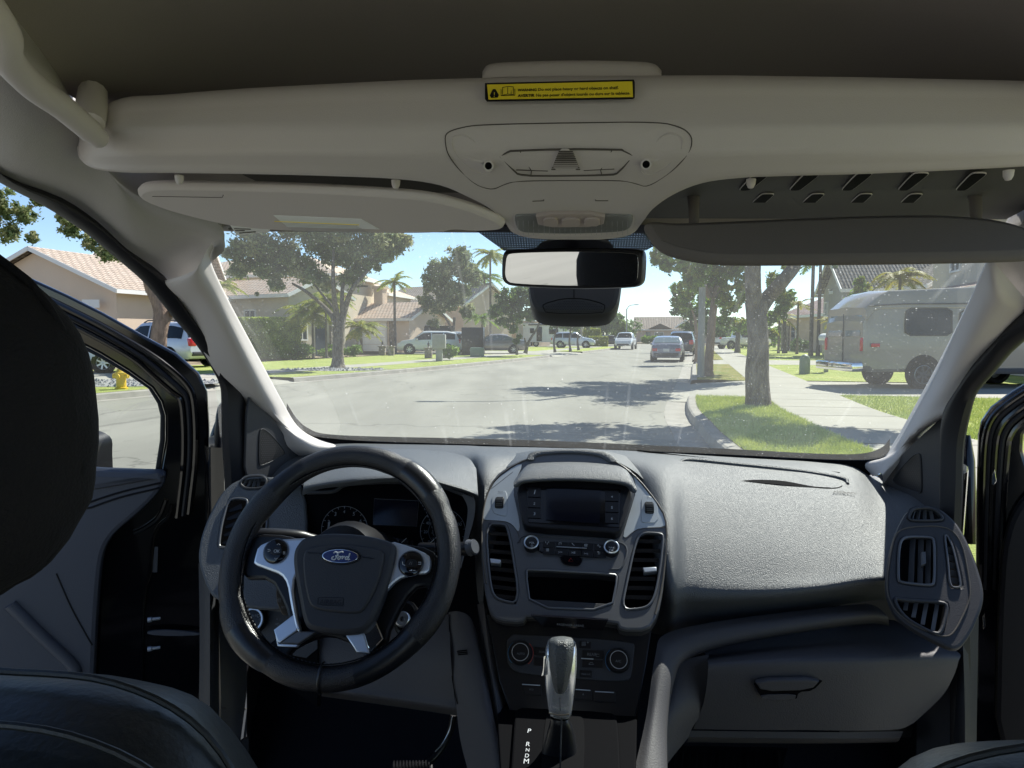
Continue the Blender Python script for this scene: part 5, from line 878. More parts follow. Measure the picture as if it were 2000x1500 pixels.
# ---- pedals
b = MB(); P = P3((770, 1485, 1.35), (850, 1485, 1.35), (800, 1520, 1.30)); b.plate(P, [(765, 1488), (772, 1484), (842, 1486), (846, 1492), (842, 1560), (752, 1560)], M_rub, t=.015, h=.0, bev=.003, sm=1)
for k in range(12): b.bar(P.at(*P.uv(770 + k * 6.2, 1488), .002), P.at(*P.uv(766 + k * 6.6, 1550), .002), .003, .004, M_blk, P.n)
b.tube(spline([Y(x, y, d) for x, y, d in ((886, 1395, 1.40), (880, 1425, 1.40), (866, 1455, 1.39), (846, 1480, 1.37), (830, 1492, 1.35))], 4), .0075, M_blk, 10); b.tube(spline([Y(x, y, d) for x, y, d in ((883, 1400, 1.385), (878, 1425, 1.385), (864, 1452, 1.375), (850, 1468, 1.36))], 4), .0012, M_silv, 6); b.build('brake_pedal', van)
b = MB(); b.patch([[Y(x, y, d) for x, y, d in r] for r in (((1310, 1455, 1.5), (1420, 1458, 1.5), (1540, 1460, 1.5)), ((1290, 1490, 1.42), (1400, 1490, 1.42), (1530, 1492, 1.42)), ((1270, 1560, 1.3), (1400, 1560, 1.3), (1530, 1560, 1.3)))], M_rub, 3)
for k in range(16): b.bar(Y(1310 + k * 14, 1468, 1.46), Y(1296 + k * 15, 1556, 1.29), .006, .004, M_blk, Vector((0, -1, .4)))
b.build('floor_mat', van)
# ================================================================ THE STREET
def smat(name, col, **k): return mat(name, col, **k)
M_asph = mat('asphalt', (.295, .287, .245), .9, spec=.2, bump=(60., .005, 4.), var=(.45, .22), stretch=(1.6, .35, 1))
def crack(m):
    N = m.node_tree; L = N.links.new; b = N.nodes['Principled BSDF']; src = b.inputs['Base Color'].links[0].from_socket; tc = nd(m, 'ShaderNodeTexCoord')
    n = nd(m, 'ShaderNodeTexNoise', Scale=.9, Detail=4.); L(tc.outputs['Object'], n.inputs['Vector']); ad = nd(m, 'ShaderNodeVectorMath', operation='MULTIPLY_ADD'); L(n.outputs['Color'], ad.inputs[0]); ad.inputs[1].default_value = (2.2, 2.2, 0); L(tc.outputs['Object'], ad.inputs[2])
    v = nd(m, 'ShaderNodeTexVoronoi', Scale=.16, feature='DISTANCE_TO_EDGE'); L(ad.outputs[0], v.inputs['Vector']); r = nd(m, 'ShaderNodeMapRange'); r.inputs[1].default_value = .001; r.inputs[2].default_value = .007; r.inputs[3].default_value = .72; r.inputs[4].default_value = 1.; L(v.outputs['Distance'], r.inputs[0])
    n2 = nd(m, 'ShaderNodeTexNoise', Scale=2.6, Detail=3.); L(tc.outputs['Object'], n2.inputs['Vector']); r2 = nd(m, 'ShaderNodeMapRange'); r2.inputs[1].default_value = .66; r2.inputs[2].default_value = .74; r2.inputs[3].default_value = 1.; r2.inputs[4].default_value = .82; L(n2.outputs[0], r2.inputs[0])
    mu = nd(m, 'ShaderNodeMath', operation='MULTIPLY'); L(r.outputs[0], mu.inputs[0]); L(r2.outputs[0], mu.inputs[1]); mx = nd(m, 'ShaderNodeVectorMath', operation='SCALE'); L(src, mx.inputs[0]); L(mu.outputs[0], mx.inputs['Scale']); L(mx.outputs[0], b.inputs['Base Color'])
crack(M_asph)
M_conc = mat('concrete', (.38, .365, .31), .9, spec=.2, bump=(40., .002, 3.), var=(.9, .12))
M_curb = mat('kerb_concrete', (.36, .34, .30), .9, spec=.2, bump=(30., .004, 3.), var=(2.5, .22))
M_grass = mat('lawn', (.42, .45, .15), .95, spec=.1, bump=(45., .05, 5.), var=(.8, .2, (.32, .39, .11)))
M_dry = mat('dry_verge', (.34, .29, .11), .95, spec=.1, bump=(45., .05, 5.), var=(1.2, .2, (.18, .22, .05)))
M_soil = mat('dry_ground', (.30, .25, .18), .95, spec=.1, bump=(20., .03, 4.), var=(.5, .2))
M_rocks = mat('pebbles', (.42, .42, .40), .8, bump=(30., .03, 4.), var=(14., .6))
M_bark = mat('grey_bark', (.30, .265, .225), .95, spec=.1, bump=(16., .14, 6.), var=(7., .6), stretch=(2, 2, .6))
M_barkl = mat('pinkish_bark', (.30, .22, .17), .95, spec=.1, bump=(14., .04, 6.), var=(6., .3), stretch=(2, 2, .6))
M_polec = mat('pole_concrete', (.33, .33, .31), .8, bump=(60., .002), var=(5., .1))
M_white = mat('white_paint', (.70, .71, .70), .5); M_fasc = mat('fascia_white', (.78, .77, .73), .6)
M_metal = mat('street_metal', (.30, .31, .31), .45, metal=.6)
M_ycol = mat('hydrant_yellow', (.75, .50, .03), .5, var=(8., .2)); M_pgreen = mat('cabinet_green', (.16, .22, .16), .5)
def leafmat(name, c1, c2, tr=.42):
    m = bpy.data.materials.new(name); m.use_nodes = True; b = m.node_tree.nodes['Principled BSDF']; L = m.node_tree.links.new; b.inputs['Roughness'].default_value = .6; b.inputs['Specular IOR Level'].default_value = .3
    tc = nd(m, 'ShaderNodeTexCoord'); n = nd(m, 'ShaderNodeTexNoise', Scale=3.2, Detail=6.); L(tc.outputs['Object'], n.inputs['Vector'])
    r = nd(m, 'ShaderNodeValToRGB'); r.color_ramp.elements[0].position = .36; r.color_ramp.elements[1].position = .64; r.color_ramp.elements[0].color = (*c1, 1); r.color_ramp.elements[1].color = (*c2, 1)
    L(n.outputs[0], r.inputs[0]); L(r.outputs[0], b.inputs['Base Color'])
    t = nd(m, 'ShaderNodeBsdfTranslucent'); L(r.outputs[0], t.inputs[0]); mx = nd(m, 'ShaderNodeMixShader', i_0=tr); L(b.outputs[0], mx.inputs[1]); L(t.outputs[0], mx.inputs[2])
    out = [q for q in m.node_tree.nodes if q.type == 'OUTPUT_MATERIAL'][0]; L(mx.outputs[0], out.inputs[0]); return m
L_grey = leafmat('grey_green_leaves', (.11, .16, .06), (.25, .30, .13)); L_dark = leafmat('dark_green_leaves', (.08, .14, .05), (.18, .26, .09))
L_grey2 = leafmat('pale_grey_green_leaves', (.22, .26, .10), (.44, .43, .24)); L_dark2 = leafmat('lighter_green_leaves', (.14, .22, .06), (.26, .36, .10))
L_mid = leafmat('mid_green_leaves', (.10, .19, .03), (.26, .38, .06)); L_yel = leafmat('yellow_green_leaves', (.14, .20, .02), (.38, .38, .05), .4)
L_gold = leafmat('golden_fronds', (.30, .24, .03), (.30, .32, .04), .4); L_hedge = leafmat('hedge_leaves', (.20, .28, .05), (.42, .50, .11))
def struct(o, k='structure'): o['kind'] = k; return o
b = MB(); rr = [(-2000, -400), (2000, -400), (2000, 2500), (-2000, 2500)]; b.add([Vector((x, y, -.06)) for x, y in rr], [(0, 1, 2, 3)], M_soil); struct(b.build('ground', ang=0))
RL = [(1.0, -30), (1.25, -6), (1.6, 2), (1.93, 6), (2.22, 9), (2.52, 10.9), (3.1, 14), (5.2, 21.8), (9.2, 37), (13.2, 52), (19.0, 74), (23, 92), (22, 106), (14, 116)]
LL = [(-26, -30), (-17.5, -4), (-12.4, 8), (-9.3, 15.6), (-7.2, 20.7), (-3.9, 28), (0.2, 39), (5.4, 55), (10.6, 72), (14.0, 84), (13.6, 95), (6, 103)]
def dense(l): return spline([Vector((x, y, 0)) for x, y in l], 8)
RD, LD = dense(RL), dense(LL)
def offs(l, d, s0=None, s1=None):
    """points of line l moved d to its right, between distances y=s0..s1 along world y"""
    o = []
    for i, p in enumerate(l):
        t = (l[min(i + 1, len(l) - 1)] - l[max(i - 1, 0)]); t.z = 0; t.normalize(); o.append((p.y, p + Vector((t.y, -t.x, 0)) * d))
    if s0 is None: return [q for _, q in o]
    def at(s):
        for i in range(len(o) - 1):
            if o[i][0] <= s <= o[i + 1][0]: t = (s - o[i][0]) / (o[i + 1][0] - o[i][0] + 1e-9); return o[i][1].lerp(o[i + 1][1], t)
        return o[-1][1]
    return [at(s) for s in np.linspace(s0, s1, max(2, int(abs(s1 - s0) / 1.2) + 2))]
def lift(ps, z): return [Vector((p.x, p.y, z)) for p in ps]
n_ = 60; ra = offs(RD, 0.0, -29, 90); la = offs(LD, 0.0, -29, 84); K = min(len(ra), len(la))
ra = [ra[int(i * (len(ra) - 1) / (K - 1))] for i in range(K)]; la = [la[int(i * (len(la) - 1) / (K - 1))] for i in range(K)]
b = MB(); b.grid([lift(la, 0), lift(ra, 0)], M_asph); b.grid([[Vector((-60, 100, -.006)), Vector((30, 125, -.006))], [Vector((-20, 82, -.006)), Vector((28, 82, -.006))]], M_asph); struct(b.build('road', ang=0))
def strip(l, d0, d1, s0, s1, z, m, name, z1=None):
    b = MB(); b.grid([lift(offs(l, d0, s0, s1), z), lift(offs(l, d1, s0, s1), z if z1 is None else z1)], m); return struct(b.build(name, ang=0))
def kerb(l, sg, s0, s1):
    b = MB(); P = [(.0, .004), (.42, -.005), (.45, .12), (.48, .14), (.62, .145)]
    b.grid([lift(offs(l, sg * d, s0, s1), z) for d, z in P], M_curb)
    return struct(b.build('kerb', ang=0))
def apron(l, sg, s0, s1, w_=2.1):
    b = MB(); b.grid([lift(offs(l, sg * d, s0, s1), z) for d, z in ((0, .006), (.45, .01), (.62, .05), (w_, .151))], M_conc); return struct(b.build('driveway', ang=0))
# right side
RD_drv = [(15.6, 21.2), (33, 39)]
for s0, s1 in ((-29, 15.6), (21.2, 33), (39, 90)): kerb(RD, 1, s0, s1)
for s0, s1 in RD_drv: apron(RD, 1, s0, s1)
strip(RD, .62, 2.1, -29, 15.6, .15, M_grass, 'grass_verge'); strip(RD, .62, 2.1, 21.2, 33, .15, M_dry, 'grass_verge'); strip(RD, .62, 2.1, 39, 90, .15, M_dry, 'grass_verge')
strip(RD, 2.1, 3.75, -29, 90, .155, M_conc, 'sidewalk')
for s0, s1 in ((-29, 16.6), (21.6, 33), (39, 90)): strip(RD, 3.75, 11, s0, s1, .15, M_grass, 'lawn')
for s0, s1 in RD_drv: strip(RD, 3.75, 14, s0 + 1 if s0 < 20 else s0, s1, .153, M_conc, 'driveway')
b = MB()
for l, d, s in ((RD, 1, [k * 1.6 - 4 for k in range(50)]),):
    for q in s:
        a = offs(l, 2.12, q, q + .02)[0]; c = offs(l, 3.73, q, q + .02)[0]; b.grid([lift([a, c], .1575), lift([a + Vector((0, .025, 0)), c + Vector((0, .025, 0))], .1575)], M_line)
struct(b.build('sidewalk_joints', ang=0), 'stuff')
# left side
LDrv = [(18.0, 22.0), (48, 58), (31.5, 36)]
edges = [(-29, 18), (22, 48), (58, 83)]
for s0, s1 in edges: kerb(LD, -1, s0, s1); strip(LD, -.62, -3.0, s0, s1, .15, M_grass, 'grass_verge')
for s0, s1 in ((18, 22), (48, 58)): apron(LD, -1, s0, s1, 3.0); strip(LD, -4.7, -13, s0, s1, .156, M_conc, 'driveway')
strip(LD, -3.0, -4.7, -29, 83, .155, M_conc, 'sidewalk')
for s0, s1 in edges: strip(LD, -4.7, -11, s0, s1, .15, M_grass, 'lawn')
# pebble bed round the tree and by the hydrant
def bed(c, rx, ry, name, m=M_rocks, n=26, z=.16, seed=1, rocks=0):
    b = MB(); rr = random.Random(seed); ps = [Vector((c[0] + rx * math.cos(2 * math.pi * k / n) * rr.uniform(.85, 1.1), c[1] + ry * math.sin(2 * math.pi * k / n) * rr.uniform(.85, 1.1), z)) for k in range(n)]
    b.add(ps, [tuple(range(n))], m)
    for _ in range(rocks):
        a = rr.uniform(0, 6.28); q = rr.random() ** .5 * .95; p = Vector((c[0] + rx * q * math.cos(a), c[1] + ry * q * math.sin(a), z)); r = rr.uniform(.03, .08)
        vs = [p + Vector((math.cos(k * 1.57 + a) * r, math.sin(k * 1.57 + a) * r, 0)) for k in range(4)] + [p + Vector((0, 0, r * .9))]; b.add(vs, [(0, 1, 4), (1, 2, 4), (2, 3, 4), (3, 0, 4)], m)
    return struct(b.build(name, ang=0), 'stuff')
bed(g(650, 27.3), 2.2, 1.1, 'pebbles', rocks=260); bed(g(230, 19.6), 3.2, 1.6, 'pebbles', seed=4, rocks=420)
def blades(l, d0, d1, s0, s1, n, name, m, seed=1, h=.06):
    rg = np.random.default_rng(seed); A_, B_ = offs(l, d0, s0, s1), offs(l, d1, s0, s1); k = len(A_) - 1; b = MB(); vs = []; t = rg.random(n) ** 1.4 * k * .9999; q = rg.random(n)
    for i in range(n):
        j = int(t[i]); f_ = t[i] - j; p = A_[j].lerp(A_[j + 1], f_).lerp(B_[j].lerp(B_[j + 1], f_), q[i]); a = rg.random() * 6.28; w_ = .006; hh = h * rg.uniform(.5, 1.3); e = Vector((math.cos(a) * w_, math.sin(a) * w_, 0)); o = Vector((rg.normal() * .02, rg.normal() * .02, hh)); p.z = .15
        vs += [p - e, p + e, p + o]
    b.add(vs, [(3 * i, 3 * i + 1, 3 * i + 2) for i in range(n)], m); return struct(b.build(name, ang=0), 'stuff')
M_blade = mat('grass_blade', (.70, .72, .28), .8, spec=.1, var=(3., .3, (.54, .60, .19)))
blades(RD, .62, 2.1, 7, 15.5, 26000, 'grass', M_blade, 1); blades(RD, 3.76, 8.5, 9.5, 16.5, 26000, 'grass', M_blade, 2)
# ---------------------------------------------------------------- plants
def leaves(b, cen, rad, n, size, m, rg, sq=(1, 1, .8), shell=.45):
    """n leaf faces in a lumpy ellipsoid clump"""
    d = rg.normal(size=(n, 3)); d /= np.linalg.norm(d, axis=1)[:, None]; q = rg.uniform(shell, 1., n)[:, None]
    if shell < .3: q = np.abs(rg.normal(0, .55, n))[:, None]
    p = d * q * rad * np.array(sq) * (1 + .25 * np.sin(d[:, :1] * 5 + rg.uniform(0, 6)) * np.cos(d[:, 1:2] * 6)) + np.array(cen)
    u = rg.normal(size=(n, 3)); u /= np.linalg.norm(u, axis=1)[:, None]; v = np.cross(u, rg.normal(size=(n, 3))); v /= np.linalg.norm(v, axis=1)[:, None]
    s = size * rg.uniform(.6, 1.3, n)[:, None]; A = p - u * s; B_ = p + v * s * .45; C_ = p + u * s; D_ = p - v * s * .45
    o = len(b.v); vs = np.stack([A, B_, C_, D_], 1).reshape(-1, 3); b.v += vs.tolist(); b.f += [(o + 4 * k, o + 4 * k + 1, o + 4 * k + 2, o + 4 * k + 3) for k in range(n)]; b.m += [b.mi(m)] * n
def clumps(b, big, leaf, m, rg, dens=1., sub=9, m2=None):
    """big: (centre, radius); each is broken into sub-clumps so the outline stays ragged"""
    for c, r in big:
        for _ in range(sub * 2):
            d = rg.normal(size=3); d /= np.linalg.norm(d); cc = np.array(c) + d * r * rg.uniform(.15, .92) * np.array((1, 1, .8)); r2 = r * rg.uniform(.26, .48)
            leaves(b, cc, r2, int(dens * 34 * (r2 / leaf) ** 1.6 * .55) + 16, leaf, m2 if m2 and rg.uniform() < .35 + .3 * d[2] else m, rg, shell=.2)  # paler leaves at random and favoured upward, putting lit tops into the colour
def tree(name, label, px, D, trunk, crown, m, bark, leaf=.12, dens=1., group=None, z0=.15, sub=9, cat='tree', jit=.5, seed=1):
    """trunk: limbs of (px, py, width_px); crown: (px, py, radius_px[, depth shift])"""
    rg = np.random.default_rng(seed); base = g(px, D, z0); t = thing(name, label, cat, base, group=group); P = lambda x, y, dd=0: g(x, D + dd, zat(y, D + dd)) - base
    b = MB()
    for li, limb in enumerate(trunk):
        dd = [0 if li == 0 else rg.uniform(-.5, .5) * k for k in range(len(limb))]; pts = [P(q[0], q[1], e) for q, e in zip(limb, dd)]; w_ = [q[2] / F * D / 2 for q in limb]
        sp = spline(pts, 6); ws_ = [float(np.interp(i / 6, range(len(w_)), w_)) * (1 + .08 * noise.noise(p * 1.7)) for i, p in enumerate(sp)]
        if li == 0: ws_[0] *= 1.35; ws_[1] *= 1.15
        sp = [p + Vector((noise.noise(p * 1.1), noise.noise(p * 1.1 + Vector((9, 0, 0))), 0)) * ws_[i] * .35 for i, p in enumerate(sp)]
        b.tube(sp, ws_, bark, 10)
    b.build('trunk', t, ang=80)
    b = MB(); big = []
    for q in crown:
        dd = q[3] if len(q) > 3 else rg.uniform(-jit, jit) * q[2] / F * D; c = P(q[0], q[1], dd); big.append((c, q[2] / F * D))
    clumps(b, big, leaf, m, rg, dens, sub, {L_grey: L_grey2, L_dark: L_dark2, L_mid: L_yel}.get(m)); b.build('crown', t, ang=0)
    # small twigs reaching into the crown
    return t
def frond(b, base, dirv, L, droop, m, rg, leaf=.35, n=16):
    pts = []; d = Vector(dirv).normalized(); p = Vector(base)
    for k in range(n + 1): pts.append(p.copy()); t = k / n; p = p + (d + Vector((0, 0, -droop * t * 1.6))).normalized() * (L / n)
    b.tube(pts, [L * .008 * (1 - .8 * k / n) + .004 for k in range(n + 1)], m, 4, cap=False)
    for k in range(2, n + 1):
        t = (pts[k] - pts[k - 1]).normalized(); s_ = t.cross(Vector((0, 0, 1))).normalized(); w_ = leaf * math.sin(math.pi * (k / n) ** .8 * .9 + .1)
        for sg in (-1, 1):
            for e in (0, .5):
                a = pts[k - 1].lerp(pts[k], e); tip = a + s_ * sg * w_ + t * w_ * .5 + Vector((0, 0, -w_ * rg.uniform(.15, .6))); o = t * L / n * .8
                b.add([a - o * .5, a + o * .5, tip], [(0, 1, 2)], m)
def palm(label, px, D, top_y, m, tw=8, nf=18, L=1.8, seed=1, z0=.15, group='palms along the street', lean=0, base_y=None, bark=None, droop=.9):
    rg = np.random.default_rng(seed); base = g(px, D, z0); t = thing('palm_tree', label, 'palm', base, group=group); h = zat(top_y, D) - z0; r = tw / F * D / 2
    b = MB(); pts = [Vector((lean * (k / 10) ** 1.5, 0, h * k / 10)) for k in range(11)]; b.tube(pts, [r * (1.25 if k == 0 else 1.0 - .25 * k / 10) for k in range(11)], bark or M_bark, 10); b.build('trunk', t, ang=80)
    b = MB()
    for k in range(nf):
        a = 2 * math.pi * k / nf + rg.uniform(-.2, .2); e = rg.uniform(-.15, 1.2); frond(b, pts[-1], (math.cos(a), math.sin(a), e), L * rg.uniform(.8, 1.1), droop * rg.uniform(.7, 1.2), m, rg, leaf=L * .2)
    b.build('crown', t, ang=0); return t
def bush(name, label, c, size, m, leaf=.1, n=2600, group=None, cat='bush', seed=1, box=False):
    rg = np.random.default_rng(seed); b = MB()
    if box:
        x, y, z = size; p = rg.uniform(-.5, .5, (n, 3)); ax_ = rg.integers(0, 3, n); sg = rg.choice([-1, 1], n)
        for k in range(n): p[k, ax_[k]] = .5 * sg[k] * (1 - abs(rg.normal()) * .05)
        p = p * np.array(size); p[:, 2] += z / 2; u = rg.normal(size=(n, 3)); u /= np.linalg.norm(u, axis=1)[:, None]; v = np.cross(u, rg.normal(size=(n, 3))); v /= np.linalg.norm(v, axis=1)[:, None]
        s = leaf * rg.uniform(.6, 1.4, n)[:, None]; vs = np.stack([p - u * s, p + v * s * .5, p + u * s, p - v * s * .5], 1).reshape(-1, 3); b.v += vs.tolist(); b.f += [(4 * k, 4 * k + 1, 4 * k + 2, 4 * k + 3) for k in range(n)]; b.m += [b.mi(m)] * n
        b.box((0, 0, z * .48), (x * .92, y * .9, z * .92), m)
    else:
        for _ in range(7): leaves(b, (rg.uniform(-.3, .3) * size[0], rg.uniform(-.3, .3) * size[1], size[2] * rg.uniform(.3, .6)), min(size) * .42, n // 7, leaf, m, rg, shell=.5)
    root = thing(name, label, cat, Vector(c), group=group); b.build('foliage', root, ang=0); return root
# ---------------------------------------------------------------- houses
def roofmat(name, c1, c2, tw=.33, th=.38):
    m = bpy.data.materials.new(name); m.use_nodes = True; b = m.node_tree.nodes['Principled BSDF']; L = m.node_tree.links.new; b.inputs['Roughness'].default_value = .85; b.inputs['Specular IOR Level'].default_value = .2
    uv = nd(m, 'ShaderNodeUVMap'); br = nd(m, 'ShaderNodeTexBrick', Scale=1.); br.inputs['Color1'].default_value = (*c1, 1); br.inputs['Color2'].default_value = (*c2, 1); br.inputs['Mortar'].default_value = tuple(q * .35 for q in c1) + (1,)
    br.inputs['Mortar Size'].default_value = .035; br.inputs['Mortar Smooth'].default_value = .3; br.inputs['Brick Width'].default_value = tw; br.inputs['Row Height'].default_value = th; L(uv.outputs[0], br.inputs['Vector']); L(br.outputs['Color'], b.inputs['Base Color'])
    w1 = nd(m, 'ShaderNodeTexWave', Scale=1 / tw / 3.14159 * 3.14159 / 2 * 1.0, bands_direction='X', wave_profile='SIN'); L(uv.outputs[0], w1.inputs['Vector']); w2 = nd(m, 'ShaderNodeTexWave', Scale=1 / th / 2 / 3.14159 * 3.14159, bands_direction='Y', wave_profile='SAW'); L(uv.outputs[0], w2.inputs['Vector'])
    ad = nd(m, 'ShaderNodeMath', operation='ADD'); L(w1.outputs['Fac'], ad.inputs[0]); L(w2.outputs['Fac'], ad.inputs[1]); bp = nd(m, 'ShaderNodeBump', Distance=.045, Strength=1.); L(ad.outputs[0], bp.inputs['Height']); L(bp.outputs[0], b.inputs['Normal']); return m
RT_terra = roofmat('terracotta_tiles', (.78, .58, .44), (.84, .68, .55)); RT_brown = roofmat('brown_tiles', (.58, .47, .37), (.66, .56, .46)); RT_grey = roofmat('grey_brown_tiles', (.24, .22, .19), (.32, .29, .25)); RT_pink = roofmat('mottled_tiles', (.30, .20, .17), (.45, .35, .32)); RT_flat = roofmat('pale_tiles', (.42, .34, .27), (.48, .40, .33), .5, .36)
def wallm(n, c): return mat(n, c, rough=.95, spec=.1, bump=(25., .01, 4.), var=(.6, .06))
W_beige = wallm('beige_stucco', (.68, .55, .43)); W_tan = wallm('tan_stucco', (.58, .47, .37)); W_grn = wallm('sage_stucco', (.60, .53, .41)); W_pink = wallm('pinkish_stucco', (.58, .44, .35)); W_grey = wallm('grey_stucco', (.42, .40, .35)); W_cream = wallm('cream_stucco', (.60, .53, .43)); W_orng = wallm('peach_stucco', (.62, .42, .30)); W_stone = mat('fieldstone', (.34, .29, .24), rough=.9, bump=(9., .06, 3., 'voronoi'), var=(5., .5))
M_glassd = mat('house_glass', (.05, .07, .09), .08, spec=.8); M_gdoor = mat('garage_door_white', (.85, .88, .87), .55); M_gdoorp = mat('garage_door_peach', (.56, .40, .30), .6); M_shut = mat('window_blinds', (.55, .56, .55), .6)
def house(label, A, B_, dep, he, kind, pitch, wm, rm, feats=(), z0=.16, ov=.5, parts=(), group='stucco houses along the street', chim=None, fascia=M_fasc):
    """A left, B right foot of the face turned to the camera; roof kind: side / front / hip. feats: (what, u0, u1, z0, z1[, side])"""
    A = Vector((A.x, A.y, z0)); B_ = Vector((B_.x, B_.y, z0)); d = B_ - A; W_ = d.length; t = thing('house', label, 'house', A, math.atan2(d.y, d.x), group=group)
    b = MB(); b.box((W_ / 2, dep / 2, he / 2), (W_, dep, he), wm)
    def rface(b, vs, m):      # roof face with uv in metres: first edge is the eave
        vs = [Vector(v) for v in vs]; e = (vs[1] - vs[0]).normalized(); n = e.cross(vs[2] - vs[0]).normalized(); up = n.cross(e); i = len(b.f); b.add(vs, [tuple(range(len(vs)))], m); b.uv[i] = [((v - vs[0]).dot(e), (v - vs[0]).dot(up)) for v in vs]
    r = MB(); x0, x1, y0, y1 = -ov, W_ + ov, -ov, dep + ov; e = he - ov * pitch * .0
    if kind == 'side':
        rz = he + (dep / 2 + ov) * pitch; ym = dep / 2; rface(r, [(x0, y0, e), (x1, y0, e), (x1, ym, rz), (x0, ym, rz)], rm); rface(r, [(x1, y1, e), (x0, y1, e), (x0, ym, rz), (x1, ym, rz)], rm)
        for x in (0, W_): b.add([(x, 0, he), (x, dep, he), (x, dep / 2, he + dep / 2 * pitch)], [(0, 1, 2)], wm)
        rake = [((x, y0, e), (x, ym, rz)) for x in (x0, x1)] + [((x, y1, e), (x, ym, rz)) for x in (x0, x1)] + [((x0, y0, e), (x1, y0, e)), ((x0, y1, e), (x1, y1, e))]
    elif kind == 'front':
        rz = he + (W_ / 2 + ov) * pitch; xm = W_ / 2; rface(r, [(x0, y1, e), (x0, y0, e), (xm, y0, rz), (xm, y1, rz)], rm); rface(r, [(x1, y0, e), (x1, y1, e), (xm, y1, rz), (xm, y0, rz)], rm)
        for y in (0, dep): b.add([(0, y, he), (W_, y, he), (W_ / 2, y, he + W_ / 2 * pitch)], [(0, 1, 2)], wm)
        rake = [((x, y, e), (xm, y, rz)) for x in (x0, x1) for y in (y0, y1)] + [((x0, y0, e), (x0, y1, e)), ((x1, y0, e), (x1, y1, e))]
    else:
        k = min((dep + 2 * ov) / 2, (W_ + 2 * ov) / 2); rz = he + k * pitch
        if dep <= W_: p, q = (x0 + k, (y0 + y1) / 2, rz), (x1 - k, (y0 + y1) / 2, rz); rface(r, [(x0, y0, e), (x1, y0, e), q, p], rm); rface(r, [(x1, y1, e), (x0, y1, e), p, q], rm); rface(r, [(x0, y1, e), (x0, y0, e), p], rm); rface(r, [(x1, y0, e), (x1, y1, e), q], rm)
        else: p, q = ((x0 + x1) / 2, y0 + k, rz), ((x0 + x1) / 2, y1 - k, rz); rface(r, [(x0, y0, e), (x1, y0, e), p], rm); rface(r, [(x1, y1, e), (x0, y1, e), q], rm); rface(r, [(x0, y1, e), (x0, y0, e), p, q], rm); rface(r, [(x1, y0, e), (x1, y1, e), q, p], rm)
        rake = [((x0, y0, e), (x1, y0, e)), ((x1, y0, e), (x1, y1, e)), ((x0, y1, e), (x1, y1, e)), ((x0, y0, e), (x0, y1, e))]
    b.build('wall', t, ang=0); rf = r.build('roof', t, ang=0)
    f = MB()
    for p, q in rake: f.bar(Vector(p) - Vector((0, 0, .12)), Vector(q) - Vector((0, 0, .12)), .06, .22, fascia, Vector((0, 0, 1)))
    f.build('fascia', rf, ang=0)
    if chim: c = MB(); c.box((chim[0], chim[1], chim[2] / 2 + chim[4] / 2), (chim[3], chim[3] * .8, chim[4] - chim[2] + chim[2]), wm); c.box((chim[0], chim[1], chim[4] + chim[2] / 2 - .05), (chim[3] + .2, chim[3] * .8 + .2, .25), wm); c.build('chimney', rf, ang=0)
    for q in feats:
        w_, u0, u1, a, c, = q[:5]; side = q[5] if len(q) > 5 else 'f'
        T = (lambda u, o, z: Vector((u, -o, z))) if side == 'f' else ((lambda u, o, z: Vector((W_ + o, u, z))) if side == 'r' else (lambda u, o, z: Vector((-o, u, z))))
        bx = lambda b, u0, u1, z0, z1, o0, o1, m: b.add([T(u, o, z) for u in (u0, u1) for o in (o0, o1) for z in (z0, z1)], [(0, 1, 3, 2), (4, 6, 7, 5), (0, 4, 5, 1), (2, 3, 7, 6), (0, 2, 6, 4), (1, 5, 7, 3)], m)
        b = MB(); k = .09
        if w_ == 'window':
            bx(b, u0, u0 + k, a, c, .0, .08, M_fasc); bx(b, u1 - k, u1, a, c, .0, .08, M_fasc); bx(b, u0 + k, u1 - k, a, a + k, 0, .08, M_fasc); bx(b, u0 + k, u1 - k, c - k, c, 0, .08, M_fasc); bx(b, (u0 + u1) / 2 - .03, (u0 + u1) / 2 + .03, a + k, c - k, .02, .06, M_fasc)
            o = b.build('window', t, ang=0); p = MB(); bx(p, u0 + k, u1 - k, a + k, c - k, .005, .02, M_glassd); p.build('pane', o, ang=0)
        elif w_ == 'garage':
            gm = q[6] if len(q) > 6 else M_gdoor
            for j in range(4): z_ = a + (c - a) * j / 4; bx(b, u0, u1, z_ + .012, a + (c - a) * (j + 1) / 4 - .012, .002, .05, gm)
            bx(b, u0 - .15, u0, a, c + .15, .002, .09, M_fasc); bx(b, u1, u1 + .15, a, c + .15, .002, .09, M_fasc); bx(b, u0, u1, c, c + .15, .002, .09, M_fasc); b.build('garage_door', t, ang=0)
        elif w_ == 'dark': bx(b, u0, u1, a, c, .004, .02, M_glassd); b.build('doorway', t, ang=0)
        elif w_ == 'stone': bx(b, u0, u1, a, c, .002, .12, W_stone); b.build('stone_pier', t, ang=0)
    return t
L1 = 'left side of the street'
house('sage green house with white fascia and terracotta roof behind the tall hedge', g(395, 47), g(566, 43), 5, 3.9, 'side', .42, W_grn, RT_terra, [('window', 4.3, 5.4, 1.6, 3.0), ('window', .6, 1.5, 1.0, 2.8, 'r'), ('dark', 2.2, 3.1, 0, 2.2, 'r'), ('stone', 3.5, 4.1, 0, 2.6, 'r')])
house('tall sage house with small upper roof behind the big grey-green tree', g(330, 58), g(655, 55), 8, 6.2, 'hip', .4, W_grn, RT_terra, [('window', 2.2, 3.4, 4.0, 5.3), ('window', 8.2, 9.6, 3.9, 5.3), ('dark', 11, 12, .1, 2.2), ('stone', 9, 9.6, 0, 3)])
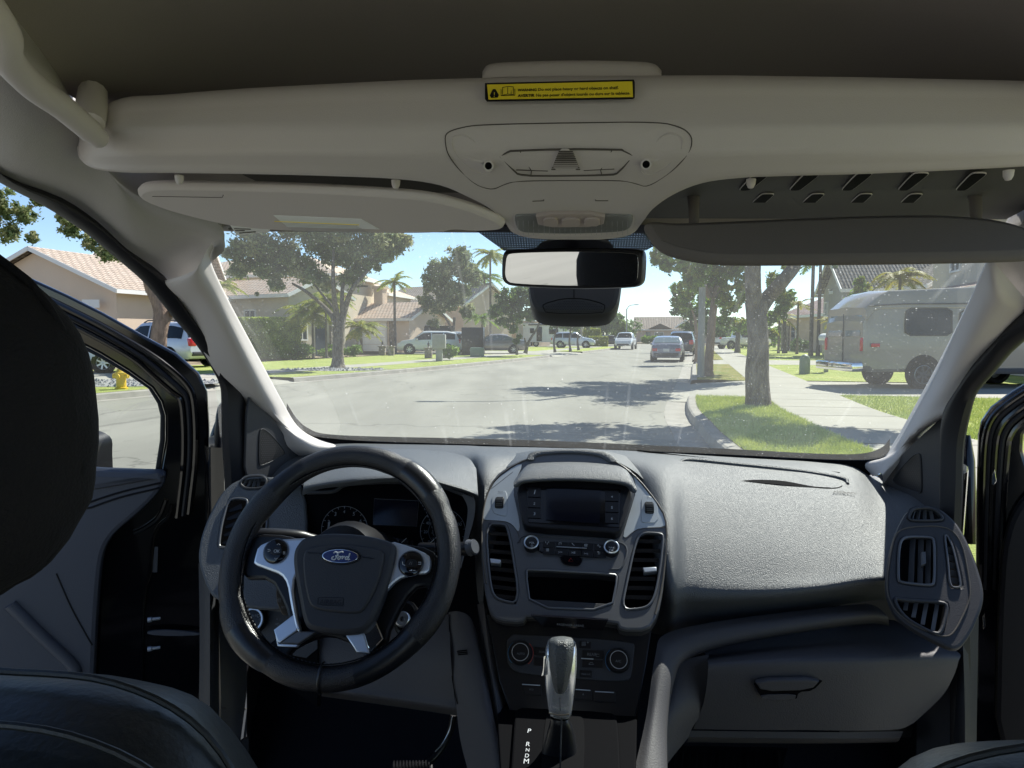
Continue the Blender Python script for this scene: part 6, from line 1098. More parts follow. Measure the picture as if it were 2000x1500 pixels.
house('beige house with white garage door and low orange tile roof', g(655, 60), g(800, 57), 6, 2.75, 'side', .42, W_beige, RT_terra, [('garage', 2.6, 5.2, 0, 2.35), ('stone', 1.9, 2.3, 0, 2.4), ('stone', 5.6, 6.1, 0, 2.6)], chim=(2.7, 3, 2.0, .9, 4.6))
house('pale two-storey house rising behind the chimney', g(560, 68), g(755, 66), 7, 5.3, 'hip', .4, W_cream, RT_terra, [('window', 6.8, 7.6, 3.4, 4.8)])
house('tan house with a long plain side wall and brown tile roof beside the slim palm', g(742, 80), g(905, 73), 9, 4.6, 'side', .5, W_tan, RT_brown, [('window', 6, 7, 2.8, 3.8)])
house('brown roofed house with pale trim behind the black cargo box', g(862, 98), g(955, 94), 7, 4.2, 'hip', .45, W_pink, RT_brown, [('window', 2, 3, 1, 2.2), ('window', 4.4, 5.4, 1, 2.2)])
house('low tan garage wall above the grey sedan', g(958, 84), g(1008, 82), 8, 3.3, 'hip', .3, W_tan, RT_brown, [])
house('peach house with tall gable seen between trees above the white trailer', g(1028, 128), g(1092, 126), 8, 5.2, 'front', .5, W_orng, RT_terra, [('window', 2.2, 3.4, 3.0, 4.2)])
hE = house('tan single-storey house with a wide pale tile roof closing the end of the street', g(1240, 134), g(1336, 132), 11, 2.5, 'side', .42, W_tan, RT_flat, [('window', 3.6, 5.4, .9, 2.0), ('dark', 2, 2.9, 0, 2.0)])
b = MB(); L_ = ORG[hE]; b.add([(2.5, -.8, 2.6), (6.9, -.8, 2.6), (4.7, -.8, 3.6), (4.7, 3, 3.6), (2.3, 3, 2.6), (7.1, 3, 2.6)], [(0, 1, 2), (0, 2, 3, 4), (1, 5, 3, 2)], RT_flat); b.build('porch_gable', hE, ang=0)
house('tan garage end of the far house beside the dark parked vehicle', g(1325, 118), g(1362, 112), 6, 2.8, 'front', .3, W_tan, RT_flat, [])
house('low red-tiled house with stone front behind the palm trunks', g(1524, 66), g(1612, 56), 9, 3.1, 'side', .40, W_pink, RT_pink, [('stone', .3, 2.2, 0, 2.6), ('dark', 2.6, 3.4, 0, 2.2), ('window', 3.8, 4.4, .9, 2.2)])
house('grey stucco two-storey house with gabled grey tile roof behind the mailbox', g(1605, 48), g(1650, 43), 6, 4.2, 'front', .75, W_grey, RT_grey, [('window', .4, 1.2, 2.6, 3.6)])
house('wide grey tile roof behind the yellow palm', g(1638, 46), g(1800, 41), 8, 4.3, 'side', .42, W_grey, RT_grey, [('window', 1, 2, 2.4, 3.5)])
house('beige garage wing with long eave beside the camper van', g(1745, 35), g(2120, 19.5), 4, 3.15, 'side', .22, W_cream, RT_pink, [('window', 15, 17, 1, 2.2)])
house('beige upper storey with two windows above the camper van', g(1815, 37), g(2200, 20.5), 7, 6.6, 'hip', .35, W_cream, RT_grey, [('window', 2.6, 3.9, 4.4, 5.8), ('window', 7, 8, 4.8, 5.7), ('window', 9, 10.4, 4.5, 5.7)])
# house in the left door window
house('beige gabled garage house seen through the left door window', g(-60, 39), g(232, 36.5), 12, 3.75, 'front', .42, W_beige, RT_flat, [('garage', 6.6, 7.6, 0, 2.6, 'f', M_gdoorp), ('garage', 2.2, 6.2, 0, 2.6, 'f', M_gdoorp)])
house('beige wing with long pale tile roof and white eave behind the street tree', g(150, 41), g(352, 42), 13, 3.65, 'side', .62, W_beige, RT_flat, [('garage', 2.4, 4.8, 0, 2.6, 'f', M_gdoorp), ('window', 5.2, 6.1, 1, 2.3)])
b = MB(); c = g(182, 36.2, 3.15); b.box(c, (.85, .05, .42), M_white, Matrix.Rotation(.1, 3, 'Z'))
tag(b.build('house_sign', ang=0), 'small white number plaque on the beige garage wall', 'sign')
# ---------------------------------------------------------------- trees
tree('street_tree', 'large grey-green tree with forked trunk on the left verge', 657, 28.6, [[(659, 720, 29), (660, 700, 23), (662, 665, 21), (664, 640, 22)], [(662, 642, 17), (650, 618, 11), (630, 595, 8), (600, 570, 6), (575, 555, 4)], [(662, 642, 16), (657, 600, 11), (654, 560, 8), (655, 490, 5)], [(667, 640, 16), (676, 600, 11), (694, 560, 8), (730, 520, 5)], [(669, 620, 9), (672, 560, 7), (690, 500, 4)], [(652, 600, 5), (620, 560, 4), (600, 520, 3)], [(694, 560, 5), (720, 560, 3)]],
     [(500, 475, 42), (475, 525, 28), (530, 530, 30), (505, 575, 0.1), (560, 500, 48), (620, 470, 45), (600, 540, 34), (680, 480, 46), (740, 480, 44), (785, 478, 26), (700, 540, 34), (650, 430, 60), (560, 430, 60), (740, 430, 45), (470, 430, 40), (725, 515, 28), (640, 555, 22), (545, 555, 18), (590, 520, 34), (655, 500, 36), (690, 510, 30), (520, 500, 34), (470, 500, 26), (755, 500, 24)], L_grey, M_bark, .09, 1.55, 'street trees', seed=2, sub=11)
tree('street_tree', 'grey-green round tree beyond the white crossover with a thin trunk', 884, 58, [[(882, 690, 8), (885, 660, 6), (888, 620, 5)], [(886, 650, 5), (870, 620, 4), (850, 600, 3)]], [(870, 530, 34), (905, 510, 28), (850, 560, 26), (900, 570, 34), (930, 545, 24), (832, 585, 16), (870, 600, 24), (912, 605, 20), (850, 630, 12), (893, 495, 22), (862, 545, 34), (880, 585, 36), (840, 595, 22), (915, 535, 30), (885, 520, 34)], L_grey, M_bark, .15, 1.2, 'street trees', seed=3)
tree('street_tree', 'dark leafy tree leaning over the far left verge in front of the trailer', 1028, 46, [[(1026, 690, 7), (1034, 665, 5), (1052, 635, 4), (1060, 600, 3)], [(1030, 680, 4), (1024, 660, 3)]], [(1000, 600, 30), (975, 600, 16), (1020, 575, 28), (1060, 560, 30), (1000, 640, 16), (1035, 615, 20), (980, 630, 14), (985, 585, 24), (1010, 620, 26), (1045, 590, 24), (965, 615, 14)], L_dark, M_bark, .13, 1.1, 'street trees', seed=4)
for i, (x, by_, D, cx, cy, r, m_, lab) in enumerate(((1010, 693, 45, 1010, 665, 5, L_dark, 'thin sapling beside the rear of the grey sedan'), (1084, 688, 50, 1092, 628, 20, L_dark, 'thin-stemmed tree in front of the white trailer'), (1114, 686, 54, 1118, 632, 20, L_dark, 'first of the slim trees before the silver-blue car'), (1130, 684, 56, 1140, 632, 20, L_grey, 'second slim tree overlapping the silver-blue car'))):
    tree('sapling', lab, x, D, [[(x, by_, 5), (x - 2, by_ - 25, 3.5), (cx, cy, 2.5)]], [(cx, cy, r), (cx + r * .8, cy - 8, r * .8), (cx - r * .7, cy + 2, r * .7)], m_, M_bark, .15, .8, 'slim verge trees', seed=20 + i)
tree('street_tree', 'big dark tree behind the yellow hedge', 1178, 104, [[(1178, 678, 6), (1178, 650, 5)]], [(1160, 640, 20), (1190, 635, 22), (1215, 640, 18), (1170, 615, 18), (1200, 618, 18), (1225, 655, 12), (1140, 625, 20), (1150, 650, 12)], L_dark, M_bark, .35, .8, 'far trees', seed=5)
tree('street_tree', 'near tree on the right verge with thick forked grey trunk', 1482, 13.2, [[(1483, 800, 53), (1482, 770, 47), (1480, 720, 44), (1478, 660, 38), (1474, 610, 39), (1473, 590, 42)], [(1470, 610, 32), (1467, 560, 30), (1468, 500, 30), (1464, 420, 27), (1440, 330, 20)], [(1478, 612, 32), (1500, 578, 28), (1528, 545, 26), (1560, 500, 24), (1610, 430, 24), (1680, 350, 16)], [(1470, 450, 20), (1500, 350, 16), (1520, 250, 10)]],
     [(1420, 330, 110), (1560, 300, 120), (1680, 330, 110), (1350, 280, 90, 1), (1500, 180, 130), (1640, 200, 120), (1750, 260, 100), (1600, 380, 70), (1400, 200, 110), (1850, 330, 90, -1), (1290, 360, 60, 1.2)], L_grey, M_bark, .085, .5, 'street trees', seed=6, sub=12, jit=1.2)
tree('street_tree', 'second right verge tree with pinkish trunk close beside the pole', 1388, 23, [[(1384, 738, 21), (1385, 700, 17), (1388, 640, 16), (1393, 590, 14), (1398, 560, 12)], [(1393, 600, 10), (1408, 560, 8), (1430, 530, 5)], [(1384, 580, 12), (1360, 540, 8), (1320, 505, 5), (1290, 490, 4)], [(1384, 570, 12), (1385, 520, 9), (1400, 470, 6)]],
     [(1300, 495, 26), (1335, 505, 26), (1280, 510, 12), (1380, 520, 34), (1420, 530, 30), (1440, 560, 18), (1400, 570, 24), (1362, 555, 20), (1350, 460, 50), (1420, 450, 55), (1290, 440, 40), (1480, 440, 50), (1400, 390, 60), (1400, 430, 80, -3.2), (1330, 430, 75, 2.6), (1460, 445, 75, 3.4), (1350, 470, 55, -2), (1430, 470, 60, 1.5), (1250, 420, 60, .5), (1520, 400, 70, 1), (1390, 350, 80, 0), (1290, 400, 60, -1), (1372, 520, 26, -1.2), (1366, 545, 18, -1), (1410, 590, 22), (1442, 520, 26), (1330, 525, 16), (1456, 545, 14), (1300, 520, 22), (1345, 555, 20), (1400, 545, 28), (1285, 500, 20)], L_mid, M_barkl, .085, 1.3, 'street trees', seed=7)
tree('street_tree', 'third right verge tree, thin trunked, seen left of the pole', 1362, 36, [[(1360, 712, 9), (1360, 670, 7), (1356, 620, 6)], [(1358, 630, 4), (1345, 590, 3)]], [(1345, 580, 22), (1325, 560, 16), (1365, 560, 22), (1350, 540, 20), (1335, 600, 16), (1370, 590, 18), (1318, 590, 12)], L_mid, M_barkl, .11, .9, 'street trees', seed=14)
tree('street_tree', 'dark round tree left of the pole beyond the parked sedan', 1352, 62, [[(1352, 692, 8), (1350, 650, 7), (1348, 620, 6)]], [(1330, 600, 26), (1350, 570, 24), (1360, 615, 26), (1325, 575, 18), (1345, 640, 16), (1375, 590, 22), (1380, 630, 20)], L_dark, M_bark, .2, .95, 'street trees', seed=8)
tree('tree', 'bright green bushy tree behind the thick forked trunk', 1440, 55, [[(1440, 690, 10), (1440, 640, 8)]], [(1430, 600, 26), (1450, 580, 20), (1415, 625, 22), (1440, 640, 22), (1460, 560, 14)], L_mid, M_bark, .18, .8, 'garden trees', seed=9)
tree('tree', 'feathery green tree between the forked trunk and the tall palms', 1530, 48, [[(1532, 690, 8), (1530, 620, 6), (1528, 560, 4)]], [(1518, 545, 20), (1540, 530, 16), (1505, 555, 14), (1535, 575, 18), (1510, 620, 24), (1530, 600, 16), (1505, 655, 14), (1520, 585, 12)], L_mid, M_bark, .15, .75, 'garden trees', seed=10)
tree('tree', 'light green tree in front of the grey tile roof behind the camper van', 1680, 36, [[(1680, 690, 8), (1678, 600, 6)]], [(1675, 570, 22), (1660, 590, 14), (1690, 585, 16), (1672, 550, 10)], L_mid, M_bark, .12, .6, 'garden trees', seed=11)
tree('street_tree', 'tree with mottled pink-brown trunk seen through the left door opening', 312, 24.5, [[(300, 740, 44), (306, 700, 36), (312, 660, 30), (318, 625, 30), (312, 590, 26), (300, 560, 24)], [(318, 640, 24), (335, 612, 18), (360, 595, 14), (400, 560, 10)], [(300, 570, 20), (280, 500, 14), (250, 430, 10)]],
     [(20, 400, 34), (55, 420, 32), (30, 455, 28), (75, 465, 14), (85, 400, 16), (-20, 430, 40), (150, 450, 26), (185, 475, 26), (220, 500, 24), (140, 425, 20), (255, 505, 18), (120, 370, 60), (230, 420, 50), (300, 440, 50)], L_grey, M_barkl, .07, .9, 'street trees', seed=12)
for k, (px, py, r, D, lab, m_) in enumerate(((1640, 640, 10, 60, 'x', L_mid),)): pass
palm('slim palm with yellow crown beside the white garage', 772, 54, 552, L_yel, tw=6, nf=12, L=2.0, seed=1, droop=.7)
palm('tall palm with dense green crown left of the mirror', 946, 78, 545, L_mid, tw=6, nf=22, L=2.8, seed=2); palm('thin palm with lighter crown at the mirror edge', 958, 76, 500, L_yel, tw=5, nf=20, L=2.6, seed=3)
palm('short palm with low bright crown before the white garage door', 706, 50, 640, L_yel, tw=6, nf=28, L=1.9, seed=4); palm('low green palm right of the tall hedge', 612, 42, 612, L_yel, tw=5, nf=26, L=2.4, seed=5); palm('palm with drooping fronds behind the forked tree', 638, 41, 590, L_yel, tw=5, nf=22, L=2.2, seed=6)
palm('green palm behind the left windshield edge', 432, 40, 560, L_yel, tw=6, nf=18, L=1.7, seed=7); palm('drooping palm behind the black cargo box', 942, 70, 622, L_mid, tw=5, nf=16, L=2.4, seed=8)
palm('left of the two tall dark palm trunks right of the forked tree', 1583, 46, 505, L_mid, tw=8, nf=18, L=2.4, seed=9); palm('right of the two tall dark palm trunks right of the forked tree', 1597, 46, 498, L_mid, tw=7, nf=18, L=2.4, seed=10)
palm('palm with golden fronds above the camper van', 1752, 31, 545, L_gold, tw=7, nf=26, L=1.5, seed=11, droop=1.0); palm('small golden palm before the red-tiled house', 1556, 50, 595, L_gold, tw=5, nf=14, L=1.5, seed=12); palm('short palm left of the red-tiled house', 1520, 52, 625, L_gold, tw=5, nf=14, L=1.6, seed=13); palm('low yellowish palm behind the mailbox', 1622, 40, 628, L_gold, tw=5, nf=12, L=1.0, seed=14)
bush('hedge', 'tall clipped dark green hedge before the sage house', g(524, 41.5, .15), (3.5, 1.6, 2.4), L_hedge, .08, 14000, 'hedges', 'hedge', 1, True)
for k, (px, D, s_, lab) in enumerate(((592, 41, (1.6, 1, 1.0), 'leafy planting right of the tall hedge'), (645, 43, (1.8, 1, .8), 'low planting behind the forked tree trunk'), (690, 45, (1.6, 1, .8), 'low planting at the foot of the short palm'))): bush('shrub', lab, g(px, D, .15), s_, L_mid, .1, 1400, 'shrubs', 'shrub', 50 + k)
bush('hedge', 'tall clipped yellow-green hedge on the left at the bend', g(1155, 88, .15), (2.0, 2, 2.2), L_yel, .16, 1500, 'hedges', 'hedge', 2, True); bush('hedge', 'low clipped yellow-green hedge beside the pickup', g(1168, 86, .15), (2.2, 1.6, 1.2), L_yel, .16, 900, 'hedges', 'hedge', 3, True)
for k, (px, D, s, m_, lab) in enumerate(((625, 46, (2.4, 1.2, .9), L_mid, 'leafy plants at the foot of the sage house'), (880, 38, (.7, .7, 1.1), L_mid, 'small verge shrub right of the grey utility cabinet'), (1270, 122, (5, 2, 1.5), L_mid, 'rounded shrubs before the house at the street end'), (1400, 100, (10, 4, 4), L_dark, 'dark shrubs beyond the second tree'), (1480, 75, (6, 3, 3), L_mid, 'green shrubs behind the thick trunk'), (1562, 54, (2, 1, 1.4), L_dark, 'dark shrub at the red-tiled house'), (1205, 125, (12, 4, 5), L_dark, 'dark shrubs left of the street end'))):
    bush('shrub', lab, g(px, D, .15), s, m_, .12 if D < 60 else .3, 1600, 'shrubs', 'shrub', 30 + k)
for k in range(16):   # far tree line closing the gaps
    px = 60 + k * 125 if k != 8 else 1120; D = 150 + (k * 37) % 40; tree('distant_tree', ['broad', 'rounded', 'ragged', 'tall'][k % 4] + ' far tree ' + ['first', 'second', 'third', 'fourth', 'fifth', 'sixth', 'seventh', 'eighth', 'ninth', 'tenth', 'eleventh', 'twelfth', 'thirteenth', 'fourteenth', 'fifteenth', 'sixteenth'][k] + ' from the left in the skyline row', px, D, [[(px, 668, 8), (px, 640, 6)]], [(px - 22, 640, 24), (px + 18, 642, 24), (px, 626 + (k % 3) * 4, 22), (px + 40, 648, 16), (px - 45, 648, 16)], [L_dark, L_grey, L_mid][k % 3], M_bark, .6, .7, 'distant trees', seed=60 + k)
# ---------------------------------------------------------------- street furniture
b = MB(); t = thing('street_pole', 'pale concrete lamp pole beside the pinkish tree trunk on the right verge', 'pole', g(1369, 22.4, .15)); b.tube([Vector((0, 0, 0)), Vector((0, 0, 5)), Vector((0, 0, 9))], [.115, .10, .08], M_polec, 14); b.build('pole', t)
b = MB(); b.tube([Vector((0, 0, 8.8)), Vector((-.8, 0, 9.3)), Vector((-2, 0, 9.4))], .04, M_metal, 8); b.box((-2.2, 0, 9.38), (.6, .2, .12), M_metal, bev=.03); b.build('lamp_arm', t)
t = thing('street_lamp', 'distant street lamp with curved arm against the sky', 'street lamp', g(1223, 100, .15)); b = MB(); b.tube([Vector((0, 0, 0)), Vector((0, 0, 5.2))], [.12, .08], M_polec, 10); b.build('pole', t)
b = MB(); b.tube(spline([Vector((0, 0, 5.1)), Vector((.4, 0, 5.6)), Vector((1.2, 0, 5.75))], 5), .05, M_metal, 8); b.box((1.4, 0, 5.75), (.6, .25, .12), M_metal, bev=.03); b.build('lamp_head', t)
t = thing('utility_cabinet', 'pale grey cabinet on a short post on the left verge', 'cabinet', g(858, 36.2, .15)); b = MB(); b.box((0, 0, .35), (.34, .3, .7), M_polec, bev=.02); b.build('post', t); b = MB(); b.box((0, 0, 1.03), (.68, .5, .74), M_polec, bev=.03); b.build('cabinet', t)
t = thing('utility_cabinet', 'low green utility box below the black cargo box', 'cabinet', g(932, 43, .15)); b = MB(); b.box((0, 0, .3), (.85, .6, .6), M_pgreen, bev=.04); b.build('cabinet', t)
def cyl(n, l, c, p, prof, m, grp=None): t = MB(); t.rev(p, (0, 0, 1), prof, m, 20); o = tag(t.build(n, ang=50), l, c, grp); return o
cyl('utility_pedestal', 'round-topped green utility pedestal on the right lawn', 'utility pedestal', g(1572, 24.3, .15), [(0, .18), (.5, .175), (.6, .15), (.67, .08), (.69, 0)], M_pgreen)
for i, (px, D, lab) in enumerate(((747, 47, 'left of two stone pedestals with lantern finial before the white garage'), (764, 46.5, 'right of two stone pedestals with lantern finial before the white garage'), (837, 41, 'left stone pedestal with finial beside the grey utility cabinet'), (866, 41, 'stone pedestal half hidden right of the grey utility cabinet'))):
    t = thing('stone_pedestal', lab, 'pedestal', g(px, D, .15), group='stone pedestals'); b = MB(); b.box((0, 0, .28), (.42, .42, .56), W_stone, bev=.03); b.box((0, 0, .6), (.52, .52, .08), W_stone, bev=.02); b.build('pedestal', t)
    b = MB(); b.rev((0, 0, .64), (0, 0, 1), [(0, .08), (.06, .03), (.14, .06), (.22, .07), (.3, .02), (.36, .015), (.38, 0)], M_blk, 10); b.build('finial', t)
t = thing('fire_hydrant', 'yellow fire hydrant on pebbles seen through the left door window', 'fire hydrant', g(235, 17.4, .15)); b = MB(); b.rev((0, 0, 0), (0, 0, 1), [(0, .15), (.04, .15), (.05, .115), (.36, .11), (.38, .14), (.42, .14), (.44, .11), (.50, .085), (.54, .04), (.58, .035), (.585, 0)], M_ycol, 24); b.build('barrel', t)
for a in (0, 180, 270):
    b = MB(); d = Vector((math.cos(R_(a)), math.sin(R_(a)), 0)); b.rev(d * .09 + Vector((0, 0, .33)), d, [(0, .05), (.05, .05), (.055, .062), (.10, .062), (.105, .02), (.12, .018), (.12, 0)], M_ycol, 16); b.build('nozzle', t)
t = thing('mailbox', 'white-topped grey mailbox on a post behind the camper van', 'mailbox', g(1614, 25.5, .15)); b = MB(); b.box((0, 0, .55), (.12, .12, 1.1), M_polec); b.build('post', t); b = MB(); b.tube([Vector((-.02, -.3, 1.25)), Vector((-.02, .3, 1.25))], .17, M_white, 16); b.box((0, 0, 1.12), (.33, .58, .24), M_metal); b.build('box', t)
b = MB(); tz = g(925, 49, .15); b.box((0, 0, .95), (1.5, 2.8, 1.9), M_blk, bev=.04); t = thing('cargo_box', 'black box trailer parked beside the white hatchback', 'trailer', tz); b.build('box', t); b = MB(); b.tube([Vector((-.7, -1, .1)), Vector((.7, -1, .1))], .1, M_rub, 12); b.build('wheel', t)
# ---------------------------------------------------------------- vehicles
def carpaint(n, c, m=.2): return mat(n, c, rough=.32, metal=m, spec=.5, coat=.7)
V_wht = carpaint('white_car_paint', (.68, .70, .71), 0); V_sil = carpaint('silver_blue_paint', (.58, .62, .70), .2); V_gry = carpaint('grey_beige_paint', (.26, .24, .22), .4); V_blk = carpaint('dark_car_paint', (.012, .013, .016), .1); V_sed = carpaint('blue_grey_paint', (.17, .19, .26), .2); V_rv = carpaint('beige_van_paint', (.30, .27, .23), 0)
V_gls = mat('car_glass', (.010, .013, .016), .10, spec=.35); V_glb = mat('car_glass_pale', (.12, .16, .17), .08, spec=.8); V_tyr = mat('tyre_rubber', (.015, .015, .016), .8, spec=.2); V_rim = mat('alloy_rim', (.5, .51, .53), .3, .9); V_red = mat('tail_lamp_red', (.55, .015, .02), .2, coat=.6); V_hl = mat('headlamp', (.6, .62, .64), .15, coat=.5); V_plt = mat('number_plate', (.62, .62, .60), .5); V_trim = mat('grey_bumper', (.05, .05, .055), .6)
def ip(x, pts): return float(np.interp(x, [p[0] for p in pts], [p[1] for p in pts]))
KINDS_ = {
 'sedan': dict(L=4.7, hw=.90, bot=[(-2.35, .42), (-2.2, .24), (2.1, .22), (2.35, .36)], belt=[(-2.35, .72), (-2.25, .93), (-1.6, .97), (1.1, .90), (2.0, .76), (2.3, .62), (2.35, .5)], top=[(-2.35, .74), (-2.22, .99), (-1.65, 1.03), (-.95, 1.38), (-.3, 1.46), (.3, 1.43), (1.15, .97), (2.0, .80), (2.35, .52)], glass=(-1.55, 1.0), roof=(-.85, .4), ax=(-1.38, 1.42), wr=.32),
 'suv': dict(L=4.7, hw=.93, bot=[(-2.35, .5), (-2.2, .32), (2.1, .3), (2.35, .42)], belt=[(-2.35, .8), (-2.28, 1.02), (-1.6, 1.06), (1.0, 1.02), (2.0, .92), (2.3, .75), (2.35, .6)], top=[(-2.35, .85), (-2.26, 1.08), (-2.0, 1.58), (-1.4, 1.70), (0, 1.72), (.4, 1.68), (1.15, 1.12), (2.0, .98), (2.35, .62)], glass=(-2.1, 1.05), roof=(-1.85, .45), ax=(-1.35, 1.42), wr=.37),
 'pickup': dict(L=5.6, hw=.97, bot=[(-2.8, .55), (-2.6, .42), (2.6, .4), (2.8, .5)], belt=[(-2.8, 1.1), (-.7, 1.1), (1.3, 1.12), (2.5, 1.02), (2.75, .85), (2.8, .7)], top=[(-2.8, 1.12), (-.75, 1.14), (-.65, 1.75), (.3, 1.82), (.8, 1.78), (1.45, 1.18), (2.5, 1.07), (2.8, .72)], glass=(-.6, 1.35), roof=(-.55, .8), ax=(-1.7, 1.8), wr=.4),
 'van': dict(L=5.4, hw=.98, bot=[(-2.7, .5), (-2.6, .38), (2.5, .36), (2.7, .5)], belt=[(-2.7, 1.1), (-2.6, 1.2), (1.6, 1.18), (2.4, 1.0), (2.7, .7)], top=[(-2.7, 1.2), (-2.62, 2.0), (-2.3, 2.08), (1.0, 2.08), (1.3, 1.98), (2.0, 1.25), (2.7, .74)], glass=(-2.5, 1.7), roof=(-2.4, 1.2), ax=(-1.7, 1.75), wr=.36)}
def wheelm(b, c, r, w_=.2, s=1, rim=V_rim):
    ax_ = Vector((0, s, 0)); b.rev(Vector(c), ax_, [(-w_, r * .7), (-w_, r * .95), (-w_ * .9, r), (-w_ * .1, r), (0, r * .94), (0, r * .70), (-.02, r * .66)], V_tyr, 28)
    b.rev(Vector(c), ax_, [(-.015, r * .67), (-.005, r * .62), (-.03, r * .58), (-.05, r * .2), (-.05, 0)], M_metal, 24)
    for k in range(7): q = 2 * math.pi * k / 7; e = Vector((math.cos(q), 0, math.sin(q))); b.bar(Vector(c) + e * r * .12 - ax_ * .02, Vector(c) + e * r * .62 - ax_ * .012, r * .15, .02, rim, ax_)
    b.rev(Vector(c), ax_, [(-.02, r * .16), (-.01, r * .12), (-.01, 0)], rim, 12)
def car(label, kind, pos, head, paint, cat='car', group='parked vehicles', scale=1., gl=V_gls, name='parked_car', rails=False, low=None, plate_=None):
    """pos: centre on the ground; head: direction the nose points in world xy"""
    K_ = KINDS_[kind]; Ls, hw = K_['L'] / 2, K_['hw']; t = thing(name, label, cat, pos, math.atan2(head[1], head[0]), group=group); t.scale = (scale,) * 3
    xs = sorted(set([float(q) for q in np.linspace(-Ls, Ls, 45)] + [p[0] for p in K_['top']] + [p[0] for p in K_['belt']])); secs = []
    for x in xs:
        bo, be, tp = ip(x, K_['bot']), ip(x, K_['belt']), ip(x, K_['top']); tp = max(tp, be + .02); e = 1 - .10 * (abs(x) / Ls) ** 6 - .06 * (abs(x) / Ls) ** 3; w_ = hw * e; hgt = tp - be; wr = w_ * (1 - .24 * min(1, hgt / .55)) if hgt > .12 else w_ * .93
        half = [(0, bo), (w_ * .86, bo), (w_ * .97, bo + .10), (w_, bo + (be - bo) * .45), (w_ * .985, be - .06), (w_ * .955, be), (wr + .012, be + hgt * .88), (wr * .90, tp - .012 * (hgt > .1)), (wr * .5, tp + .012), (0, tp + .018)]
        secs.append([Vector((x, y, z)) for y, z in half] + [Vector((x, -y, z)) for y, z in half[-2:0:-1]])
    b = MB(); n = len(secs[0]); b.grid([s + [s[0]] for s in secs], paint)
    b.add(secs[0], [tuple(range(n))[::-1]], paint); b.add(secs[-1], [tuple(range(n))], paint)
    if low: 
        for s in (-1, 1): b.box((0, s * hw * .985, .42), (Ls * 1.7, .04, .2), low)
    b.build('body', t, ang=38)
    g0, g1 = K_['glass']; r0, r1 = K_['roof']
    def strip_(rows, m, nm): b = MB(); b.grid(rows, m); return b.build(nm, t, ang=0)
    def pt(x, f, s): # side glass point between belt (0) and roof edge (1)
        be, tp = ip(x, K_['belt']), ip(x, K_['top']); e = 1 - .10 * (abs(x) / Ls) ** 6 - .06 * (abs(x) / Ls) ** 3; w_ = hw * e; hgt = max(tp - be, .02); wr = w_ * (1 - .24 * min(1, hgt / .55)) if hgt > .12 else w_ * .93
        return Vector((x, s * (w_ * .955 + (wr + .012 - w_ * .955) * f + .008), be + hgt * .88 * f))
    nw = 3 if kind in ('suv', 'van') else 2
    sp = (r1 + .35 - (g0)) / nw
    segs = {'sedan': [(-1.25, -.62), (-.55, .18), (.25, .95)], 'suv': [(-1.95, -1.15), (-1.05, -.25), (-.17, .95)], 'pickup': [(-.5, .15), (.22, 1.2)], 'van': [(-2.3, -1.1), (-.98, .2), (.35, 1.5)]}[kind]
    for s in (-1, 1):
        for x0, x1 in segs:
            xx = np.linspace(x0, x1, 7); strip_([[pt(x, .08, s) for x in xx], [pt(x, .90, s) for x in xx]], gl, 'side_window')
    def tops(x0, x1, nm, k):
        xx = np.linspace(x0, x1, 6); rows = []
        for x in xx:
            be, tp = ip(x, K_['belt']), ip(x, K_['top']); hgt = tp - be; w_ = hw * (1 - .24 * min(1, hgt / .55)) * .88; sl_ = .012; rows.append([Vector((x + k * .012, w_ * q, tp + .02 + .012 * (1 - q * q))) for q in (-.98, -.5, 0, .5, .98)])
        return strip_(rows, gl, nm)
    tx_ = [p for p in K_['top']]
    if kind == 'sedan': tops(-1.58, -.98, 'rear_window', -1); tops(.38, 1.08, 'windshield', 1)
    elif kind == 'suv': tops(.5, 1.08, 'windshield', 1); tops(-2.24, -2.04, 'rear_window', -1)
    elif kind == 'pickup': tops(.88, 1.38, 'windshield', 1)
    else: tops(1.36, 1.92, 'windshield', 1); tops(-2.69, -2.635, 'rear_window', -1)
    r = K_['wr']
    for x in K_['ax']:
        for s in (-1, 1):
            b = MB(); b.rev((x, s * (hw * .985 - .03), r), (0, s, 0), [(0, r * 1.18), (.034, r * 1.16), (.034, 0)], V_tyr, 28); wheelm(b, (x, s * (hw + .018), r), r, .2, s); b.build('wheel', t, ang=45)
    zb = ip(-Ls, K_['belt'])
    for s in (-1, 1):
        b = MB(); b.box((-Ls + .07, s * hw * .70, zb - .02 if kind != 'suv' else .95), (.16, hw * .32, (.17 if kind != 'suv' else .3)), V_red, bev=.03); b.build('tail_lamp', t)
        b = MB(); b.box((Ls - .14, s * hw * .68, ip(Ls - .15, K_['belt']) - .05), (.2, hw * .34, .13), V_hl, bev=.03); b.build('headlamp', t)
    b = MB(); b.box((-Ls + .02, 0, ip(-Ls, K_['bot']) + .02), (.12, hw * 1.5, .16), V_trim, bev=.03); b.box((Ls - .02, 0, ip(Ls, K_['bot']) + .05), (.12, hw * 1.3, .14), V_trim, bev=.03); b.build('bumper', t)
    b = MB(); b.box((-Ls - .01, 0, zb - .04), (.03, .34, .17), V_plt, bev=.004); b.build('number_plate', t)
    b = MB()
    for s in (-1, 1): b.box((.85 if kind != 'pickup' else 1.15, s * (hw + .09), ip(.9, K_['belt']) + .08), (.12, .2, .13), paint, bev=.03)
    b.build('wing_mirror', t)
    if rails:
        b = MB(); [b.tube([Vector((x, s * hw * .66, ip(x, K_['top']) + (.0 if x in (-1.7, .3) else .06))) for x in (-1.7, -1.4, -.6, .1, .3)], .025, V_trim, 6) for s in (-1, 1)]; b.build('roof_rail', t)
    return t
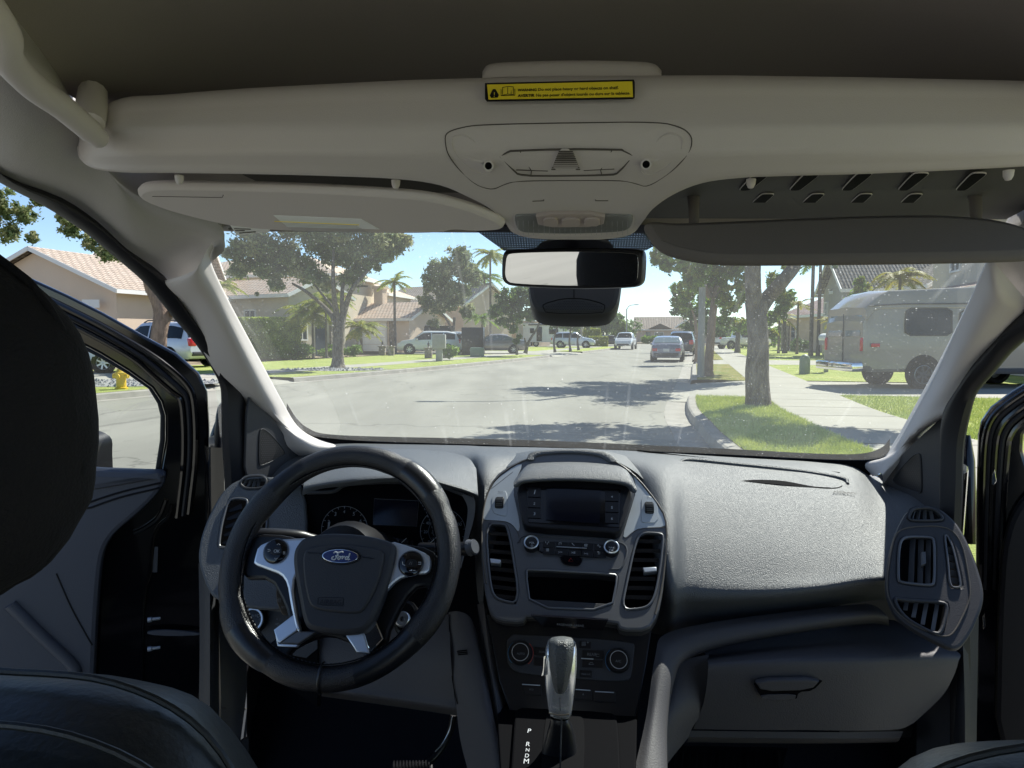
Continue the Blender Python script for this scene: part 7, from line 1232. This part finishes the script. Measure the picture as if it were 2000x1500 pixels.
hs = Vector((.262, .965)); p = g(1301, 38.6); car('blue-grey sedan parked ahead at the right kerb', 'sedan', Vector((p.x, p.y, 0)) + Vector((*hs, 0)) * 2.35, hs, V_sed, gl=V_glb)
p = g(1330, 50); car('dark utility vehicle parked ahead of the blue-grey sedan', 'suv', Vector((p.x, p.y, 0)) + Vector((*hs, 0)) * 2.4, hs, V_blk, scale=1.06)
car('white pickup facing the camera on the far left kerb', 'pickup', g(1222, 75, 0), (-.27, -.96), V_wht, cat='pickup', name='pickup_truck')
car('white pickup half hidden behind the tree trunks on the right', 'pickup', g(1448, 70, .15), (.97, .2), V_wht, cat='pickup', name='pickup_truck')
car('silver station wagon with red tail lamp seen through the left door opening', 'suv', g(304, 29.6, .15) + Vector((0, .8, 0)), (-.90, .42), V_sil, rails=True, scale=1.12)
car('silver car with its front wheel showing below the black door frame', 'suv', g(150, 25.5, .15), (.97, .05), V_sil)
car('white crossover parked on the drive facing left', 'suv', g(838, 50.5, .15), (-.98, -.1), V_wht, scale=.97)
car('white hatchback parked beside the black box trailer', 'suv', g(893, 50.5, .15) + Vector((.0, 1.4, 0)), (-.55, .83), V_wht, scale=.95)
car('dark van with grey roof parked behind the white crossover', 'van', g(826, 60, .15), (-.99, -.08), V_blk, cat='van', name='parked_van', scale=1.05)
car('grey-beige sedan parked on a drive showing its rear right side', 'sedan', g(966, 52, .15), (-.97, -.05), V_gry, gl=V_glb)
car('silver-blue wagon parked past the trailer', 'suv', g(1120, 76, .15), (.97, -.2), V_sil, gl=V_gls)
car('dark car behind the yellow hedge', 'sedan', g(1190, 92, .1), (.9, .2), V_blk)
# white travel trailer
t = thing('travel_trailer', 'white travel trailer with door and awning on the left', 'trailer', g(1056, 84, .15), R_(-12), group='parked vehicles'); b = MB(); pr = [(-3.6, .55), (3.2, .55), (3.7, 1.3), (3.3, 2.5), (2.6, 2.85), (-3.6, 2.75)]
b.add([Vector((x, s, z)) for s in (-1.15, 1.15) for x, z in pr], [tuple(range(6)), tuple(range(11, 5, -1))] + [(i, i + 6, (i + 1) % 6 + 6, (i + 1) % 6) for i in range(6)], V_wht); b.build('body', t, ang=30)
for nm, x0, x1, z0, z1, m_ in (('door', -.3, .35, .65, 2.4, V_gls), ('window', 1.2, 2.3, 1.5, 2.1, V_gls), ('window', -1.1, -.6, 1.6, 2.2, V_gls), ('awning', -1.3, 2.4, 2.55, 2.7, V_trim)): b = MB(); b.box(((x0 + x1) / 2, -1.17, (z0 + z1) / 2), (x1 - x0, .05 if nm != 'awning' else .2, z1 - z0), m_, bev=.02); b.build(nm, t)
for x in (-1.2, -.4): b = MB(); wheelm(b, (x, -1.1, .35), .35, .2, -1); b.build('wheel', t)
# camper van: raised roof, dark side window, rear towards the street
rv = thing('camper_van', 'beige high-roof camper van parked on the right driveway', 'camper van', Vector((8.75, 18.3, .155)), R_(3)); S0 = []
top = [(0, 1.7), (.08, 1.92), (.18, 2.06), (.35, 2.13), (4.2, 2.16), (4.6, 2.02), (5.05, 1.45), (5.9, 1.28), (6.1, .9)]; bl = [(0, 1.2), (.1, 1.35), (5.0, 1.32), (5.9, 1.15), (6.1, .8)]; xs = sorted(set([0, .03] + [float(q) for q in np.linspace(.1, 6.1, 40)] + [p[0] for p in top]))
for x in xs:
    tp = ip(x, top); be = min(ip(x, bl), tp - .02); bo = .42 if x > .2 else .5; e = 1 - .06 * (abs(x - 3) / 3.1) ** 8; w_ = 1.0 * e; h = tp - be
    half = [(0, bo), (w_ * .9, bo), (w_ * .985, bo + .08), (w_, bo + .4), (w_ * .985, be), (w_ * .945, be + h * .85), (w_ * .90, tp - .02), (w_ * .4, tp + .02), (0, tp + .03)]; S0.append([Vector((x, y, z)) for y, z in half] + [Vector((x, -y, z)) for y, z in half[-2:0:-1]])
b = MB(); b.grid([s + [s[0]] for s in S0], V_rv); b.add(S0[0], [tuple(range(len(S0[0])))[::-1]], V_rv); b.add(S0[-1], [tuple(range(len(S0[0])))], V_rv); b.build('body', rv, ang=38)
S0 = []; rt = [(.05, 2.05), (.5, 2.43), (.62, 2.47), (3.9, 2.62), (4.3, 2.55), (4.9, 2.1)]
for x in np.linspace(.05, 4.7, 24):
    z1 = ip(x, rt); zb = min(ip(x, top) - .12, z1 - .02); half = [(.95, zb), (.965, zb + .03), (.955, zb + .07), (.90, z1 - .07), (.84, z1 - .01), (.3, z1 + .01), (0, z1 + .03)]; S0.append([Vector((x, y, z)) for y, z in half] + [Vector((x, -y, z)) for y, z in half[-2::-1]])
b = MB(); b.grid(S0, V_rv); b.add(S0[0], [tuple(range(len(S0[0])))[::-1]], V_rv); b.build('raised_roof', rv, ang=38)
for x0, x1, z0, z1, m_ in ((1.05, 2.25, 1.35, 2.02, V_gls), (2.45, 3.6, 1.38, 1.98, V_glb), (3.8, 4.6, 1.4, 1.95, V_gls)):
    b = MB(); f = lambda x, z: Vector((x, -(.985 - .045 * max(0, (z - 1.32)) / .7 + .02), z)); o = chaikin([f(x0, z0), f((x0 + x1) / 2, z0), f(x1, z0), f(x1, (z0 + z1) / 2), f(x1, z1), f((x0 + x1) / 2, z1), f(x0 + .03, z1), f(x0, (z0 + z1) / 2)], 1); b.add(o, [tuple(range(len(o)))], m_); b.tube(o, .02, V_trim, 6, True); b.build('side_window', rv)
for s in (-1, 1):
    b = MB(); b.add([Vector((-.02 + .0, s * .08, 1.32)), Vector((-.02, s * .80, 1.32)), Vector((.05, s * .76, 1.86)), Vector((.05, s * .08, 1.86))], [(0, 1, 2, 3)], V_glb); b.build('rear_window', rv, ang=0)
    b = MB(); b.box((.0, s * .88, 1.12), (.06, .10, .34), V_red, bev=.01); b.build('tail_lamp', rv)
b = MB(); b.tube([Vector((-.015, 0, .55)), Vector((-.015, 0, 1.9))], .012, V_trim, 6); b.build('door_gap', rv)
b = MB(); b.box((.28, -1.01, 1.10), (.22, .03, .09), V_red, bev=.01); b.build('side_marker', rv)
b = MB(); b.box((-.12, 0, .55), (.3, 1.9, .24), M_chr, bev=.05); b.build('bumper', rv)
b = MB(); b.box((3.3, -1.02, .44), (2.6, .07, .14), V_trim, bev=.02); b.build('running_board', rv)
for x in (1.55, 4.95):
    for s in (-1, 1):
        b = MB(); b.rev((x, s * .975, .40), (0, s, 0), [(0, .47), (.03, .46), (.03, 0)], V_tyr, 30); wheelm(b, (x, s * 1.03, .36), .365, .22, s, V_trim); b.build('wheel', rv, ang=45)
b = MB(); b.tube([Vector((x, -.96 - .015 * 0, z)) for x, z in ((.1, 2.08), (1, 2.13), (4.3, 2.16))], .018, V_trim, 6); b.build('roof_seam', rv)
